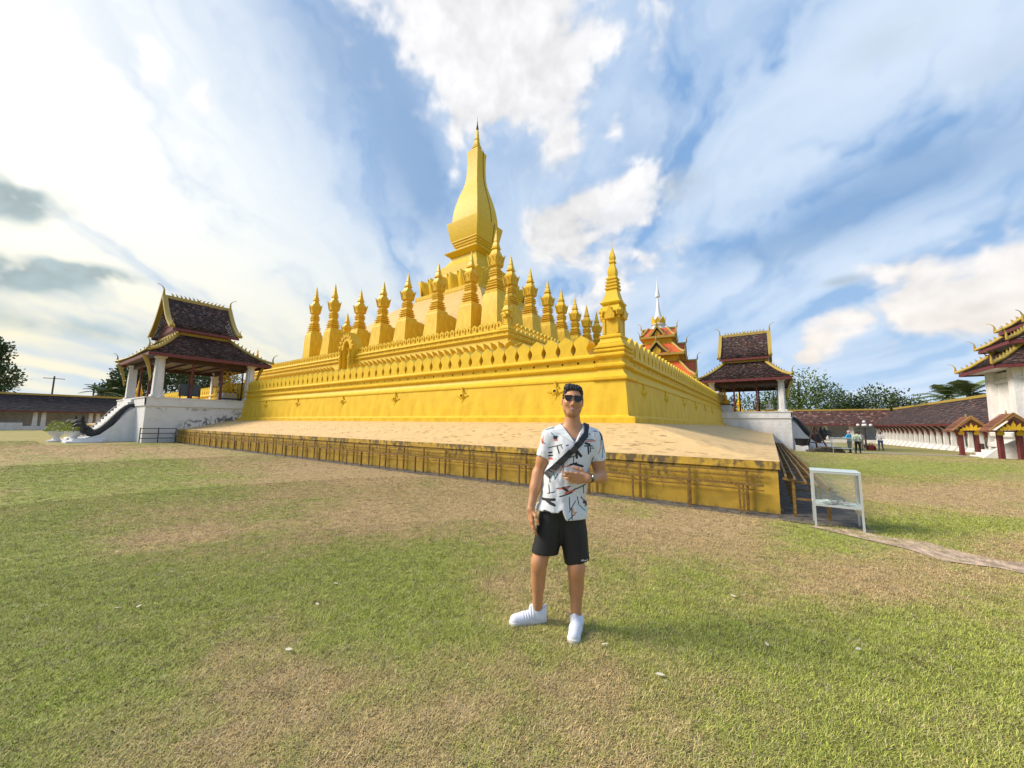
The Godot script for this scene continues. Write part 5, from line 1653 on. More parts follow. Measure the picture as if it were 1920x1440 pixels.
# surface nets; tint(p, n) -> Color and uvmap(p, n) -> Vector2 are optional
func nets(mb: MB, f: Callable, lo: Vector3, hi: Vector3, cell: float, tint = null, uvmap = null) -> void:
	var nx := int(ceil((hi.x - lo.x) / cell)) + 2
	var ny := int(ceil((hi.y - lo.y) / cell)) + 2
	var nz := int(ceil((hi.z - lo.z) / cell)) + 2
	var val := PackedFloat32Array()
	val.resize(nx * ny * nz)
	val.fill(1e9)
	var idx := PackedInt32Array()
	idx.resize(nx * ny * nz)
	idx.fill(-1)
	var verts := PackedVector3Array()
	var bs := 6
	var reach := cell * bs * 0.87 + cell * 2.0
	var live: Array = []
	for bz in range(0, nz - 1, bs):
		for by in range(0, ny - 1, bs):
			for bx in range(0, nx - 1, bs):
				var c := lo + Vector3(bx + bs * 0.5, by + bs * 0.5, bz + bs * 0.5) * cell
				if absf(f.call(c)) > reach: continue
				live.append(Vector3i(bx, by, bz))
				for k in range(bz, mini(bz + bs + 1, nz)):
					for j in range(by, mini(by + bs + 1, ny)):
						var row := (k * ny + j) * nx
						for i in range(bx, mini(bx + bs + 1, nx)):
							if val[row + i] > 1e8: val[row + i] = f.call(lo + Vector3(i, j, k) * cell)
	var corner := [0, 1, nx, nx + 1, nx * ny, nx * ny + 1, nx * ny + nx, nx * ny + nx + 1]
	var off := [Vector3(0, 0, 0), Vector3(1, 0, 0), Vector3(0, 1, 0), Vector3(1, 1, 0), Vector3(0, 0, 1), Vector3(1, 0, 1), Vector3(0, 1, 1), Vector3(1, 1, 1)]
	var edges := [[0, 1], [2, 3], [4, 5], [6, 7], [0, 2], [1, 3], [4, 6], [5, 7], [0, 4], [1, 5], [2, 6], [3, 7]]
	for b in live:
		for k in range(b.z, mini(b.z + bs, nz - 1)):
			for j in range(b.y, mini(b.y + bs, ny - 1)):
				for i in range(b.x, mini(b.x + bs, nx - 1)):
					var at := (k * ny + j) * nx + i
					var neg := 0
					for q in 8:
						if val[at + corner[q]] < 0.0: neg += 1
					if neg == 0 or neg == 8: continue
					var s := Vector3.ZERO
					var cnt := 0
					for e in edges:
						var va := val[at + corner[e[0]]]
						var vb := val[at + corner[e[1]]]
						if (va < 0.0) == (vb < 0.0): continue
						s += off[e[0]].lerp(off[e[1]], va / (va - vb))
						cnt += 1
					idx[at] = verts.size()
					verts.append(lo + (Vector3(i, j, k) + s / cnt) * cell)
	var quads := PackedInt32Array()
	var strides := [1, nx, nx * ny]
	for b in live:
		for k in range(maxi(b.z, 1), mini(b.z + bs, nz - 1)):
			for j in range(maxi(b.y, 1), mini(b.y + bs, ny - 1)):
				for i in range(maxi(b.x, 1), mini(b.x + bs, nx - 1)):
					var at := (k * ny + j) * nx + i
					var v0 := val[at]
					for ax in 3:
						var v1 := val[at + strides[ax]]
						if v1 > 1e8 or v0 > 1e8 or (v0 < 0.0) == (v1 < 0.0): continue
						var s1: int = strides[(ax + 1) % 3]
						var s2: int = strides[(ax + 2) % 3]
						var a := idx[at]
						var b2 := idx[at - s1]
						var c2 := idx[at - s1 - s2]
						var d2 := idx[at - s2]
						if a < 0 or b2 < 0 or c2 < 0 or d2 < 0: continue
						quads.append(a); quads.append(b2); quads.append(c2); quads.append(d2)
						quads.append(1 if v0 < 0.0 else 0)
	var nr := PackedVector3Array()
	nr.resize(verts.size())
	for q in range(0, quads.size(), 5):
		var k := (verts[quads[q + 2]] - verts[quads[q]]).cross(verts[quads[q + 3]] - verts[quads[q + 1]])
		if quads[q + 4] == 0: k = -k
		for w in 4: nr[quads[q + w]] += k
	# make sure normals point out of the solid
	for i in nr.size(): nr[i] = nr[i].normalized()
	if nr.size() > 0:
		var vote := 0
		for i in range(0, nr.size(), maxi(1, nr.size() / 20)):
			vote += 1 if f.call(verts[i] + nr[i] * cell * 0.7) > f.call(verts[i] - nr[i] * cell * 0.7) else -1
		if vote < 0:
			for i in nr.size(): nr[i] = -nr[i]
	var cols := PackedColorArray()
	if tint != null:
		for i in verts.size(): cols.append(tint.call(verts[i], nr[i]))
	for q in range(0, quads.size(), 5):
		for t in [[0, 1, 2], [0, 2, 3]]:
			var a := quads[q + t[0]]
			var b3 := quads[q + t[1]]
			var c3 := quads[q + t[2]]
			var n0 := mb.v.size()
			if uvmap != null:
				var fn := (nr[a] + nr[b3] + nr[c3]).normalized()
				mb.trin(verts[a], verts[b3], verts[c3], nr[a], nr[b3], nr[c3], uvmap.call(verts[a], fn), uvmap.call(verts[b3], fn), uvmap.call(verts[c3], fn))
			else:
				mb.trin(verts[a], verts[b3], verts[c3], nr[a], nr[b3], nr[c3])
			if tint != null and mb.v.size() > n0:
				for w in 3:
					var p := mb.v[n0 + w]
					var best := a
					if p.distance_squared_to(mb.xf * verts[b3]) < p.distance_squared_to(mb.xf * verts[best]): best = b3
					if p.distance_squared_to(mb.xf * verts[c3]) < p.distance_squared_to(mb.xf * verts[best]): best = c3
					mb.c[n0 + w] = cols[best]

# finger chains: wrist, direction of the fingers, direction out of the palm, direction towards the thumb; curl per finger in radians per joint
func hand_bones(w: Vector3, dir: Vector3, palm: Vector3, thumb: Vector3, curl: Array, tcurl: float) -> Array:
	var out: Array = []
	dir = dir.normalized()
	thumb = (thumb - dir * thumb.dot(dir)).normalized()
	palm = (palm - dir * palm.dot(dir) - thumb * palm.dot(thumb)).normalized()
	var lens := [[0.042, 0.026, 0.020], [0.046, 0.029, 0.022], [0.043, 0.027, 0.021], [0.034, 0.021, 0.018]]
	var side := [0.030, 0.010, -0.010, -0.029]
	var reach := [0.090, 0.094, 0.089, 0.080]
	for i in 4:
		var kn: Vector3 = w + dir * reach[i] + thumb * side[i]
		out.append([w + dir * 0.012 + thumb * side[i] * 0.55, kn, 0.0150, 0.0115])
		var d: Vector3 = (dir + thumb * side[i] * 1.6).normalized()
		var p := kn
		for j in 3:
			d = d.rotated(d.cross(palm).normalized(), curl[i] * (0.8 if j == 0 else 1.0))
			var q: Vector3 = p + d * lens[i][j]
			out.append([p, q, 0.0102 - j * 0.0010, 0.0094 - j * 0.0012])
			p = q
	var tb := w + dir * 0.022 + thumb * 0.022 + palm * 0.006
	var t1 := tb + (dir * 0.62 + thumb * 0.75 + palm * 0.25).normalized() * 0.045
	var td := (dir * 0.92 + thumb * (0.35 - tcurl) + palm * 0.20).normalized()
	var t2 := t1 + td * 0.033
	out.append([tb, t1, 0.0150, 0.0118])
	out.append([t1, t2, 0.0112, 0.0100])
	out.append([t2, t2 + (td - thumb * tcurl * 0.4).normalized() * 0.026, 0.0098, 0.0080])
	return out

func shirt_texture() -> ImageTexture:
	var w := 620
	var h := 720
	var d := PackedByteArray()
	d.resize(w * h * 3)
	var nz := FastNoiseLite.new()
	nz.seed = 7; nz.frequency = 0.4
	for y in h:
		for x in w:
			var k := 0.90 + 0.03 * nz.get_noise_2d(x, y)
			var q := (y * w + x) * 3
			d[q] = int(k * 252); d[q + 1] = int(k * 255); d[q + 2] = int(minf(k * 260, 255))
	var ink := {"K": Color(0.03, 0.03, 0.035), "R": Color(0.72, 0.16, 0.11), "O": Color(0.72, 0.38, 0.18), "T": Color(0.12, 0.36, 0.38), "G": Color(0.28, 0.33, 0.33)}
	var s := [[300, 545, 405, 515, 14, "G"], [425, 545, 445, 570, 4, "K"], [370, 570, 400, 600, 6, "T"], [395, 612, 425, 610, 14, "K"], [398, 640, 425, 642, 10, "R"], [392, 625, 425, 628, 6, "K"], [285, 625, 292, 680, 9, "R"], [300, 600, 300, 670, 5, "O"], [262, 640, 318, 682, 3, "K"],
		[340, 720, 470, 680, 4, "K"], [420, 690, 440, 770, 6, "K"], [455, 690, 470, 720, 4, "K"], [500, 692, 522, 684, 5, "K"], [345, 765, 380, 760, 9, "K"], [345, 792, 385, 790, 9, "K"], [350, 820, 380, 820, 14, "R"],
		[690, 635, 770, 635, 3, "K"], [690, 650, 790, 645, 7, "R"], [680, 665, 735, 682, 14, "K"], [668, 692, 760, 695, 7, "K"], [710, 700, 714, 772, 12, "K"], [735, 705, 735, 752, 9, "K"], [745, 715, 775, 715, 4, "K"],
		[592, 735, 640, 790, 18, "K"], [592, 738, 596, 806, 16, "K"], [520, 805, 590, 780, 4, "K"], [570, 780, 565, 850, 4, "K"], [505, 885, 560, 860, 9, "R"], [560, 855, 662, 885, 14, "K"], [530, 870, 600, 850, 10, "K"],
		[430, 920, 500, 880, 6, "O"], [440, 950, 470, 880, 6, "O"], [460, 900, 492, 830, 4, "K"], [482, 840, 470, 960, 4, "G"], [385, 940, 400, 1000, 7, "T"], [350, 950, 355, 1040, 5, "K"], [395, 1010, 430, 950, 4, "K"],
		[410, 1090, 540, 1065, 5, "K"], [430, 1090, 520, 1080, 11, "R"], [470, 1080, 512, 1112, 16, "K"], [480, 1130, 580, 1100, 11, "R"], [430, 1165, 560, 1120, 6, "K"], [560, 1100, 690, 1050, 5, "K"], [660, 1060, 666, 1140, 5, "K"],
		[285, 1200, 400, 1190, 17, "K"], [320, 1204, 392, 1240, 17, "K"], [345, 1225, 400, 1245, 12, "K"], [300, 1300, 350, 1310, 15, "K"], [350, 1325, 410, 1325, 11, "R"], [330, 1140, 400, 1120, 4, "K"], [345, 1060, 350, 1140, 4, "K"],
		[525, 1160, 530, 1280, 4, "K"], [520, 1300, 585, 1195, 4, "K"], [510, 1370, 590, 1300, 4, "K"], [540, 1330, 560, 1260, 7, "O"], [560, 1290, 575, 1330, 7, "O"], [545, 1260, 548, 1370, 4, "K"],
		[600, 1160, 615, 1240, 4, "K"], [610, 1230, 700, 1320, 5, "T"], [635, 1165, 700, 1240, 7, "K"], [650, 1180, 690, 1210, 5, "O"], [660, 1215, 715, 1240, 17, "K"], [680, 1262, 715, 1235, 13, "K"], [730, 1275, 752, 1275, 5, "K"],
		[775, 550, 810, 555, 4, "K"], [785, 570, 785, 610, 4, "O"], [720, 560, 740, 590, 4, "K"], [840, 550, 860, 640, 13, "K"], [850, 600, 840, 720, 5, "K"], [860, 640, 885, 760, 5, "G"], [815, 770, 850, 680, 7, "O"], [850, 810, 870, 680, 6, "K"], [880, 650, 850, 800, 5, "T"], [830, 640, 850, 640, 6, "O"],
		[770, 800, 740, 920, 4, "K"], [760, 850, 775, 870, 6, "K"], [740, 1080, 755, 1130, 6, "R"], [690, 960, 740, 900, 4, "K"]]
	for q in s:
		var a := Vector2(960 + q[0] * 0.1945, 700 + q[1] * 0.1945)
		var b := Vector2(960 + q[2] * 0.1945, 700 + q[3] * 0.1945)
		# to metres on the body, then to texels of one millimetre
		var pa := Vector2(((a.x - 1029.8) * 0.00411 + 0.12) * 1000.0, (1.52 - (1.458 - (a.y - 806.0) * 0.00398)) * 1000.0)
		var pb := Vector2(((b.x - 1029.8) * 0.00411 + 0.12) * 1000.0, (1.52 - (1.458 - (b.y - 806.0) * 0.00398)) * 1000.0)
		var v := pb - pa
		paint_dash(d, w, h, pa.x, pa.y, v.angle(), v.length(), q[4] * 0.52 + 1.0, ink[q[5]].linear_to_srgb(), 0.92)
	return ImageTexture.create_from_image(Image.create_from_data(w, h, false, Image.FORMAT_RGB8, d))

func build_man() -> void:
	var t := thing("person", "man in sunglasses, white brush-stroke shirt and black shorts standing on the lawn", "person", Vector3(-1.399, 0, -2.503), deg_to_rad(35.0))
	var skin := Color(0.50, 0.24, 0.12)
	var skin_m := mat("skin", 1, 1, 1, 0.48, {"vertex_color_use_as_albedo": true, "subsurf_scatter_enabled": true, "subsurf_scatter_strength": 0.12})
	# joints: x to the viewer's right, y up, z towards the viewer
	var sl := Vector3(0.012, 1.405, -0.01)
	var el := Vector3(-0.078, 1.125, -0.04)
	var wl := Vector3(-0.142, 0.880, 0.04)
	var sr := Vector3(0.345, 1.395, -0.01)
	var er := Vector3(0.398, 1.105, -0.03)
	var wr := Vector3(0.262, 1.118, 0.168)
	var arms := [[sl, el, 0.056, 0.041], [el, wl, 0.043, 0.027], [sr, er, 0.056, 0.043], [er, wr, 0.045, 0.028],
		[el.lerp(wl, 0.08), el.lerp(wl, 0.42), 0.041, 0.041], [sl.lerp(el, 0.25), sl.lerp(el, 0.65), 0.05, 0.047], [sr.lerp(er, 0.25), sr.lerp(er, 0.65), 0.052, 0.048]]
	var hl := Vector3(0.03, 0.86, 0.0)
	var kl := Vector3(-0.075, 0.485, 0.0)
	var al := Vector3(-0.080, 0.085, -0.125)
	var hr := Vector3(0.165, 0.86, 0.0)
	var kr := Vector3(0.196, 0.450, 0.02)
	var ar := Vector3(0.205, 0.075, -0.055)
	var legs := [[hl, kl, 0.074, 0.058], [kl, al, 0.054, 0.036], [hr, kr, 0.074, 0.060], [kr, ar, 0.056, 0.037],
		[kl.lerp(al, 0.16) + Vector3(-0.002, 0, -0.018), kl.lerp(al, 0.46) + Vector3(0, 0, -0.016), 0.050, 0.046], [kr.lerp(ar, 0.16) + Vector3(0.004, 0, -0.018), kr.lerp(ar, 0.46) + Vector3(0.002, 0, -0.016), 0.052, 0.048],
		[kl + Vector3(0, 0.02, 0.022), kl + Vector3(0, -0.03, 0.022), 0.038, 0.034], [kr + Vector3(0, 0.02, 0.024), kr + Vector3(0, -0.03, 0.022), 0.040, 0.034]]
	var hands: Array = []
	hands.append_array(hand_bones(wl, Vector3(0.05, -1.0, 0.10), Vector3(1.0, 0.0, -0.25), Vector3(0.30, 0.0, 1.0), [0.16, 0.22, 0.27, 0.30], 0.12))
	var hand_r := hand_bones(wr, Vector3(-1.0, 0.06, 0.16), Vector3(0.05, -0.15, -1.0), Vector3(0, 1.0, 0.05), [0.04, 0.12, 0.42, 0.52], 0.10)
	var neck0 := Vector3(0.184, 1.60, -0.018)
	var neck1 := Vector3(0.180, 1.43, -0.035)
	var torso := func(p: Vector3, grow: float, loose: float) -> float:
		var q := Vector3(p.x, p.y, p.z / 0.70)
		var d := cap(q, Vector3(0.092, 0.84, 0), Vector3(0.12, 1.06, 0), 0.170 + grow + loose, 0.136 + grow + loose)
		d = smin(d, cap(q, Vector3(0.125, 1.08, 0), Vector3(0.165, 1.29, 0.01), 0.136 + grow + loose * 0.5, 0.156 + grow), 0.06)
		d = smin(d, cap(q, Vector3(0.055, 1.395, -0.02), Vector3(0.31, 1.385, -0.02), 0.062 + grow, 0.062 + grow), 0.10)
		d = smin(d, cap(q, Vector3(0.150, 1.462, -0.045), Vector3(0.045, 1.405, -0.02), 0.052 + grow, 0.058 + grow), 0.05)
		d = smin(d, cap(q, Vector3(0.214, 1.462, -0.045), Vector3(0.322, 1.395, -0.02), 0.052 + grow, 0.058 + grow), 0.05)
		return d * 0.80
	# one skin surface: torso under the shirt, neck, arms and legs
	var mb := MB.new()
	var body := func(p: Vector3) -> float:
		var d := bones(p, arms, 0.03)
		d = minf(d, bones(p, legs, 0.03))
		d = smin(d, smax(torso.call(p, -0.012, 0.0), 0.97 - p.y, 0.01), 0.03)
		d = smin(d, cap(p, neck0, neck1, 0.055, 0.066), 0.05)
		return d
	var body_tint := func(p: Vector3, _n: Vector3) -> Color:
		if p.y < 1.400 and p.y > 0.6 and absf(p.x - 0.165) < 0.13: return Color(0.20, 0.19, 0.17)
		return skin
	nets(mb, body, Vector3(-0.24, 0.03, -0.26), Vector3(0.48, 1.64, 0.27), 0.0115, body_tint)
	var hf := func(p: Vector3) -> float: return smin(bones(p, hands, 0.011), cap(p, el.lerp(wl, 0.75), wl, 0.031, 0.0275), 0.02)
	nets(mb, hf, Vector3(-0.22, 0.66, -0.05), Vector3(-0.06, 0.95, 0.14), 0.0042, func(_p, _n): return skin)
	var hg := func(p: Vector3) -> float: return smin(bones(p, hand_r, 0.011), cap(p, er.lerp(wr, 0.72), wr, 0.032, 0.0285), 0.02)
	nets(mb, hg, Vector3(0.02, 1.02, 0.05), Vector3(0.32, 1.22, 0.30), 0.0042, func(_p, _n): return skin)
	# head, modelled in its own axes and tilted a little
	var hx := Transform3D(Basis(Vector3(0, 0, 1), deg_to_rad(-4.0)) * Basis(Vector3.UP, deg_to_rad(-6.0)) * Basis(Vector3.RIGHT, deg_to_rad(-3.0)), Vector3(0.182, 1.680, -0.004))
	hx = hx.scaled_local(Vector3(0.99, 1.01, 0.99))
	var face := func(p: Vector3) -> float:
		var m := Vector3(absf(p.x), p.y, p.z)
		var d := ell(p, Vector3(0, 0.030, -0.014), Vector3(0.075, 0.090, 0.096))
		d = smin(d, ell(p, Vector3(0, -0.046, 0.018), Vector3(0.058, 0.070, 0.070)), 0.035)
		d = smin(d, cap(m, Vector3(0.0, -0.100, 0.060), Vector3(0.018, -0.098, 0.054), 0.020, 0.019), 0.03)
		d = smin(d, cap(m, Vector3(0.050, -0.070, 0.010), Vector3(0.062, -0.030, -0.012), 0.016, 0.014), 0.03)
		d = smin(d, cap(m, Vector3(0.0, 0.030, 0.076), Vector3(0.044, 0.030, 0.060), 0.013, 0.011), 0.02)
		d = smin(d, cap(m, Vector3(0.043, -0.022, 0.060), Vector3(0.050, -0.012, 0.045), 0.018, 0.016), 0.03)
		d = smax(d, -ell(m, Vector3(0.031, 0.008, 0.092), Vector3(0.019, 0.012, 0.014)), 0.012)
		d = smin(d, ell(m, Vector3(0.031, 0.008, 0.069), Vector3(0.0125, 0.0125, 0.0125)), 0.004)
		d = smin(d, cap(p, Vector3(0, 0.022, 0.080), Vector3(0, -0.030, 0.104), 0.0085, 0.0125), 0.014)
		d = smin(d, cap(m, Vector3(0.006, -0.035, 0.098), Vector3(0.013, -0.036, 0.091), 0.009, 0.0075), 0.008)
		d = smin(d, cap(m, Vector3(0.0, -0.0595, 0.0840), Vector3(0.030, -0.0535, 0.0700), 0.0058, 0.003), 0.006)
		d = smin(d, cap(m, Vector3(0.0, -0.0715, 0.0825), Vector3(0.023, -0.0640, 0.0720), 0.0066, 0.003), 0.006)
		d = smin(d, ell(m, Vector3(0.079, -0.004, -0.014), Vector3(0.010, 0.031, 0.019)), 0.010)
		d = smax(d, -ell(m, Vector3(0.090, -0.002, -0.009), Vector3(0.008, 0.017, 0.009)), 0.006)
		d = smin(d, cap(p, Vector3(0, -0.05, -0.025), Vector3(0, -0.17, -0.03), 0.050, 0.050), 0.035)
		return d
	var lips := Color(0.41, 0.165, 0.125)
	var face_tint := func(p: Vector3, _n: Vector3) -> Color:
		var ax := absf(p.x)
		var curve := ax * ax * 8.0
		if ax < 0.031 and p.z > 0.055:
			if absf(p.y + 0.0655 - curve) < 0.0020: return Color(0.60, 0.52, 0.47) if ax < 0.019 else Color(0.10, 0.03, 0.03)
			if p.y < -0.0535 + curve and p.y > -0.0785 + curve * 1.4: return lips
		if p.z > 0.060 and absf(p.y - 0.034 + ax * 0.06) < 0.0050 and ax > 0.012 and ax < 0.052: return Color(0.035, 0.022, 0.018)
		if p.z > 0.05 and absf(ax - 0.031) < 0.010 and absf(p.y - 0.008) < 0.006: return Color(0.55, 0.52, 0.50)
		# close-shaved beard
		if p.y < -0.040 and p.y > -0.125 and p.z > -0.02 and not (ax < 0.03 and p.y > -0.08): return Color(0.43, 0.21, 0.108)
		return skin
	mb.xf = hx
	nets(mb, face, Vector3(-0.115, -0.165, -0.13), Vector3(0.115, 0.14, 0.135), 0.0036, face_tint)
	mb.xf = Transform3D()
	put("body", mb, skin_m, t)
	# hair: short sides and a swept front
	mb = MB.new()
	mb.xf = hx
	var hn := FastNoiseLite.new()
	hn.seed = 3; hn.frequency = 45.0; hn.fractal_octaves = 2
	var hair := func(p: Vector3) -> float:
		var d := ell(p, Vector3(0, 0.030, -0.018), Vector3(0.0805, 0.096, 0.101))
		d = smin(d, cap(p, Vector3(-0.040, 0.098, 0.042), Vector3(0.040, 0.088, 0.038), 0.030, 0.026), 0.03)
		d = smin(d, cap(p, Vector3(-0.036, 0.098, 0.0), Vector3(0.036, 0.092, -0.02), 0.034, 0.034), 0.03)
		d += hn.get_noise_3d(p.x * 2.6, p.y * 0.8, p.z * 0.5) * 0.008
		var ax := absf(p.x)
		var line := lerpf(-0.055, 0.074, smoothstep(-0.045, 0.030, p.z))
		if ax > 0.055: line = lerpf(-0.05, lerpf(0.0, 0.050, smoothstep(0.012, 0.045, p.z)), smoothstep(-0.05, -0.01, p.z))
		return smax(d, (line - p.y) * 0.8, 0.006)
	nets(mb, hair, Vector3(-0.11, -0.08, -0.14), Vector3(0.11, 0.17, 0.11), 0.0042)
	put("hair", mb, mat("black hair", 0.012, 0.010, 0.010, 0.6), t)
	# sunglasses
	var sg := node("sunglasses", t)
	var lens_m := mat("dark lens", 0.010, 0.008, 0.008, 0.06)
	var rim_m := mat("glasses frame", 0.012, 0.009, 0.008, 0.25)
	for s in [-1, 1]:
		var lp := PackedVector2Array()
		for q in [[-0.026, 0.019], [-0.012, 0.0215], [0.006, 0.0215], [0.024, 0.021], [0.030, 0.016], [0.029, 0.002], [0.023, -0.013], [0.010, -0.022], [-0.006, -0.0225], [-0.019, -0.014], [-0.025, 0.0]]: lp.append(Vector2(q[0] * s, q[1]))
		var lx := hx * Transform3D(Basis(Vector3.UP, s * 0.20), Vector3(s * 0.0335, 0.010, 0.1000))
		var l := MB.new()
		l.xf = lx
		l.prism(lp, -0.0012, 0.0012)
		put("lens", l, lens_m, sg)
		l = MB.new()
		l.xf = lx
		var pts: Array = []
		for q in lp.size() + 1: pts.append(Vector3(lp[q % lp.size()].x, lp[q % lp.size()].y, 0.0))
		l.tube(pts, [0.0026], 5)
		l.bar(Vector3(-0.027 * s, 0.0185, 0.001), Vector3(0.031 * s, 0.0205, 0.001), 0.006, 0.006)
		put("rim", l, rim_m, sg)
		l = MB.new()
		l.xf = hx
		l.bar(Vector3(s * 0.064, 0.024, 0.093), Vector3(s * 0.081, 0.020, -0.004), 0.004, 0.007)
		l.bar(Vector3(s * 0.081, 0.020, -0.004), Vector3(s * 0.080, -0.008, -0.03), 0.004, 0.006)
		put("temple_arm", l, rim_m, sg)
	var br := MB.new()
	br.xf = hx
	br.tube([Vector3(-0.010, 0.022, 0.106), Vector3(0, 0.0245, 0.108), Vector3(0.010, 0.022, 0.106)], [0.0032], 6)
	put("bridge", br, rim_m, sg)
	# shirt
	var fold := FastNoiseLite.new()
	fold.seed = 12; fold.frequency = 7.0; fold.fractal_octaves = 2
	var ae := sl.lerp(el, 0.56)
	var be := sr.lerp(er, 0.56)
	var shirt := func(p: Vector3) -> float:
		var d: float = torso.call(p, 0.008, 0.016)
		var ls := smax(cap(p, sl, ae + (el - sl) * 0.25, 0.064, 0.070), (p - ae).dot((el - sl).normalized()), 0.005)
		var rs := smax(cap(p, sr, be + (er - sr) * 0.25, 0.064, 0.072), (p - be).dot((er - sr).normalized()), 0.005)
		d = smin(d, minf(ls, rs), 0.035)
		d += fold.get_noise_3d(p.x * 1.3, p.y * 0.55 + p.x * 0.5, p.z) * 0.0085 + fold.get_noise_3d(p.x * 2.8 + p.y * 1.6, p.y * 1.1 - p.x * 1.2, p.z * 1.5 + 3.0) * 0.0055 * smoothstep(1.42, 1.25, p.y)
		# hem and neck opening
		var hem := 0.862
		if p.z > -0.02: hem = lerpf(0.815, 0.866, smoothstep(0.104, 0.058, p.x)) + maxf(0.0, 0.026 - absf(p.x - 0.082)) * 1.8
		d = smax(d, hem - p.y, 0.004)
		var vhw := 0.004 + (p.y - 1.372) * 0.62
		if p.z > -0.04: d = smax(d, minf(vhw - absf(p.x - 0.180), p.y - 1.372), 0.004)
		d = smax(d, 0.072 - Vector2(p.x - 0.182, (p.z + 0.03) * 1.1).length() - maxf(0.0, 1.44 - p.y) * 3.0, 0.006)
		return d
	var shirt_uv := func(p: Vector3, n: Vector3) -> Vector2:
		var x := p.x + 0.12
		# side panels run on round the body instead of smearing
		if absf(n.z) < 0.45: x += signf(n.x) * (p.z - 0.04) * -0.6
		if n.z < -0.2: x = 0.62 - x + 0.07
		return Vector2(x / 0.62, (1.52 - p.y) / 0.72)
	mb = MB.new()
	nets(mb, shirt, Vector3(-0.16, 0.79, -0.20), Vector3(0.50, 1.53, 0.22), 0.0055, null, shirt_uv)
	var cloth := mat("printed shirt", 0.86, 0.86, 0.86, 0.75, {"albedo_texture": shirt_texture()})
	var sh := node("shirt", t)
	put("shirt_cloth", mb, cloth, sh)
	var surf := func(x: float, y: float, back: bool) -> float:
		var z := -0.28 if back else 0.28
		for i in 60:
			var d: float = shirt.call(Vector3(x, y, z))
			if d < 0.001: break
			z += maxf(d * 0.6, 0.001) * (1.0 if back else -1.0)
			if absf(z) > 0.3: break
		return z
	var plain := mat("shirt white", 0.69, 0.72, 0.73, 0.75)
	for s in [-1, 1]:
		# camp collar: two flat leaves lying along the neck opening
		var c := MB.new()
		var inner: Array = []
		var outer: Array = []
		for i in 9:
			var q := i / 8.0
			var y := lerpf(1.375, 1.505, q)
			var xi: float = 0.180 + s * (0.008 + (y - 1.372) * 0.62)
			var wd: float = lerpf(0.010, 0.062, q / 0.62) if q < 0.63 else (0.040 if q < 0.7 else lerpf(0.066, 0.050, (q - 0.7) / 0.3))
			var xo: float = xi + s * wd
			var yo := y - wd * 0.25 - (0.010 if i == 8 else 0.0)
			inner.append(Vector3(xi, y, maxf(surf.call(xi + s * 0.012, y, false), -0.045) + 0.010))
			outer.append(Vector3(xo, yo, maxf(surf.call(xo, yo, false), -0.07) + 0.007))
		inner.append(Vector3(0.182 + s * 0.060, 1.512, -0.075)); outer.append(Vector3(0.182 + s * 0.088, 1.470, -0.085))
		inner.append(Vector3(0.182, 1.515, -0.105)); outer.append(Vector3(0.182, 1.470, -0.125))
		for i in inner.size() - 1:
			c.quad(inner[i], outer[i], outer[i + 1], inner[i + 1], Vector3(s * 0.2, 0.3, 1) if i < 8 else Vector3(s, 0.6, -0.3))
			c.quad(inner[i] - Vector3(0, 0, 0.004), outer[i] - Vector3(0, 0, 0.004), outer[i + 1] - Vector3(0, 0, 0.004), inner[i + 1] - Vector3(0, 0, 0.004), Vector3(-s * 0.2, -0.3, -1))
			c.quad(outer[i], outer[i] - Vector3(0, 0, 0.006), outer[i + 1] - Vector3(0, 0, 0.006), outer[i + 1], Vector3(s, 0, 0))
		put("collar", c, plain, sh)
	# black sling strap across the chest
	var stp := node("shoulder_strap", t)
	mb = MB.new()
	var hit := func(o: Vector3, d: Vector3) -> Vector3:
		var p := o
		for i in 70:
			var k: float = shirt.call(p)
			if k < 0.001: break
			p += d * maxf(k * 0.6, 0.001)
		return p
	# stations along the strap: point to aim at, ray, and the direction across the band
	var stat: Array = []
	for i in 17:
		var q := i / 16.0
		var c := Vector2(-0.030, 1.122).lerp(Vector2(0.268, 1.425), q)
		stat.append([Vector3(c.x, c.y, 0.25), Vector3(0, 0, -1), Vector3(-0.72, 0.69, 0.0)])
	stat.append([Vector3(0.286, 1.56, 0.030), Vector3(0, -1, -0.15).normalized(), Vector3(-0.9, 0.2, 0.4)])
	stat.append([Vector3(0.292, 1.58, -0.020), Vector3(0, -1, 0), Vector3(-1, 0.1, 0)])
	stat.append([Vector3(0.290, 1.56, -0.060), Vector3(0, -1, 0.15).normalized(), Vector3(-0.9, 0.2, -0.4)])
	for i in 13:
		var q := i / 12.0
		var c := Vector2(0.272, 1.42).lerp(Vector2(-0.030, 1.122), q)
		stat.append([Vector3(c.x, c.y, -0.25), Vector3(0, 0, 1), Vector3(-0.72, 0.69, 0.0)])
	var prev: Array = []
	for si in stat.size():
		var q: Array = stat[si]
		var ac: Vector3 = q[2].normalized() * 0.0215
		var c: Vector3 = hit.call(q[0], q[1])
		var off: Vector3 = -q[1] * (lerpf(0.011, 0.018, smoothstep(9.0, 13.0, float(si))) if si < 20 else 0.012)
		var p0: Vector3 = hit.call(q[0] + ac, q[1]) + off
		var p1: Vector3 = hit.call(q[0] - ac, q[1]) + off
		if p0.distance_to(c) > 0.06: p0 = c + ac + off
		if p1.distance_to(c) > 0.06: p1 = c - ac + off
		if prev.size() > 0:
			var o: Vector3 = -q[1]
			var k: Vector3 = q[1] * 0.009
			mb.quad(prev[0], prev[1], p1, p0, o)
			mb.quad(prev[0] + k, prev[1] + k, p1 + k, p0 + k, -o)
			mb.quad(prev[0], prev[0] + k, p0 + k, p0, ac)
			mb.quad(prev[1], prev[1] + k, p1 + k, p1, -ac)
		prev = [p0, p1]
	var web := mat("black webbing", 0.014, 0.015, 0.018, 0.65)
	put("strap_band", mb, web, stp)
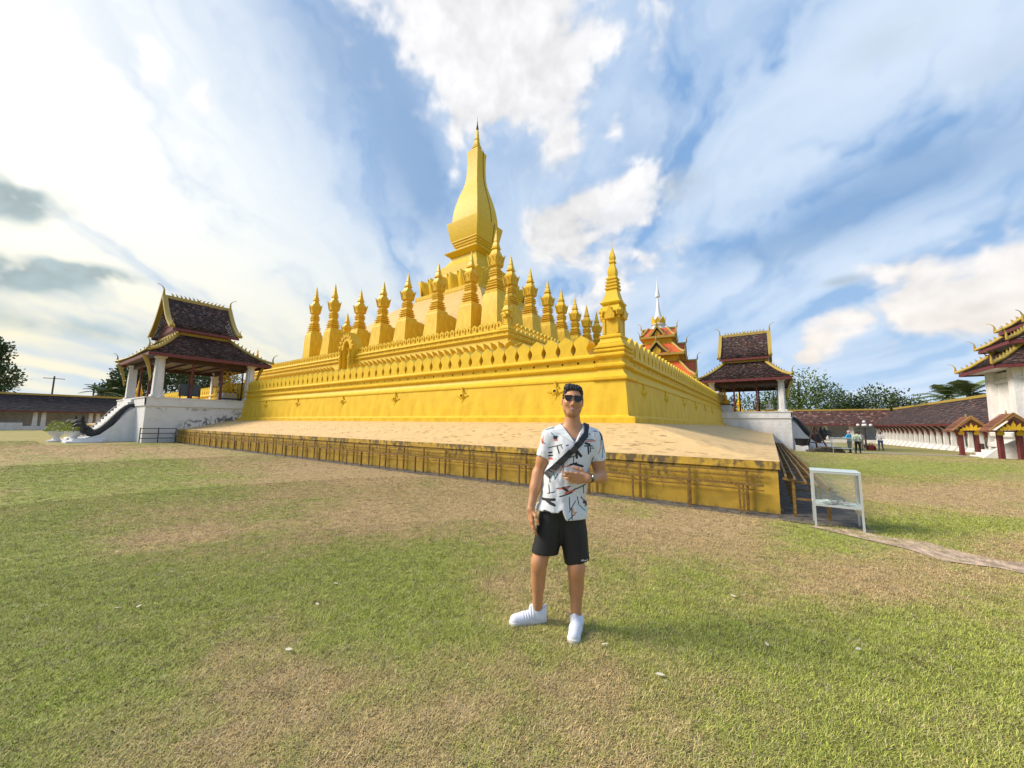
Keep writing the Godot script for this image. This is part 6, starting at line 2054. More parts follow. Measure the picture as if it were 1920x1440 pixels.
	for q in [[0.166, 1.319, 0.050], [0.214, 1.369, 0.028]]:
		mb = MB.new()
		mb.xf = Transform3D(Basis(Vector3(0, 0, 1), 0.82), Vector3(q[0], q[1], surf.call(q[0], q[1], false) + 0.014))
		mb.box(Vector3.ZERO, Vector3(q[2], 0.046, 0.012), 0.003)
		put("buckle", mb, mat("buckle plastic", 0.03, 0.03, 0.033, 0.35), stp)
	# shorts
	var shorts := func(p: Vector3) -> float:
		var q := Vector3(p.x, p.y, p.z / 0.84)
		var l := cap(q, Vector3(0.03, 0.84, 0.0), Vector3(-0.040, 0.52, -0.005), 0.102, 0.098)
		var r := cap(q, Vector3(0.160, 0.84, 0.0), Vector3(0.208, 0.47, 0.01), 0.108, 0.092)
		l = smax(l, 0.552 - p.y - (p.x + 0.03) * 0.06, 0.004)
		r = smax(r, 0.498 - p.y + (p.x - 0.2) * 0.22, 0.004)
		var d := smin(l, r, 0.02)
		d = smin(d, cap(q, Vector3(0.06, 0.90, 0), Vector3(0.145, 0.90, 0), 0.106, 0.106), 0.03)
		d = smax(d, p.y - 0.985, 0.004)
		return d * 0.88 + fold.get_noise_3d(p.x * 1.6, p.y * 0.5, p.z) * 0.004 * smoothstep(0.54, 0.62, p.y)
	mb = MB.new()
	nets(mb, shorts, Vector3(-0.20, 0.42, -0.18), Vector3(0.36, 1.01, 0.18), 0.0058)
	var sho := node("shorts", t)
	put("shorts_cloth", mb, mat("black cloth", 0.010, 0.011, 0.013, 0.62), sho)
	# small white script near the hem
	mb = MB.new()
	var lz := 0.125
	var glyph := [[0, 0.4, 0.12, 1.2], [0.12, 1.2, 0.25, 0.9], [0.05, 0.5, 0.28, 0.7], [0.32, 1.3, 0.26, 0.2], [0.42, 0.8, 0.40, 0.25], [0.40, 0.25, 0.55, 0.3], [0.55, 0.8, 0.55, 0.25], [0.62, 0.75, 0.60, 0.25], [0.62, 0.7, 0.74, 0.3], [0.78, 0.5, 0.9, 0.75], [0.78, 0.5, 0.95, 0.3]]
	for q in glyph:
		var a := Vector3(0.222 + q[0] * 0.055, 0.520 + q[1] * 0.012, 0)
		var b := Vector3(0.222 + q[2] * 0.055, 0.520 + q[3] * 0.012, 0)
		for w in [a, b]: pass
		var fz := func(p: Vector3) -> float:
			var z := 0.2
			for i in 40:
				var d: float = shorts.call(Vector3(p.x, p.y, z))
				if d < 0.0006: break
				z -= maxf(d * 0.7, 0.0006)
			return z
		a.z = fz.call(a) + 0.001
		b.z = fz.call(b) + 0.001
		mb.bar(a, b, 0.0022, 0.0022)
	put("script_logo", mb, M["white paint"], sho)
	# wrist watch
	var wt := node("wrist_watch", t)
	mb = MB.new()
	var ax := (wr - er).normalized()
	var wc := er.lerp(wr, 0.93)
	mb.xf = Transform3D(Basis(Quaternion(Vector3.UP, ax)), wc)
	mb.lathe(Vector3.ZERO, [[0.0295, -0.011], [0.033, -0.011], [0.0335, 0.0], [0.033, 0.011], [0.0295, 0.011]], 20)
	put("watch_strap", mb, mat("watch band", 0.03, 0.032, 0.028, 0.5), wt)
	mb = MB.new()
	var outw := (Vector3(0.15, 0.25, 1.0) - ax * ax.dot(Vector3(0.15, 0.25, 1.0))).normalized()
	mb.xf = Transform3D(Basis(Quaternion(Vector3.UP, outw)), wc + outw * 0.033)
	mb.lathe(Vector3.ZERO, [[0.0, 0.0], [0.021, 0.0], [0.022, 0.008], [0.019, 0.0115], [0.016, 0.010], [0.0, 0.010]], 18)
	put("watch_case", mb, mat("watch steel", 0.25, 0.26, 0.24, 0.3, {"metallic": 0.8}), wt)
	# white knit trainers
	shoe(t, Vector3(-0.010, 0, -0.138), Vector3(-0.296, 0, -0.085), al)
	shoe(t, Vector3(0.232, 0, -0.100), Vector3(0.140, 0, 0.160), ar)

func shoe(t: Node, heel: Vector3, toe: Vector3, ankle: Vector3) -> void:
	var dir := (toe - heel).normalized()
	var l := heel.distance_to(toe)
	# local axes: z from heel to toe, y up
	var bx := Transform3D(Basis(Vector3.UP.cross(dir).normalized(), Vector3.UP, dir), heel)
	var loc := bx.affine_inverse() * ankle
	var o := node("trainer", t)
	var upper := func(p: Vector3) -> float:
		var q := Vector3(p.x, p.y, p.z)
		var d := cap(q, Vector3(0, 0.052, 0.045), Vector3(0.002, 0.036, l - 0.046), 0.038, 0.032)
		d = smin(d, cap(q, Vector3(0, 0.046, l * 0.55), Vector3(0.004, 0.036, l - 0.056), 0.041, 0.036), 0.03)
		d = smin(d, cap(q, Vector3(0, 0.06, 0.05), loc + Vector3(0, 0.015, 0.0), 0.040, 0.044), 0.04)
		d = smin(d, cap(q, Vector3(0, 0.07, 0.018), Vector3(0, 0.125, 0.004), 0.016, 0.010), 0.02)
		d = smin(d, cap(q, loc + Vector3(0, -0.01, 0.035), loc + Vector3(0, 0.040, 0.045), 0.024, 0.012), 0.03)
		d = maxf(d, 0.012 - p.y)
		d = smax(d, -cap(q, loc + Vector3(0, 0.0, 0), loc + Vector3(0, 0.2, 0.0), 0.0385, 0.045), 0.008)
		# lacing ribs across the instep
		if p.z > l * 0.36 and p.z < l * 0.66 and p.y > 0.05: d += 0.0030 * sin(p.z * 330.0)
		return d
	var mb := MB.new()
	mb.xf = bx
	nets(mb, upper, Vector3(-0.075, 0.0, -0.045), Vector3(0.075, 0.19, l + 0.02), 0.0052)
	put("knit_upper", mb, mat("white knit", 0.66, 0.68, 0.75, 0.8) if not M.has("white knit") else M["white knit"], o)
	mb = MB.new()
	mb.xf = bx
	var sole := func(p: Vector3) -> float:
		var q := Vector3(p.x, 0, p.z)
		var d := cap(q, Vector3(0, 0, 0.036), Vector3(0.0, 0, 0.10), 0.041, 0.037)
		d = smin(d, cap(q, Vector3(0, 0, 0.10), Vector3(0.002, 0, l - 0.048), 0.036, 0.046), 0.03)
		return smax(d, absf(p.y - 0.017) - 0.017, 0.008)
	nets(mb, sole, Vector3(-0.07, -0.01, -0.02), Vector3(0.07, 0.05, l + 0.02), 0.0055)
	put("sole", mb, mat("white rubber", 0.58, 0.56, 0.50, 0.6) if not M.has("white rubber") else M["white rubber"], o)

# ---------------------------------------------------------------- visitors far off on the right
func visitor(label: String, at: Vector3, turn: float, h: float, pose: Dictionary) -> void:
	var t := thing("person", label, "person", at, turn, "visitors on the far lawn")
	var k := h / 1.7
	t.scale = Vector3(k, k, k)
	var top: Color = pose.top
	var low: Color = pose.low
	var skin := Color(0.42, 0.23, 0.15)
	var spread: float = pose.get("step", 0.12)
	var hipw := 0.10
	var lg := [[Vector3(-hipw, 0.88, 0), Vector3(-hipw - 0.01, 0.47, 0.03), 0.095, 0.062], [Vector3(-hipw - 0.01, 0.47, 0.03), Vector3(-hipw, 0.06, spread * 0.6), 0.06, 0.042], [Vector3(hipw, 0.88, 0), Vector3(hipw + 0.01, 0.47, 0.0), 0.095, 0.062], [Vector3(hipw + 0.01, 0.47, 0.0), Vector3(hipw, 0.06, -spread), 0.06, 0.042],
		[Vector3(-hipw, 0.035, spread * 0.6 - 0.05), Vector3(-hipw, 0.03, spread * 0.6 + 0.14), 0.04, 0.034], [Vector3(hipw, 0.035, -spread - 0.05), Vector3(hipw, 0.03, -spread + 0.14), 0.04, 0.034]]
	var am: Array = []
	for s in [-1, 1]:
		var e: Vector3 = pose.elbow
		var w: Vector3 = pose.wrist
		am.append([Vector3(s * 0.19, 1.38, 0), Vector3(s * e.x, e.y, e.z), 0.055, 0.042])
		am.append([Vector3(s * e.x, e.y, e.z), Vector3(s * w.x, w.y, w.z), 0.042, 0.028])
		am.append([Vector3(s * w.x, w.y, w.z), Vector3(s * w.x * 0.9, w.y - 0.05, w.z + 0.07), 0.032, 0.024])
	var f := func(p: Vector3) -> float:
		var q := Vector3(p.x, p.y, p.z / 0.68)
		var d := cap(q, Vector3(0, 0.90, 0), Vector3(0, 1.12, 0), 0.155, 0.145)
		d = smin(d, cap(q, Vector3(0, 1.12, 0), Vector3(0, 1.33, 0), 0.145, 0.16), 0.06)
		d *= 0.85
		d = smin(d, bones(p, am, 0.03), 0.04)
		d = smin(d, bones(p, lg, 0.02), 0.04)
		d = smin(d, cap(p, Vector3(0, 1.36, 0), Vector3(0, 1.52, 0.01), 0.06, 0.055), 0.04)
		d = smin(d, ell(p, Vector3(0, 1.60, 0.015), Vector3(0.078, 0.11, 0.095)), 0.02)
		d = smin(d, cap(p, Vector3(0, 1.60, 0.10), Vector3(0, 1.585, 0.118), 0.012, 0.012), 0.01)
		return d
	var tint := func(p: Vector3, _n: Vector3) -> Color:
		if p.y > 1.47:
			return skin
		if p.y < 0.08: return Color(0.06, 0.055, 0.05)
		if p.y < 0.93 and absf(p.x) < 0.235: return low
		if p.y > 0.93:
			for i in am.size():
				if i % 3 == 2 and p.distance_to(am[i][0]) < 0.11: return skin
			return top
		return top if p.y > 0.95 else skin
	var mb := MB.new()
	nets(mb, f, Vector3(-0.62, 0, -0.45), Vector3(0.62, 1.74, 0.5), 0.026, tint)
	put("body", mb, M["tinted"], t)
	mb = MB.new()
	var hair := func(p: Vector3) -> float:
		var d := ell(p, Vector3(0, 1.625, -0.005), Vector3(0.088, 0.105, 0.105))
		if pose.get("long", false): d = smin(d, cap(p, Vector3(0, 1.6, -0.06), Vector3(0, 1.36, -0.09), 0.085, 0.06), 0.04)
		return smax(d, (1.59 - p.y) if p.z > 0.03 else ((1.30 if pose.get("long", false) else 1.53) - p.y), 0.01)
	nets(mb, hair, Vector3(-0.13, 1.26, -0.2), Vector3(0.13, 1.78, 0.14), 0.018)
	put("hair" if not pose.has("hat") else "hat", mb, mat("visitor hair", 0.02, 0.016, 0.015, 0.5) if not pose.has("hat") else mat("pink hat", 0.55, 0.30, 0.30, 0.8), t)

func build_visitors() -> void:
	visitor("visitor in a bright blue top and dark trousers bending an arm forward", Vector3(4.75, ground_y(4.75, -37.2), -37.2), -2.2, 1.66, {"top": Color(0.04, 0.33, 0.60), "low": Color(0.02, 0.02, 0.025), "elbow": Vector3(0.30, 1.15, 0.05), "wrist": Vector3(0.16, 1.22, 0.28), "hat": true})
	visitor("visitor in a pale green top and black trousers beside the one in blue", Vector3(5.25, ground_y(5.25, -37.6), -37.6), 2.6, 1.62, {"top": Color(0.42, 0.50, 0.40), "low": Color(0.015, 0.015, 0.018), "elbow": Vector3(0.27, 1.12, -0.03), "wrist": Vector3(0.24, 1.0, 0.2)})
	visitor("long-haired visitor in light clothes standing behind the group", Vector3(6.6, ground_y(6.6, -45.5), -45.5), 0.5, 1.62, {"top": Color(0.62, 0.58, 0.54), "low": Color(0.45, 0.38, 0.30), "elbow": Vector3(0.25, 1.12, 0.0), "wrist": Vector3(0.2, 1.05, 0.2), "long": true})
	visitor("visitor in a white jacket and blue jeans nearest the gallery", Vector3(7.9, ground_y(7.9, -45.8), -45.8), -0.6, 1.66, {"top": Color(0.66, 0.66, 0.66), "low": Color(0.06, 0.09, 0.18), "elbow": Vector3(0.28, 1.12, 0.0), "wrist": Vector3(0.14, 1.1, 0.24), "long": true})

# ---------------------------------------------------------------- ground
var patch_noise := FastNoiseLite.new()
var fine_noise := FastNoiseLite.new()
var low_noise := FastNoiseLite.new()

# share of living grass, 0 dry to 1 green: broad patches as they lie on the lawn plus noise
func green_at(x: float, z: float) -> float:
	var g := 0.495 + low_noise.get_noise_2d(x, z) * 0.20
	for q in PATCHES:
		var dx: float = x - q[0]
		var dz: float = z - q[1]
		var det: float = q[2] * q[5] - q[3] * q[4]
		var s: float = (dx * q[5] - dz * q[4]) / det
		var t: float = (dz * q[2] - dx * q[3]) / det
		var r := s * s + t * t
		if r < 5.0: g += q[6] * (0.62 if q[6] > 0.0 else 0.50) * exp(-r * 1.1)
	var dist := sqrt(x * x + z * z)
	g += patch_noise.get_noise_2d(x, z) * 0.34 + fine_noise.get_noise_2d(x, z) * 0.30 / (1.0 + dist * 0.03)
	return clampf(g, 0.0, 1.0)

const PATCHES := [[-13.24, -2.32, 2.95, -2.37, 6.89, 1.14, 0.8], [-3.08, -2.57, 0.81, -0.6, 1.07, 0.86, 0.9], [-5.1, -0.46, 0.82, -0.6, 4.22, 0.27, 0.6], [0.48, -3.39, 0.91, -0.66, -0.25, 1.44, 0.75], [0.26, -6.79, 0.81, -0.61, -0.05, 1.02, 0.7], [-0.77, -4.55, 0.42, -0.31, 0.14, 0.87, 0.35], [-0.75, -3.21, 0.44, -0.32, 0.11, 0.52, 0.45], [1.99, -8.62, 1.73, -1.31, -0.21, 0.85, 0.9], [4.73, -23.05, 4.92, -4.2, -0.91, 4.35, 0.8], [-3.92, -1.45, 0.41, -0.3, 0.75, 0.25, 0.2], [-10.59, -7.37, 5.42, -4.51, 5.61, 3.86, -0.8], [-0.7, -6.4, 1.29, -0.97, 0.13, 1.37, -0.9], [0.39, -4.75, 0.83, -0.61, -0.07, 0.71, -0.8], [-1.11, -1.81, 0.96, -0.69, 0.27, 0.43, -0.65], [-6.6, -1.62, 0.94, -0.71, 1.28, 0.29, -0.7], [-5.35, -3.06, 1.1, -0.83, 0.84, 0.46, -0.6], [-2.52, -1.1, 0.45, -0.33, 0.42, 0.16, -0.35], [3.14, -13.33, 2.82, -2.22, -0.82, 3.35, -0.9], [-2.17, -2.87, 0.36, -0.26, 0.35, 0.46, -0.7], [-26.73, -3.62, 4.18, -3.91, 5.79, 0.75, -0.6], [-4.15, -5.01, 1.8, -1.38, 0.76, 0.91, -0.5], [-2.32, -0.6, 0.58, -0.41, 0.21, 0.04, -0.25]]

func lines(a: float, b: float, fine_a: float, fine_b: float, fine: float, mid_a: float, mid_b: float, mid: float) -> Array:
	var out: Array = []
	var x := a
	while x < b:
		out.append(x)
		if x >= fine_a and x < fine_b: x += fine
		elif x >= mid_a and x < mid_b: x = minf(x + mid, fine_a if x < fine_a else b)
		else: x = minf(x + 40.0, mid_a if x < mid_a else b)
	out.append(b)
	return out

func build_ground() -> void:
	patch_noise.seed = 4; patch_noise.frequency = 0.45; patch_noise.fractal_octaves = 4
	low_noise.seed = 13; low_noise.frequency = 0.09; low_noise.fractal_octaves = 4
	fine_noise.seed = 6; fine_noise.frequency = 2.6; fine_noise.fractal_octaves = 4
	var xs := lines(-500, 400, -18.0, 5.0, 0.2, -95.0, 30.0, 0.9)
	var zs := lines(-500, 60, -12.0, 1.0, 0.2, -95.0, 24.0, 0.9)
	var vs := PackedVector3Array()
	var cs := PackedColorArray()
	var ns := PackedVector3Array()
	var ix := PackedInt32Array()
	for z in zs:
		for x in xs:
			vs.append(Vector3(x, ground_y(x, z), z))
			ns.append(Vector3.UP)
			var g := green_at(x, z)
			if x < -100 or x > 40 or z < -100: g = 0.6
			var soil := Color(0.50, 0.35, 0.165).lerp(Color(0.32, 0.35, 0.065), smoothstep(0.25, 0.75, g))
			cs.append(soil)
	for j in zs.size() - 1:
		for i in xs.size() - 1:
			var a := j * xs.size() + i
			ix.append_array([a, a + 1, a + xs.size(), a + 1, a + xs.size() + 1, a + xs.size()])
	var arr := []
	arr.resize(Mesh.ARRAY_MAX)
	arr[Mesh.ARRAY_VERTEX] = vs
	arr[Mesh.ARRAY_NORMAL] = ns
	arr[Mesh.ARRAY_COLOR] = cs
	arr[Mesh.ARRAY_INDEX] = ix
	var m := ArrayMesh.new()
	m.add_surface_from_arrays(Mesh.PRIMITIVE_TRIANGLES, arr)
	structure(put("ground", m, M["lawn"]))
	# strips laid on it: dark concrete at the wall foot, dirt path, pale walkway
	structure(put("concrete_apron", strip([Vector2(-34.4, -7.80), Vector2(-0.5, -7.76), Vector2(0.5, -7.72)], 0.26, 0.05, 0.006), M["concrete"]))
	structure(put("concrete_footing", strip([Vector2(0.62, -7.45), Vector2(0.62, -20.0), Vector2(0.55, -39.0)], 0.55, 0.08, 0.010), M["concrete"]))
	structure(put("dirt_path", strip([Vector2(0.55, -7.5), Vector2(1.1, -7.05), Vector2(2.0, -6.62), Vector2(3.4, -6.2), Vector2(6.0, -5.9), Vector2(14.0, -5.6)], 0.27, 0.16, 0.010), M["dirt"]))
	structure(put("walkway", strip([Vector2(1.5, -38.8), Vector2(6.0, -39.6), Vector2(13.0, -40.6)], 1.0, 0.03, 0.012), M["pale paving"]))

# irregular-edged sheet following the ground
func strip(pts: Array, half: float, jitter: float, lift: float) -> MB:
	var mb := MB.new()
	var nz := FastNoiseLite.new()
	nz.seed = 9; nz.frequency = 1.3
	var prev: Array = []
	for i in pts.size() - 1:
		var a: Vector2 = pts[i]
		var b: Vector2 = pts[i + 1]
		var n := maxi(2, int(a.distance_to(b) / 0.25))
		for k in n + 1:
			if k == 0 and i > 0: continue
			var p := a.lerp(b, float(k) / n)
			var d := (b - a).normalized()
			if k == n and i < pts.size() - 2: d = (d + (pts[i + 2] - b).normalized()).normalized()
			var s := Vector2(-d.y, d.x)
			var l := p + s * (half + nz.get_noise_2d(p.x * 3.0, p.y * 3.0) * jitter * 2.0)
			var r := p - s * (half + nz.get_noise_2d(p.x * 3.0 + 50, p.y * 3.0) * jitter * 2.0)
			var l3 := Vector3(l.x, ground_y(l.x, l.y) + lift, l.y)
			var r3 := Vector3(r.x, ground_y(r.x, r.y) + lift, r.y)
			if prev.size() > 0: mb.quad(prev[0], prev[1], r3, l3, Vector3.UP)
			prev = [l3, r3]
	return mb

func build_grass() -> void:
	# short mown blades, denser close by; each copy is a small tuft
	var g := Node3D.new()
	g.name = "grass"
	add_child(g)
	g.set_meta("kind", "stuff")
	var rng := RandomNumberGenerator.new()
	rng.seed = 42
	for variant in 3:
		var mb := MB.new()
		for b in 11:
			var a := rng.randf() * TAU
			var root := Vector3(rng.randf_range(-0.035, 0.035), -0.004, rng.randf_range(-0.035, 0.035))
			var dir := Vector3(cos(a), 0, sin(a))
			var l := rng.randf_range(0.013, 0.036)
			var lean := rng.randf_range(0.6, 1.45)
			var side := Vector3(-dir.z, 0, dir.x) * rng.randf_range(0.0011, 0.0021)
			var mid: Vector3 = root + dir * l * 0.5 * sin(lean * 0.6) + Vector3(0, l * 0.6 * cos(lean * 0.6), 0)
			var tip: Vector3 = mid + dir * l * 0.6 * sin(lean) + Vector3(0, l * 0.45 * cos(lean), 0)
			var q := rng.randf_range(0.75, 1.2)
			mb.col = Color(q, q, q * rng.randf_range(0.85, 1.1))
			mb.quad(root - side, root + side, mid + side * 0.8, mid - side * 0.8, Vector3.UP + dir)
			mb.tri(mid - side * 0.8, mid + side * 0.8, tip, Vector3.UP + dir)
		var mm := MultiMesh.new()
		mm.transform_format = MultiMesh.TRANSFORM_3D
		mm.use_colors = true
		mm.mesh = mb.mesh()
		var xf: Array = []
		var cl: Array = []
		# rings of falling density in the sector that the lens sees, with a margin for a step aside
		for ring in [[0.9, 3.0, 24000], [3.0, 6.0, 42000], [6.0, 11.0, 44000], [11.0, 20.0, 32000], [20.0, 42.0, 28000]]:
			for i in ring[2]:
				var r: float = sqrt(lerpf(ring[0] * ring[0], ring[1] * ring[1], rng.randf()))
				var az := deg_to_rad(rng.randf_range(-100.0, 32.0))
				var x := sin(az) * r
				var z := -cos(az) * r
				if z < -7.56 and x < 1.2: continue
				if x < -34.0 and z < -2.2 and x > -45.0: continue
				if x > 1.5 and z < -37.0: continue
				if x > 0.3 and z < -5.3 and absf(z + 6.2 + 1.1 * exp(-(x - 0.3) * 0.7) ) < 0.16 and x < 14.0 and fine_noise.get_noise_2d(x * 2, z * 2) > -0.35: continue
				var gr := green_at(x, z)
				if gr < 0.2 and rng.randf() < 0.25: continue
				var k := rng.randf_range(0.7, 1.25) * (1.0 if r < 6.0 else lerpf(1.0, 1.5, (r - 6.0) / 14.0))
				var t := Transform3D(Basis(Vector3.UP, rng.randf() * TAU).scaled(Vector3(k, k * lerpf(0.75, 1.1, gr), k)), Vector3(x, ground_y(x, z), z))
				xf.append(t)
				var alive := smoothstep(0.22, 0.78, gr + rng.randf_range(-0.22, 0.22))
				var c := Color(0.66, 0.48, 0.23).lerp(Color(0.44, 0.485, 0.085), alive)
				if rng.randf() < 0.07: c = Color(0.60, 0.50, 0.30)
				elif rng.randf() < 0.13: c = Color(0.20, 0.145, 0.07)
				var v := rng.randf_range(0.62, 1.25)
				cl.append(Color(c.r * v, c.g * v, c.b * v))
		mm.instance_count = xf.size()
		for i in xf.size():
			mm.set_instance_transform(i, xf[i])
			mm.set_instance_color(i, cl[i])
		var o := MultiMeshInstance3D.new()
		o.name = "grass_tufts"
		o.multimesh = mm
		o.material_override = M["blade"]
		g.add_child(o, true)
		o.set_meta("kind", "stuff")

# ---------------------------------------------------------------- iron racks along the low wall
func build_racks() -> void:
	var t := thing("offering_rack", "long yellow iron rack with scrolls along the front of the low wall", "rack", Vector3(0, 0, 0), 0.0, "iron offering racks round the low wall")
	var mb: MB
	var x0 := -0.15
	var x1 := -34.2
	for q in [[0.70, 0.075, 0.022], [0.605, 0.075, 0.018], [0.385, 0.075, 0.020], [0.50, 0.30, 0.042]]:
		mb = MB.new()
		var nn := 36
		for i in nn:
			var a := lerpf(x0, x1, float(i) / nn)
			var b := lerpf(x0, x1, float(i + 1) / nn)
			mb.bar(Vector3(a, q[0] + 0.012 * sin(i * 2.7), LZ + q[1]), Vector3(b, q[0] + 0.012 * sin((i + 1) * 2.7), LZ + q[1]), q[2])
		put("rail", mb, M["yellow iron"], t)
	var post_a := MB.new()
	post_a.bar(Vector3(0, -0.02, 0), Vector3(0, 0.74, 0), 0.045, 0.03)
	var pa := post_a.mesh()
	var post_b := MB.new()
	post_b.bar(Vector3(0, -0.02, 0), Vector3(0, 0.51, 0), 0.030, 0.030)
	var pb := post_b.mesh()
	var arm_b := MB.new()
	arm_b.bar(Vector3(0, 0.49, -0.23), Vector3(0, 0.50, 0.0), 0.022)
	var ab := arm_b.mesh()
	var scroll := MB.new()
	for s in [-1, 1]:
		var pts: Array = []
		for k in 18:
			var a := k / 17.0 * PI * 2.6
			var r := 0.085 * (1.0 - k / 24.0)
			pts.append(Vector3(s * (0.14 + cos(a) * r), 0.50 + sin(a) * r * 0.95, 0))
		scroll.tube(pts, [0.006], 4)
		scroll.tube([Vector3(s * 0.225, 0.50, 0), Vector3(s * 0.30, 0.43, 0), Vector3(s * 0.40, 0.40, 0)], [0.006], 4)
	var sm := scroll.mesh()
	var n := 36
	for i in n:
		var x := x0 - 0.25 - i * 0.94
		put("wall_post", pa, M["yellow iron"], t, Vector3(x, 0, LZ + 0.075))
		put("front_post", pb, M["yellow iron"], t, Vector3(x - 0.05 + 0.06 * sin(i * 1.9), 0, LZ + 0.30))
		if i % 3 == 0: put("front_post", pb, M["yellow iron"], t, Vector3(x - 0.11, 0, LZ + 0.31))
		put("cross_arm", ab, M["yellow iron"], t, Vector3(x - 0.05, 0, LZ + 0.30))
		put("scroll", sm, M["yellow iron"], t, Vector3(x - 0.47, 0, LZ + 0.078))
	# short rail in front of the stained podium
	var s2 := thing("tube_railing", "short thin railing in front of the stained pavilion podium", "railing", Vector3(-33.9, 0, -7.3))
	for q in [[0.95], [0.62], [0.3]]:
		mb = MB.new()
		mb.bar(Vector3(-0.40, q[0], 1.25), Vector3(-0.15, q[0], -0.5), 0.05)
		put("rail", mb, M["concrete"], s2)
	for k in 3:
		mb = MB.new()
		var p := Vector3(-0.40, 0, 1.25).lerp(Vector3(-0.15, 0, -0.5), k / 2.0)
		mb.bar(p, p + Vector3(0, 1.0, 0), 0.05)
		put("post", mb, M["concrete"], s2)
	# the deeper rack on the right-hand side: five pipes on trestles
	t = thing("offering_rack", "deep yellow pipe rack on trestles along the right-hand low wall", "rack", Vector3(0, 0, 0), 0.0, "iron offering racks round the low wall")
	for q in [[0.10, 0.66, 0.03], [0.22, 0.63, 0.026], [0.36, 0.60, 0.03], [0.50, 0.57, 0.026], [0.64, 0.54, 0.034]]:
		mb = MB.new()
		for i in 28:
			var z := LZ + 0.25 - i * 1.1
			var zb := z - 1.1
			mb.bar(Vector3(LX + q[0], q[1] + ground_y(0.5, z) + 0.015 * sin(i * 1.7 + q[0] * 9.0), z), Vector3(LX + q[0], q[1] + ground_y(0.5, zb) + 0.015 * sin((i + 1) * 1.7 + q[0] * 9.0), zb), q[2])
		put("rail", mb, M["yellow iron"], t)
	for i in 26:
		var z := LZ + 0.05 - i * 1.2
		var gy := ground_y(0.5, z)
		for q in [[0.20, 0.62], [0.64, 0.53]]:
			mb = MB.new()
			mb.bar(Vector3(LX + q[0], gy - 0.02, z), Vector3(LX + q[0], gy + q[1], z), 0.042)
			put("post", mb, M["yellow iron"], t)
		mb = MB.new()
		mb.bar(Vector3(LX + 0.06, gy + 0.62, z - 0.02), Vector3(LX + 0.68, gy + 0.50, z - 0.02), 0.035)
		mb.bar(Vector3(LX + 0.20, gy + 0.30, z), Vector3(LX + 0.64, gy + 0.30, z), 0.03)
		put("trestle", mb, M["yellow iron"], t)

# ---------------------------------------------------------------- donation cases and other small things
func donation_case(label: String, at: Vector3, turn: float, w: float, d: float, leg: float, h: float) -> void:
	var t := thing("donation_case", label, "glass case", at, turn, "glass donation cases on the lawn")
	var b := 0.026
	for sx in [-1, 1]:
		for sz in [-1, 1]:
			var mb := MB.new()
			mb.bar(Vector3(sx * (w * 0.5 - b * 0.5), 0, sz * (d * 0.5 - b * 0.5)), Vector3(sx * (w * 0.5 - b * 0.5), leg, sz * (d * 0.5 - b * 0.5)), b)
			put("leg", mb, M["aluminium"], t)
			mb = MB.new()
			mb.bar(Vector3(sx * (w * 0.5 - b * 0.5), leg, sz * (d * 0.5 - b * 0.5)), Vector3(sx * (w * 0.5 - b * 0.5), leg + h, sz * (d * 0.5 - b * 0.5)), b)
			put("corner_post", mb, M["aluminium"], t)
	for y in [leg, leg + h]:
		for s in [-1, 1]:
			var mb := MB.new()
			mb.bar(Vector3(-w * 0.5, y, s * (d * 0.5 - b * 0.5)), Vector3(w * 0.5, y, s * (d * 0.5 - b * 0.5)), b * 0.96, b * 1.1)
			put("frame_bar", mb, M["aluminium"], t)
			mb = MB.new()
			mb.bar(Vector3(s * (w * 0.5 - b * 0.5), y, -d * 0.5 + b), Vector3(s * (w * 0.5 - b * 0.5), y, d * 0.5 - b), b * 0.96, b * 1.1)
			put("frame_bar", mb, M["aluminium"], t)
	var pn := MB.new()
	pn.box(Vector3(0, leg + 0.005, 0), Vector3(w - b * 2.1, 0.008, d - b * 2.1))
	put("shelf", pn, mat("pale shelf", 0.50, 0.58, 0.56, 0.35) if not M.has("pale shelf") else M["pale shelf"], t)
	pn = MB.new()
	pn.box(Vector3(0, leg + h + 0.020, 0), Vector3(w + 0.01, 0.010, d + 0.01), 0.003)
	put("lid", pn, M["pale shelf"], t)
	for s in [-1, 1]:
		pn = MB.new()
		pn.box(Vector3(0, leg + h * 0.5, s * (d * 0.5 - b * 0.5)), Vector3(w - b * 2.2, h - b * 1.4, 0.005))
		put("glass_pane", pn, M["glass"], t)
		pn = MB.new()
		pn.box(Vector3(s * (w * 0.5 - b * 0.5), leg + h * 0.5, 0), Vector3(0.005, h - b * 1.4, d - b * 2.2))
		put("glass_pane", pn, M["glass"], t)
	# loose banknotes on the shelf
	var rng := RandomNumberGenerator.new()
	rng.seed = 8
	var notes := MB.new()
	for i in 14:
		notes.col = [Color(0.50, 0.66, 0.60), Color(0.62, 0.68, 0.66), Color(0.42, 0.55, 0.55), Color(0.30, 0.28, 0.30)][i % 4]
		notes.xf = Transform3D(Basis(Vector3.UP, rng.randf() * TAU) * Basis(Vector3.RIGHT, rng.randf_range(-0.5, 0.5)), Vector3(rng.randf_range(-0.25, 0.28) * w, leg + 0.03, rng.randf_range(-0.3, 0.3) * d))
		notes.box(Vector3.ZERO, Vector3(0.12, 0.004, 0.06))
		notes.box(Vector3(0.045, 0.012, 0.01), Vector3(0.06, 0.003, 0.05))
	put("banknotes", notes, M["tinted"], t).set_meta("kind", "stuff")

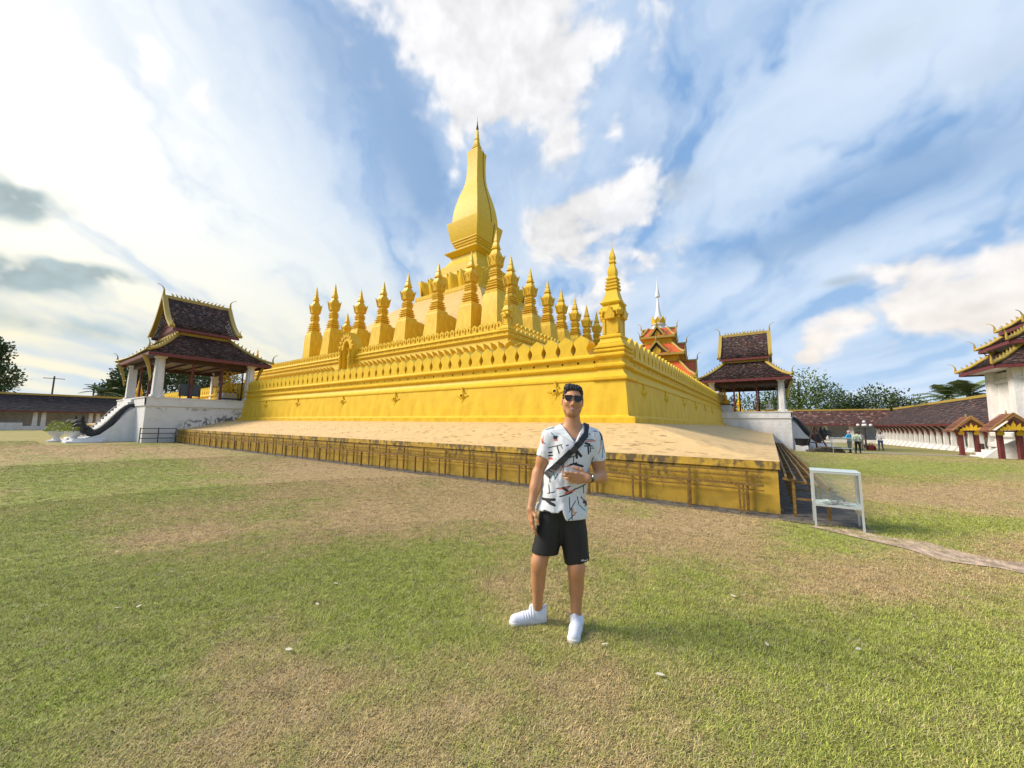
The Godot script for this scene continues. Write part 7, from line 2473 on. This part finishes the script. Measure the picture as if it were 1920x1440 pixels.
func planter(label: String, at: Vector3, seed_: int, k: float) -> void:
	var t := thing("planter", label, "planter", at, 0.0, "stone planters by the stained pavilion")
	t.scale = Vector3(k, k, k)
	var mb := MB.new()
	mb.lathe(Vector3.ZERO, [[0.0, 0.0], [0.55, 0.0], [0.55, 0.14], [0.3, 0.18], [0.2, 0.3], [0.2, 0.42], [0.28, 0.5], [0.48, 0.72], [0.58, 0.86], [0.60, 0.98], [0.52, 0.98], [0.48, 0.9], [0.0, 0.9]], 20)
	put("urn", mb, M["white plaster"], t)
	mb = MB.new()
	var rng := RandomNumberGenerator.new()
	rng.seed = seed_
	for i in 420:
		var d := Vector3(rng.randfn(), absf(rng.randfn()) * 0.8, rng.randfn()).normalized()
		var p := Vector3(0, 0.95, 0) + d * Vector3(0.70, 0.95, 0.70) * pow(rng.randf(), 0.35)
		var q := rng.randf_range(0.7, 1.3)
		mb.col = Color(0.30 * q, 0.33 * q, 0.045 * q)
		leaf(mb, p, d, rng.randf_range(0.12, 0.22), rng)
	put("shrub", mb, M["leaf"], t).set_meta("kind", "stuff")

func leaf(mb: MB, p: Vector3, d: Vector3, l: float, rng: RandomNumberGenerator) -> void:
	var s := d.cross(Vector3(rng.randfn(), rng.randfn(), rng.randfn())).normalized() * l * 0.34
	var tip := p + (d + Vector3(rng.randfn(), rng.randfn(), rng.randfn()) * 0.5).normalized() * l
	var m := p.lerp(tip, 0.5)
	var n := (tip - p).cross(s)
	if n.y < 0: n = -n
	mb.tri(p, m + s, tip, n)
	mb.tri(p, tip, m - s, n)

func build_small_things() -> void:
	donation_case("white-framed glass donation case with banknotes standing near us by the rack", Vector3(0.755, 0, -7.58), -0.02, 0.56, 0.44, 0.33, 0.49)
	donation_case("small glass donation case far off beside the visitors", Vector3(4.25, ground_y(4.25, -36.9), -36.9), 0.1, 1.15, 0.7, 0.35, 0.75)
	planter("bushy stone planter on the left of the pair before the serpent stair", Vector3(-39.5, 0, -2.95), 3, 0.74)
	planter("bushy stone planter on the right of the pair before the serpent stair", Vector3(-37.7, 0, -3.55), 9, 0.78)
	var mb := MB.new()
	var t := thing("black_tub", "black plastic tub on a white block beside the right-hand podium", "tub", Vector3(1.95, ground_y(2, -37.6), -37.6))
	mb.lathe(Vector3(0, 0.45, 0), [[0.0, 0.02], [0.34, 0.0], [0.46, 0.5], [0.5, 0.5], [0.5, 0.54], [0.43, 0.54], [0.32, 0.06], [0.0, 0.06]], 16)
	put("tub", mb, M["black plastic"], t)
	mb = MB.new()
	mb.box(Vector3(0, 0.22, 0), Vector3(0.8, 0.45, 0.6), 0.02)
	put("block", mb, M["white plaster"], t)
	t = thing("folded_easel", "dark folded wooden easel leaning by the right-hand podium", "easel", Vector3(2.95, ground_y(3, -37.8), -37.8))
	for q in [[-0.35, 0.0, 0.05, 0.2], [0.35, 0.0, 0.1, 0.2], [0.0, -0.5, 0.05, 0.1]]:
		mb = MB.new()
		mb.bar(Vector3(q[0] * 2.0, 0, q[1]), Vector3(q[2] - 0.25, 2.0, q[3]), 0.09)
		put("leg", mb, M["dark wood"], t)
	mb = MB.new()
	mb.bar(Vector3(-0.45, 0.7, 0.1), Vector3(0.3, 0.7, 0.12), 0.08)
	put("crossbar", mb, M["dark wood"], t)
	t = thing("concrete_slabs", "stack of grey concrete slabs lying at the podium foot", "slabs", Vector3(3.3, ground_y(3.3, -37.0), -37.0), 0.2)
	for k in 3:
		mb = MB.new()
		mb.box(Vector3(0.12 * k, 0.08 + 0.15 * k, 0.05 * k), Vector3(2.2 - 0.5 * k, 0.14, 0.7), 0.015)
		put("slab", mb, M["concrete"], t)
	t = thing("red_bag", "dark red bag resting on the lawn beside the visitors", "bag", Vector3(7.3, ground_y(7.3, -46), -46.0), 0.4)
	mb = MB.new()
	mb.lathe(Vector3.ZERO, [[0.0, 0.0], [0.30, 0.0], [0.34, 0.12], [0.30, 0.38], [0.16, 0.5], [0.0, 0.52]], 10)
	put("sack", mb, mat("red canvas", 0.20, 0.025, 0.02, 0.8), t)
	mb = MB.new()
	mb.tube([Vector3(-0.12, 0.46, 0), Vector3(-0.1, 0.68, 0), Vector3(0.1, 0.68, 0), Vector3(0.12, 0.46, 0)], [0.025], 6)
	put("handle", mb, M["red canvas"], t)
	# lamp standard with white globes by the far corner
	t = thing("lamp_standard", "dark lamp standard carrying a cluster of white globes", "street lamp", Vector3(8.2, ground_y(8.2, -54), -54.0))
	mb = MB.new()
	mb.lathe(Vector3.ZERO, [[0.22, 0], [0.2, 0.3], [0.08, 0.4], [0.06, 2.4], [0.05, 2.5]], 10)
	for k in 4: mb.tube([Vector3(0, 2.0, 0), Vector3(cos(k * PI / 2) * 0.35, 2.0, sin(k * PI / 2) * 0.35), Vector3(cos(k * PI / 2) * 0.5, 2.2, sin(k * PI / 2) * 0.5)], [0.03], 6)
	put("post", mb, M["black stone"], t)
	for p in [Vector3(0, 2.75, 0), Vector3(0.5, 2.4, 0), Vector3(-0.5, 2.4, 0), Vector3(0, 2.4, 0.5), Vector3(0, 2.4, -0.5)]:
		mb = MB.new()
		mb.lathe(p, [[0.0, -0.15], [0.08, -0.13], [0.13, -0.07], [0.15, 0.0], [0.13, 0.07], [0.08, 0.13], [0.0, 0.15]], 12, 60)
		put("globe", mb, M["white paint"], t)
	# pale fallen leaves scattered on the grass
	var rng := RandomNumberGenerator.new()
	rng.seed = 77
	var lm := mat("dry leaf", 0.55, 0.50, 0.38, 0.7)
	for p in [Vector2(-2.65, -1.28), Vector2(-3.1, -1.7), Vector2(-3.35, -2.0), Vector2(-0.35, -3.9), Vector2(-0.1, -3.2), Vector2(0.4, -3.5), Vector2(0.3, -2.35), Vector2(0.62, -1.9), Vector2(-0.62, -2.45), Vector2(-1.0, -2.55), Vector2(-4.2, -0.85), Vector2(-4.3, -0.75), Vector2(-4.9, -1.2), Vector2(0.25, -1.75), Vector2(-6.1, -1.0)]:
		mb = MB.new()
		mb.xf = Transform3D(Basis(Vector3.UP, rng.randf() * TAU) * Basis(Vector3.RIGHT, rng.randf_range(-0.3, 0.3)), Vector3.ZERO)
		mb.prism(PackedVector2Array([Vector2(-0.02, 0), Vector2(-0.008, 0.009), Vector2(0.01, 0.008), Vector2(0.024, 0), Vector2(0.01, -0.009), Vector2(-0.008, -0.009)]), -0.0008, 0.0008)
		var lf := MB.new()
		lf.xf = Transform3D(Basis(Vector3.RIGHT, PI * 0.5 + rng.randf_range(-0.3, 0.3)))
		lf.prism(PackedVector2Array([Vector2(-0.024, 0), Vector2(-0.010, 0.010), Vector2(0.012, 0.009), Vector2(0.030, 0), Vector2(0.012, -0.010), Vector2(-0.010, -0.010)]), -0.001, 0.001)
		var o := put("fallen_leaf", lf, lm, null, Vector3(p.x, 0.030, p.y), rng.randf() * TAU)
		tag(o, "small pale dry leaf lying on the mown grass", "leaf", "fallen leaves on the lawn")

# ---------------------------------------------------------------- trees
func tree(label: String, at: Vector3, h: float, blobs: Array, size: float, count: int, seed_: int, tone: Color, called := "leafy_tree") -> void:
	var t := thing(called, label, "tree", at)
	var rng := RandomNumberGenerator.new()
	rng.seed = seed_
	var mb := MB.new()
	mb.tube([Vector3(0, -1, 0), Vector3(0.1, h * 0.25, 0), Vector3(0, h * 0.5, 0.1), Vector3(0.1, h * 0.8, 0)], [h * 0.035, h * 0.028, h * 0.02, h * 0.006], 8)
	for b in blobs:
		var c: Vector3 = b[0]
		mb.tube([Vector3(0, h * 0.3, 0), Vector3(c.x * 0.4, lerpf(h * 0.35, c.y, 0.55), c.z * 0.4), c], [h * 0.016, h * 0.011, h * 0.004], 6)
	put("trunk", mb, M["bark"], t)
	mb = MB.new()
	for i in count:
		var b: Array = blobs[rng.randi() % blobs.size()]
		var d := Vector3(rng.randfn(), rng.randfn(), rng.randfn()).normalized()
		var r := pow(rng.randf(), 0.45) * rng.randf_range(0.85, 1.12)
		var p: Vector3 = b[0] + d * b[1] * r
		var q := rng.randf_range(0.6, 1.4)
		mb.col = Color(tone.r * q, tone.g * q, tone.b * q * rng.randf_range(0.7, 1.2))
		for k in 2: leaf(mb, p + Vector3(rng.randfn(), rng.randfn(), rng.randfn()) * size * 0.6, d + Vector3(0, 0.3, 0), size * rng.randf_range(0.6, 1.2), rng)
	put("crown", mb, M["leaf"], t).set_meta("kind", "stuff")

func palm(label: String, at: Vector3, h: float, l: float, seed_: int, fan := false) -> void:
	var t := thing("palm_tree", label, "palm tree", at)
	var rng := RandomNumberGenerator.new()
	rng.seed = seed_
	var mb := MB.new()
	mb.tube([Vector3(0, -1, 0), Vector3(0.15, h * 0.5, 0), Vector3(0, h, 0)], [0.3, 0.22, 0.2], 8)
	put("trunk", mb, M["bark"], t)
	for i in 16:
		mb = MB.new()
		var a := TAU * i / 16.0 + rng.randf() * 0.3
		var up := rng.randf_range(-0.3, 1.8)
		var dir := Vector3(cos(a), up, sin(a)).normalized()
		var q := rng.randf_range(0.7, 1.3)
		mb.col = Color(0.10 * q, 0.135 * q, 0.05 * q)
		mb.tube([Vector3(0, h, 0), Vector3(0, h, 0) + dir * l * 0.5 - Vector3(0, l * 0.11, 0), Vector3(0, h, 0) + dir * l - Vector3(0, l * 0.45, 0)], [0.05, 0.04, 0.01], 4)
		for k in 14:
			var s := k / 13.0
			var p := Vector3(0, h, 0) + dir * l * s - Vector3(0, l * 0.45 * s * s, 0)
			var side := dir.cross(Vector3.UP).normalized()
			for w in [-1, 1]:
				var tip: Vector3 = p + (side * w + dir * 0.5 - Vector3(0, 0.35, 0)).normalized() * l * 0.30 * sin(PI * (0.15 + s * 0.8))
				mb.tri(p, p + dir * l * 0.06, tip, Vector3.UP)
		put("frond", mb, M["leaf"], t)

func build_trees() -> void:
	var dk := Color(0.06, 0.095, 0.028)
	var md := Color(0.095, 0.15, 0.038)
	tree("loose green tree rising just right of the right-hand pavilion", Vector3(5.5, -1, -104), 16, [[Vector3(-3, 9, 0), 4.0], [Vector3(1.5, 10.5, 1), 4.5], [Vector3(5, 8.5, 0), 3.4], [Vector3(0, 6.0, 2), 4.5], [Vector3(-5, 6.5, 0), 3.2]], 0.5, 3600, 1, md)
	tree("broad dark tree behind the gallery left of its corner", Vector3(18.5, -1, -108), 12, [[Vector3(-4, 6, 0), 3.6], [Vector3(0, 7.6, 1), 3.8], [Vector3(4, 6.2, 0), 3.4], [Vector3(7.5, 4.8, 0), 2.6]], 0.5, 3800, 2, dk)
	tree("small green tree between the two larger ones behind the gallery", Vector3(12.0, -1, -106), 9, [[Vector3(-1, 4.6, 0), 3.0], [Vector3(1.5, 5.2, 0), 2.4]], 0.45, 1400, 5, md)
	tree("airy tree seen through the openings of the right-hand pavilion", Vector3(-5.5, -1, -102), 11, [[Vector3(-3, 6, 0), 3.2], [Vector3(1, 7.2, 0), 3.6], [Vector3(4, 5.5, 1), 3.0]], 0.5, 1300, 6, md)
	tree("dark tree at the far left edge of the picture", Vector3(-128, 0, 0.6), 20, [[Vector3(0, 12.5, 1), 3.4], [Vector3(0, 15.2, 0), 2.6], [Vector3(1, 9.5, -1.5), 3.2], [Vector3(0, 10, 3), 3.4]], 0.62, 3600, 3, dk)
	tree("dark round tree behind the stained pavilion", Vector3(-122, 0, -20.0), 15, [[Vector3(0, 10.4, -2), 3.4], [Vector3(0, 11.8, 1.0), 3.2], [Vector3(0, 8.0, 3.2), 2.6], [Vector3(0, 11.5, -7), 3.8]], 0.6, 4200, 4, dk)
	tree("leafy tree glimpsed through the stained pavilion", Vector3(-118, 0, -33.0), 17, [[Vector3(0, 11, -2), 4.0], [Vector3(0, 12, 3), 3.8]], 0.6, 2000, 7, dk)
	palm("short palm on the left beyond the dark gallery", Vector3(-112, 0, -13.4), 7.0, 3.4, 11)
	palm("shaggy fan palm behind the gatehouse eave", Vector3(19.8, -1, -68.0), 6.6, 3.8, 12)
	palm("bushy palm beside the shaggy one behind the long gallery", Vector3(18.6, -1, -70.0), 6.4, 3.6, 13)
	palm("small palm top peeping over the gallery ridge", Vector3(22.0, -1, -100.0), 5.2, 2.4, 14)
	# thin masts and wires on the left skyline
	for q in [[Vector3(-150, 0, -9.5), 12.5, "thin mast on the left skyline with a crossbar"], [Vector3(-150, 0, -16.5), 11.5, "second thin mast on the left skyline nearer the pavilion"]]:
		var o := thing("mast", q[2], "mast", q[0])
		var mb := MB.new()
		mb.bar(Vector3(0, 0, 0), Vector3(0, q[1], 0), 0.3)
		put("pole", mb, M["concrete"], o)
		mb = MB.new()
		mb.bar(Vector3(0, q[1] - 0.6, -1.8), Vector3(0, q[1] - 0.6, 1.8), 0.16)
		put("crossbar", mb, M["concrete"], o)
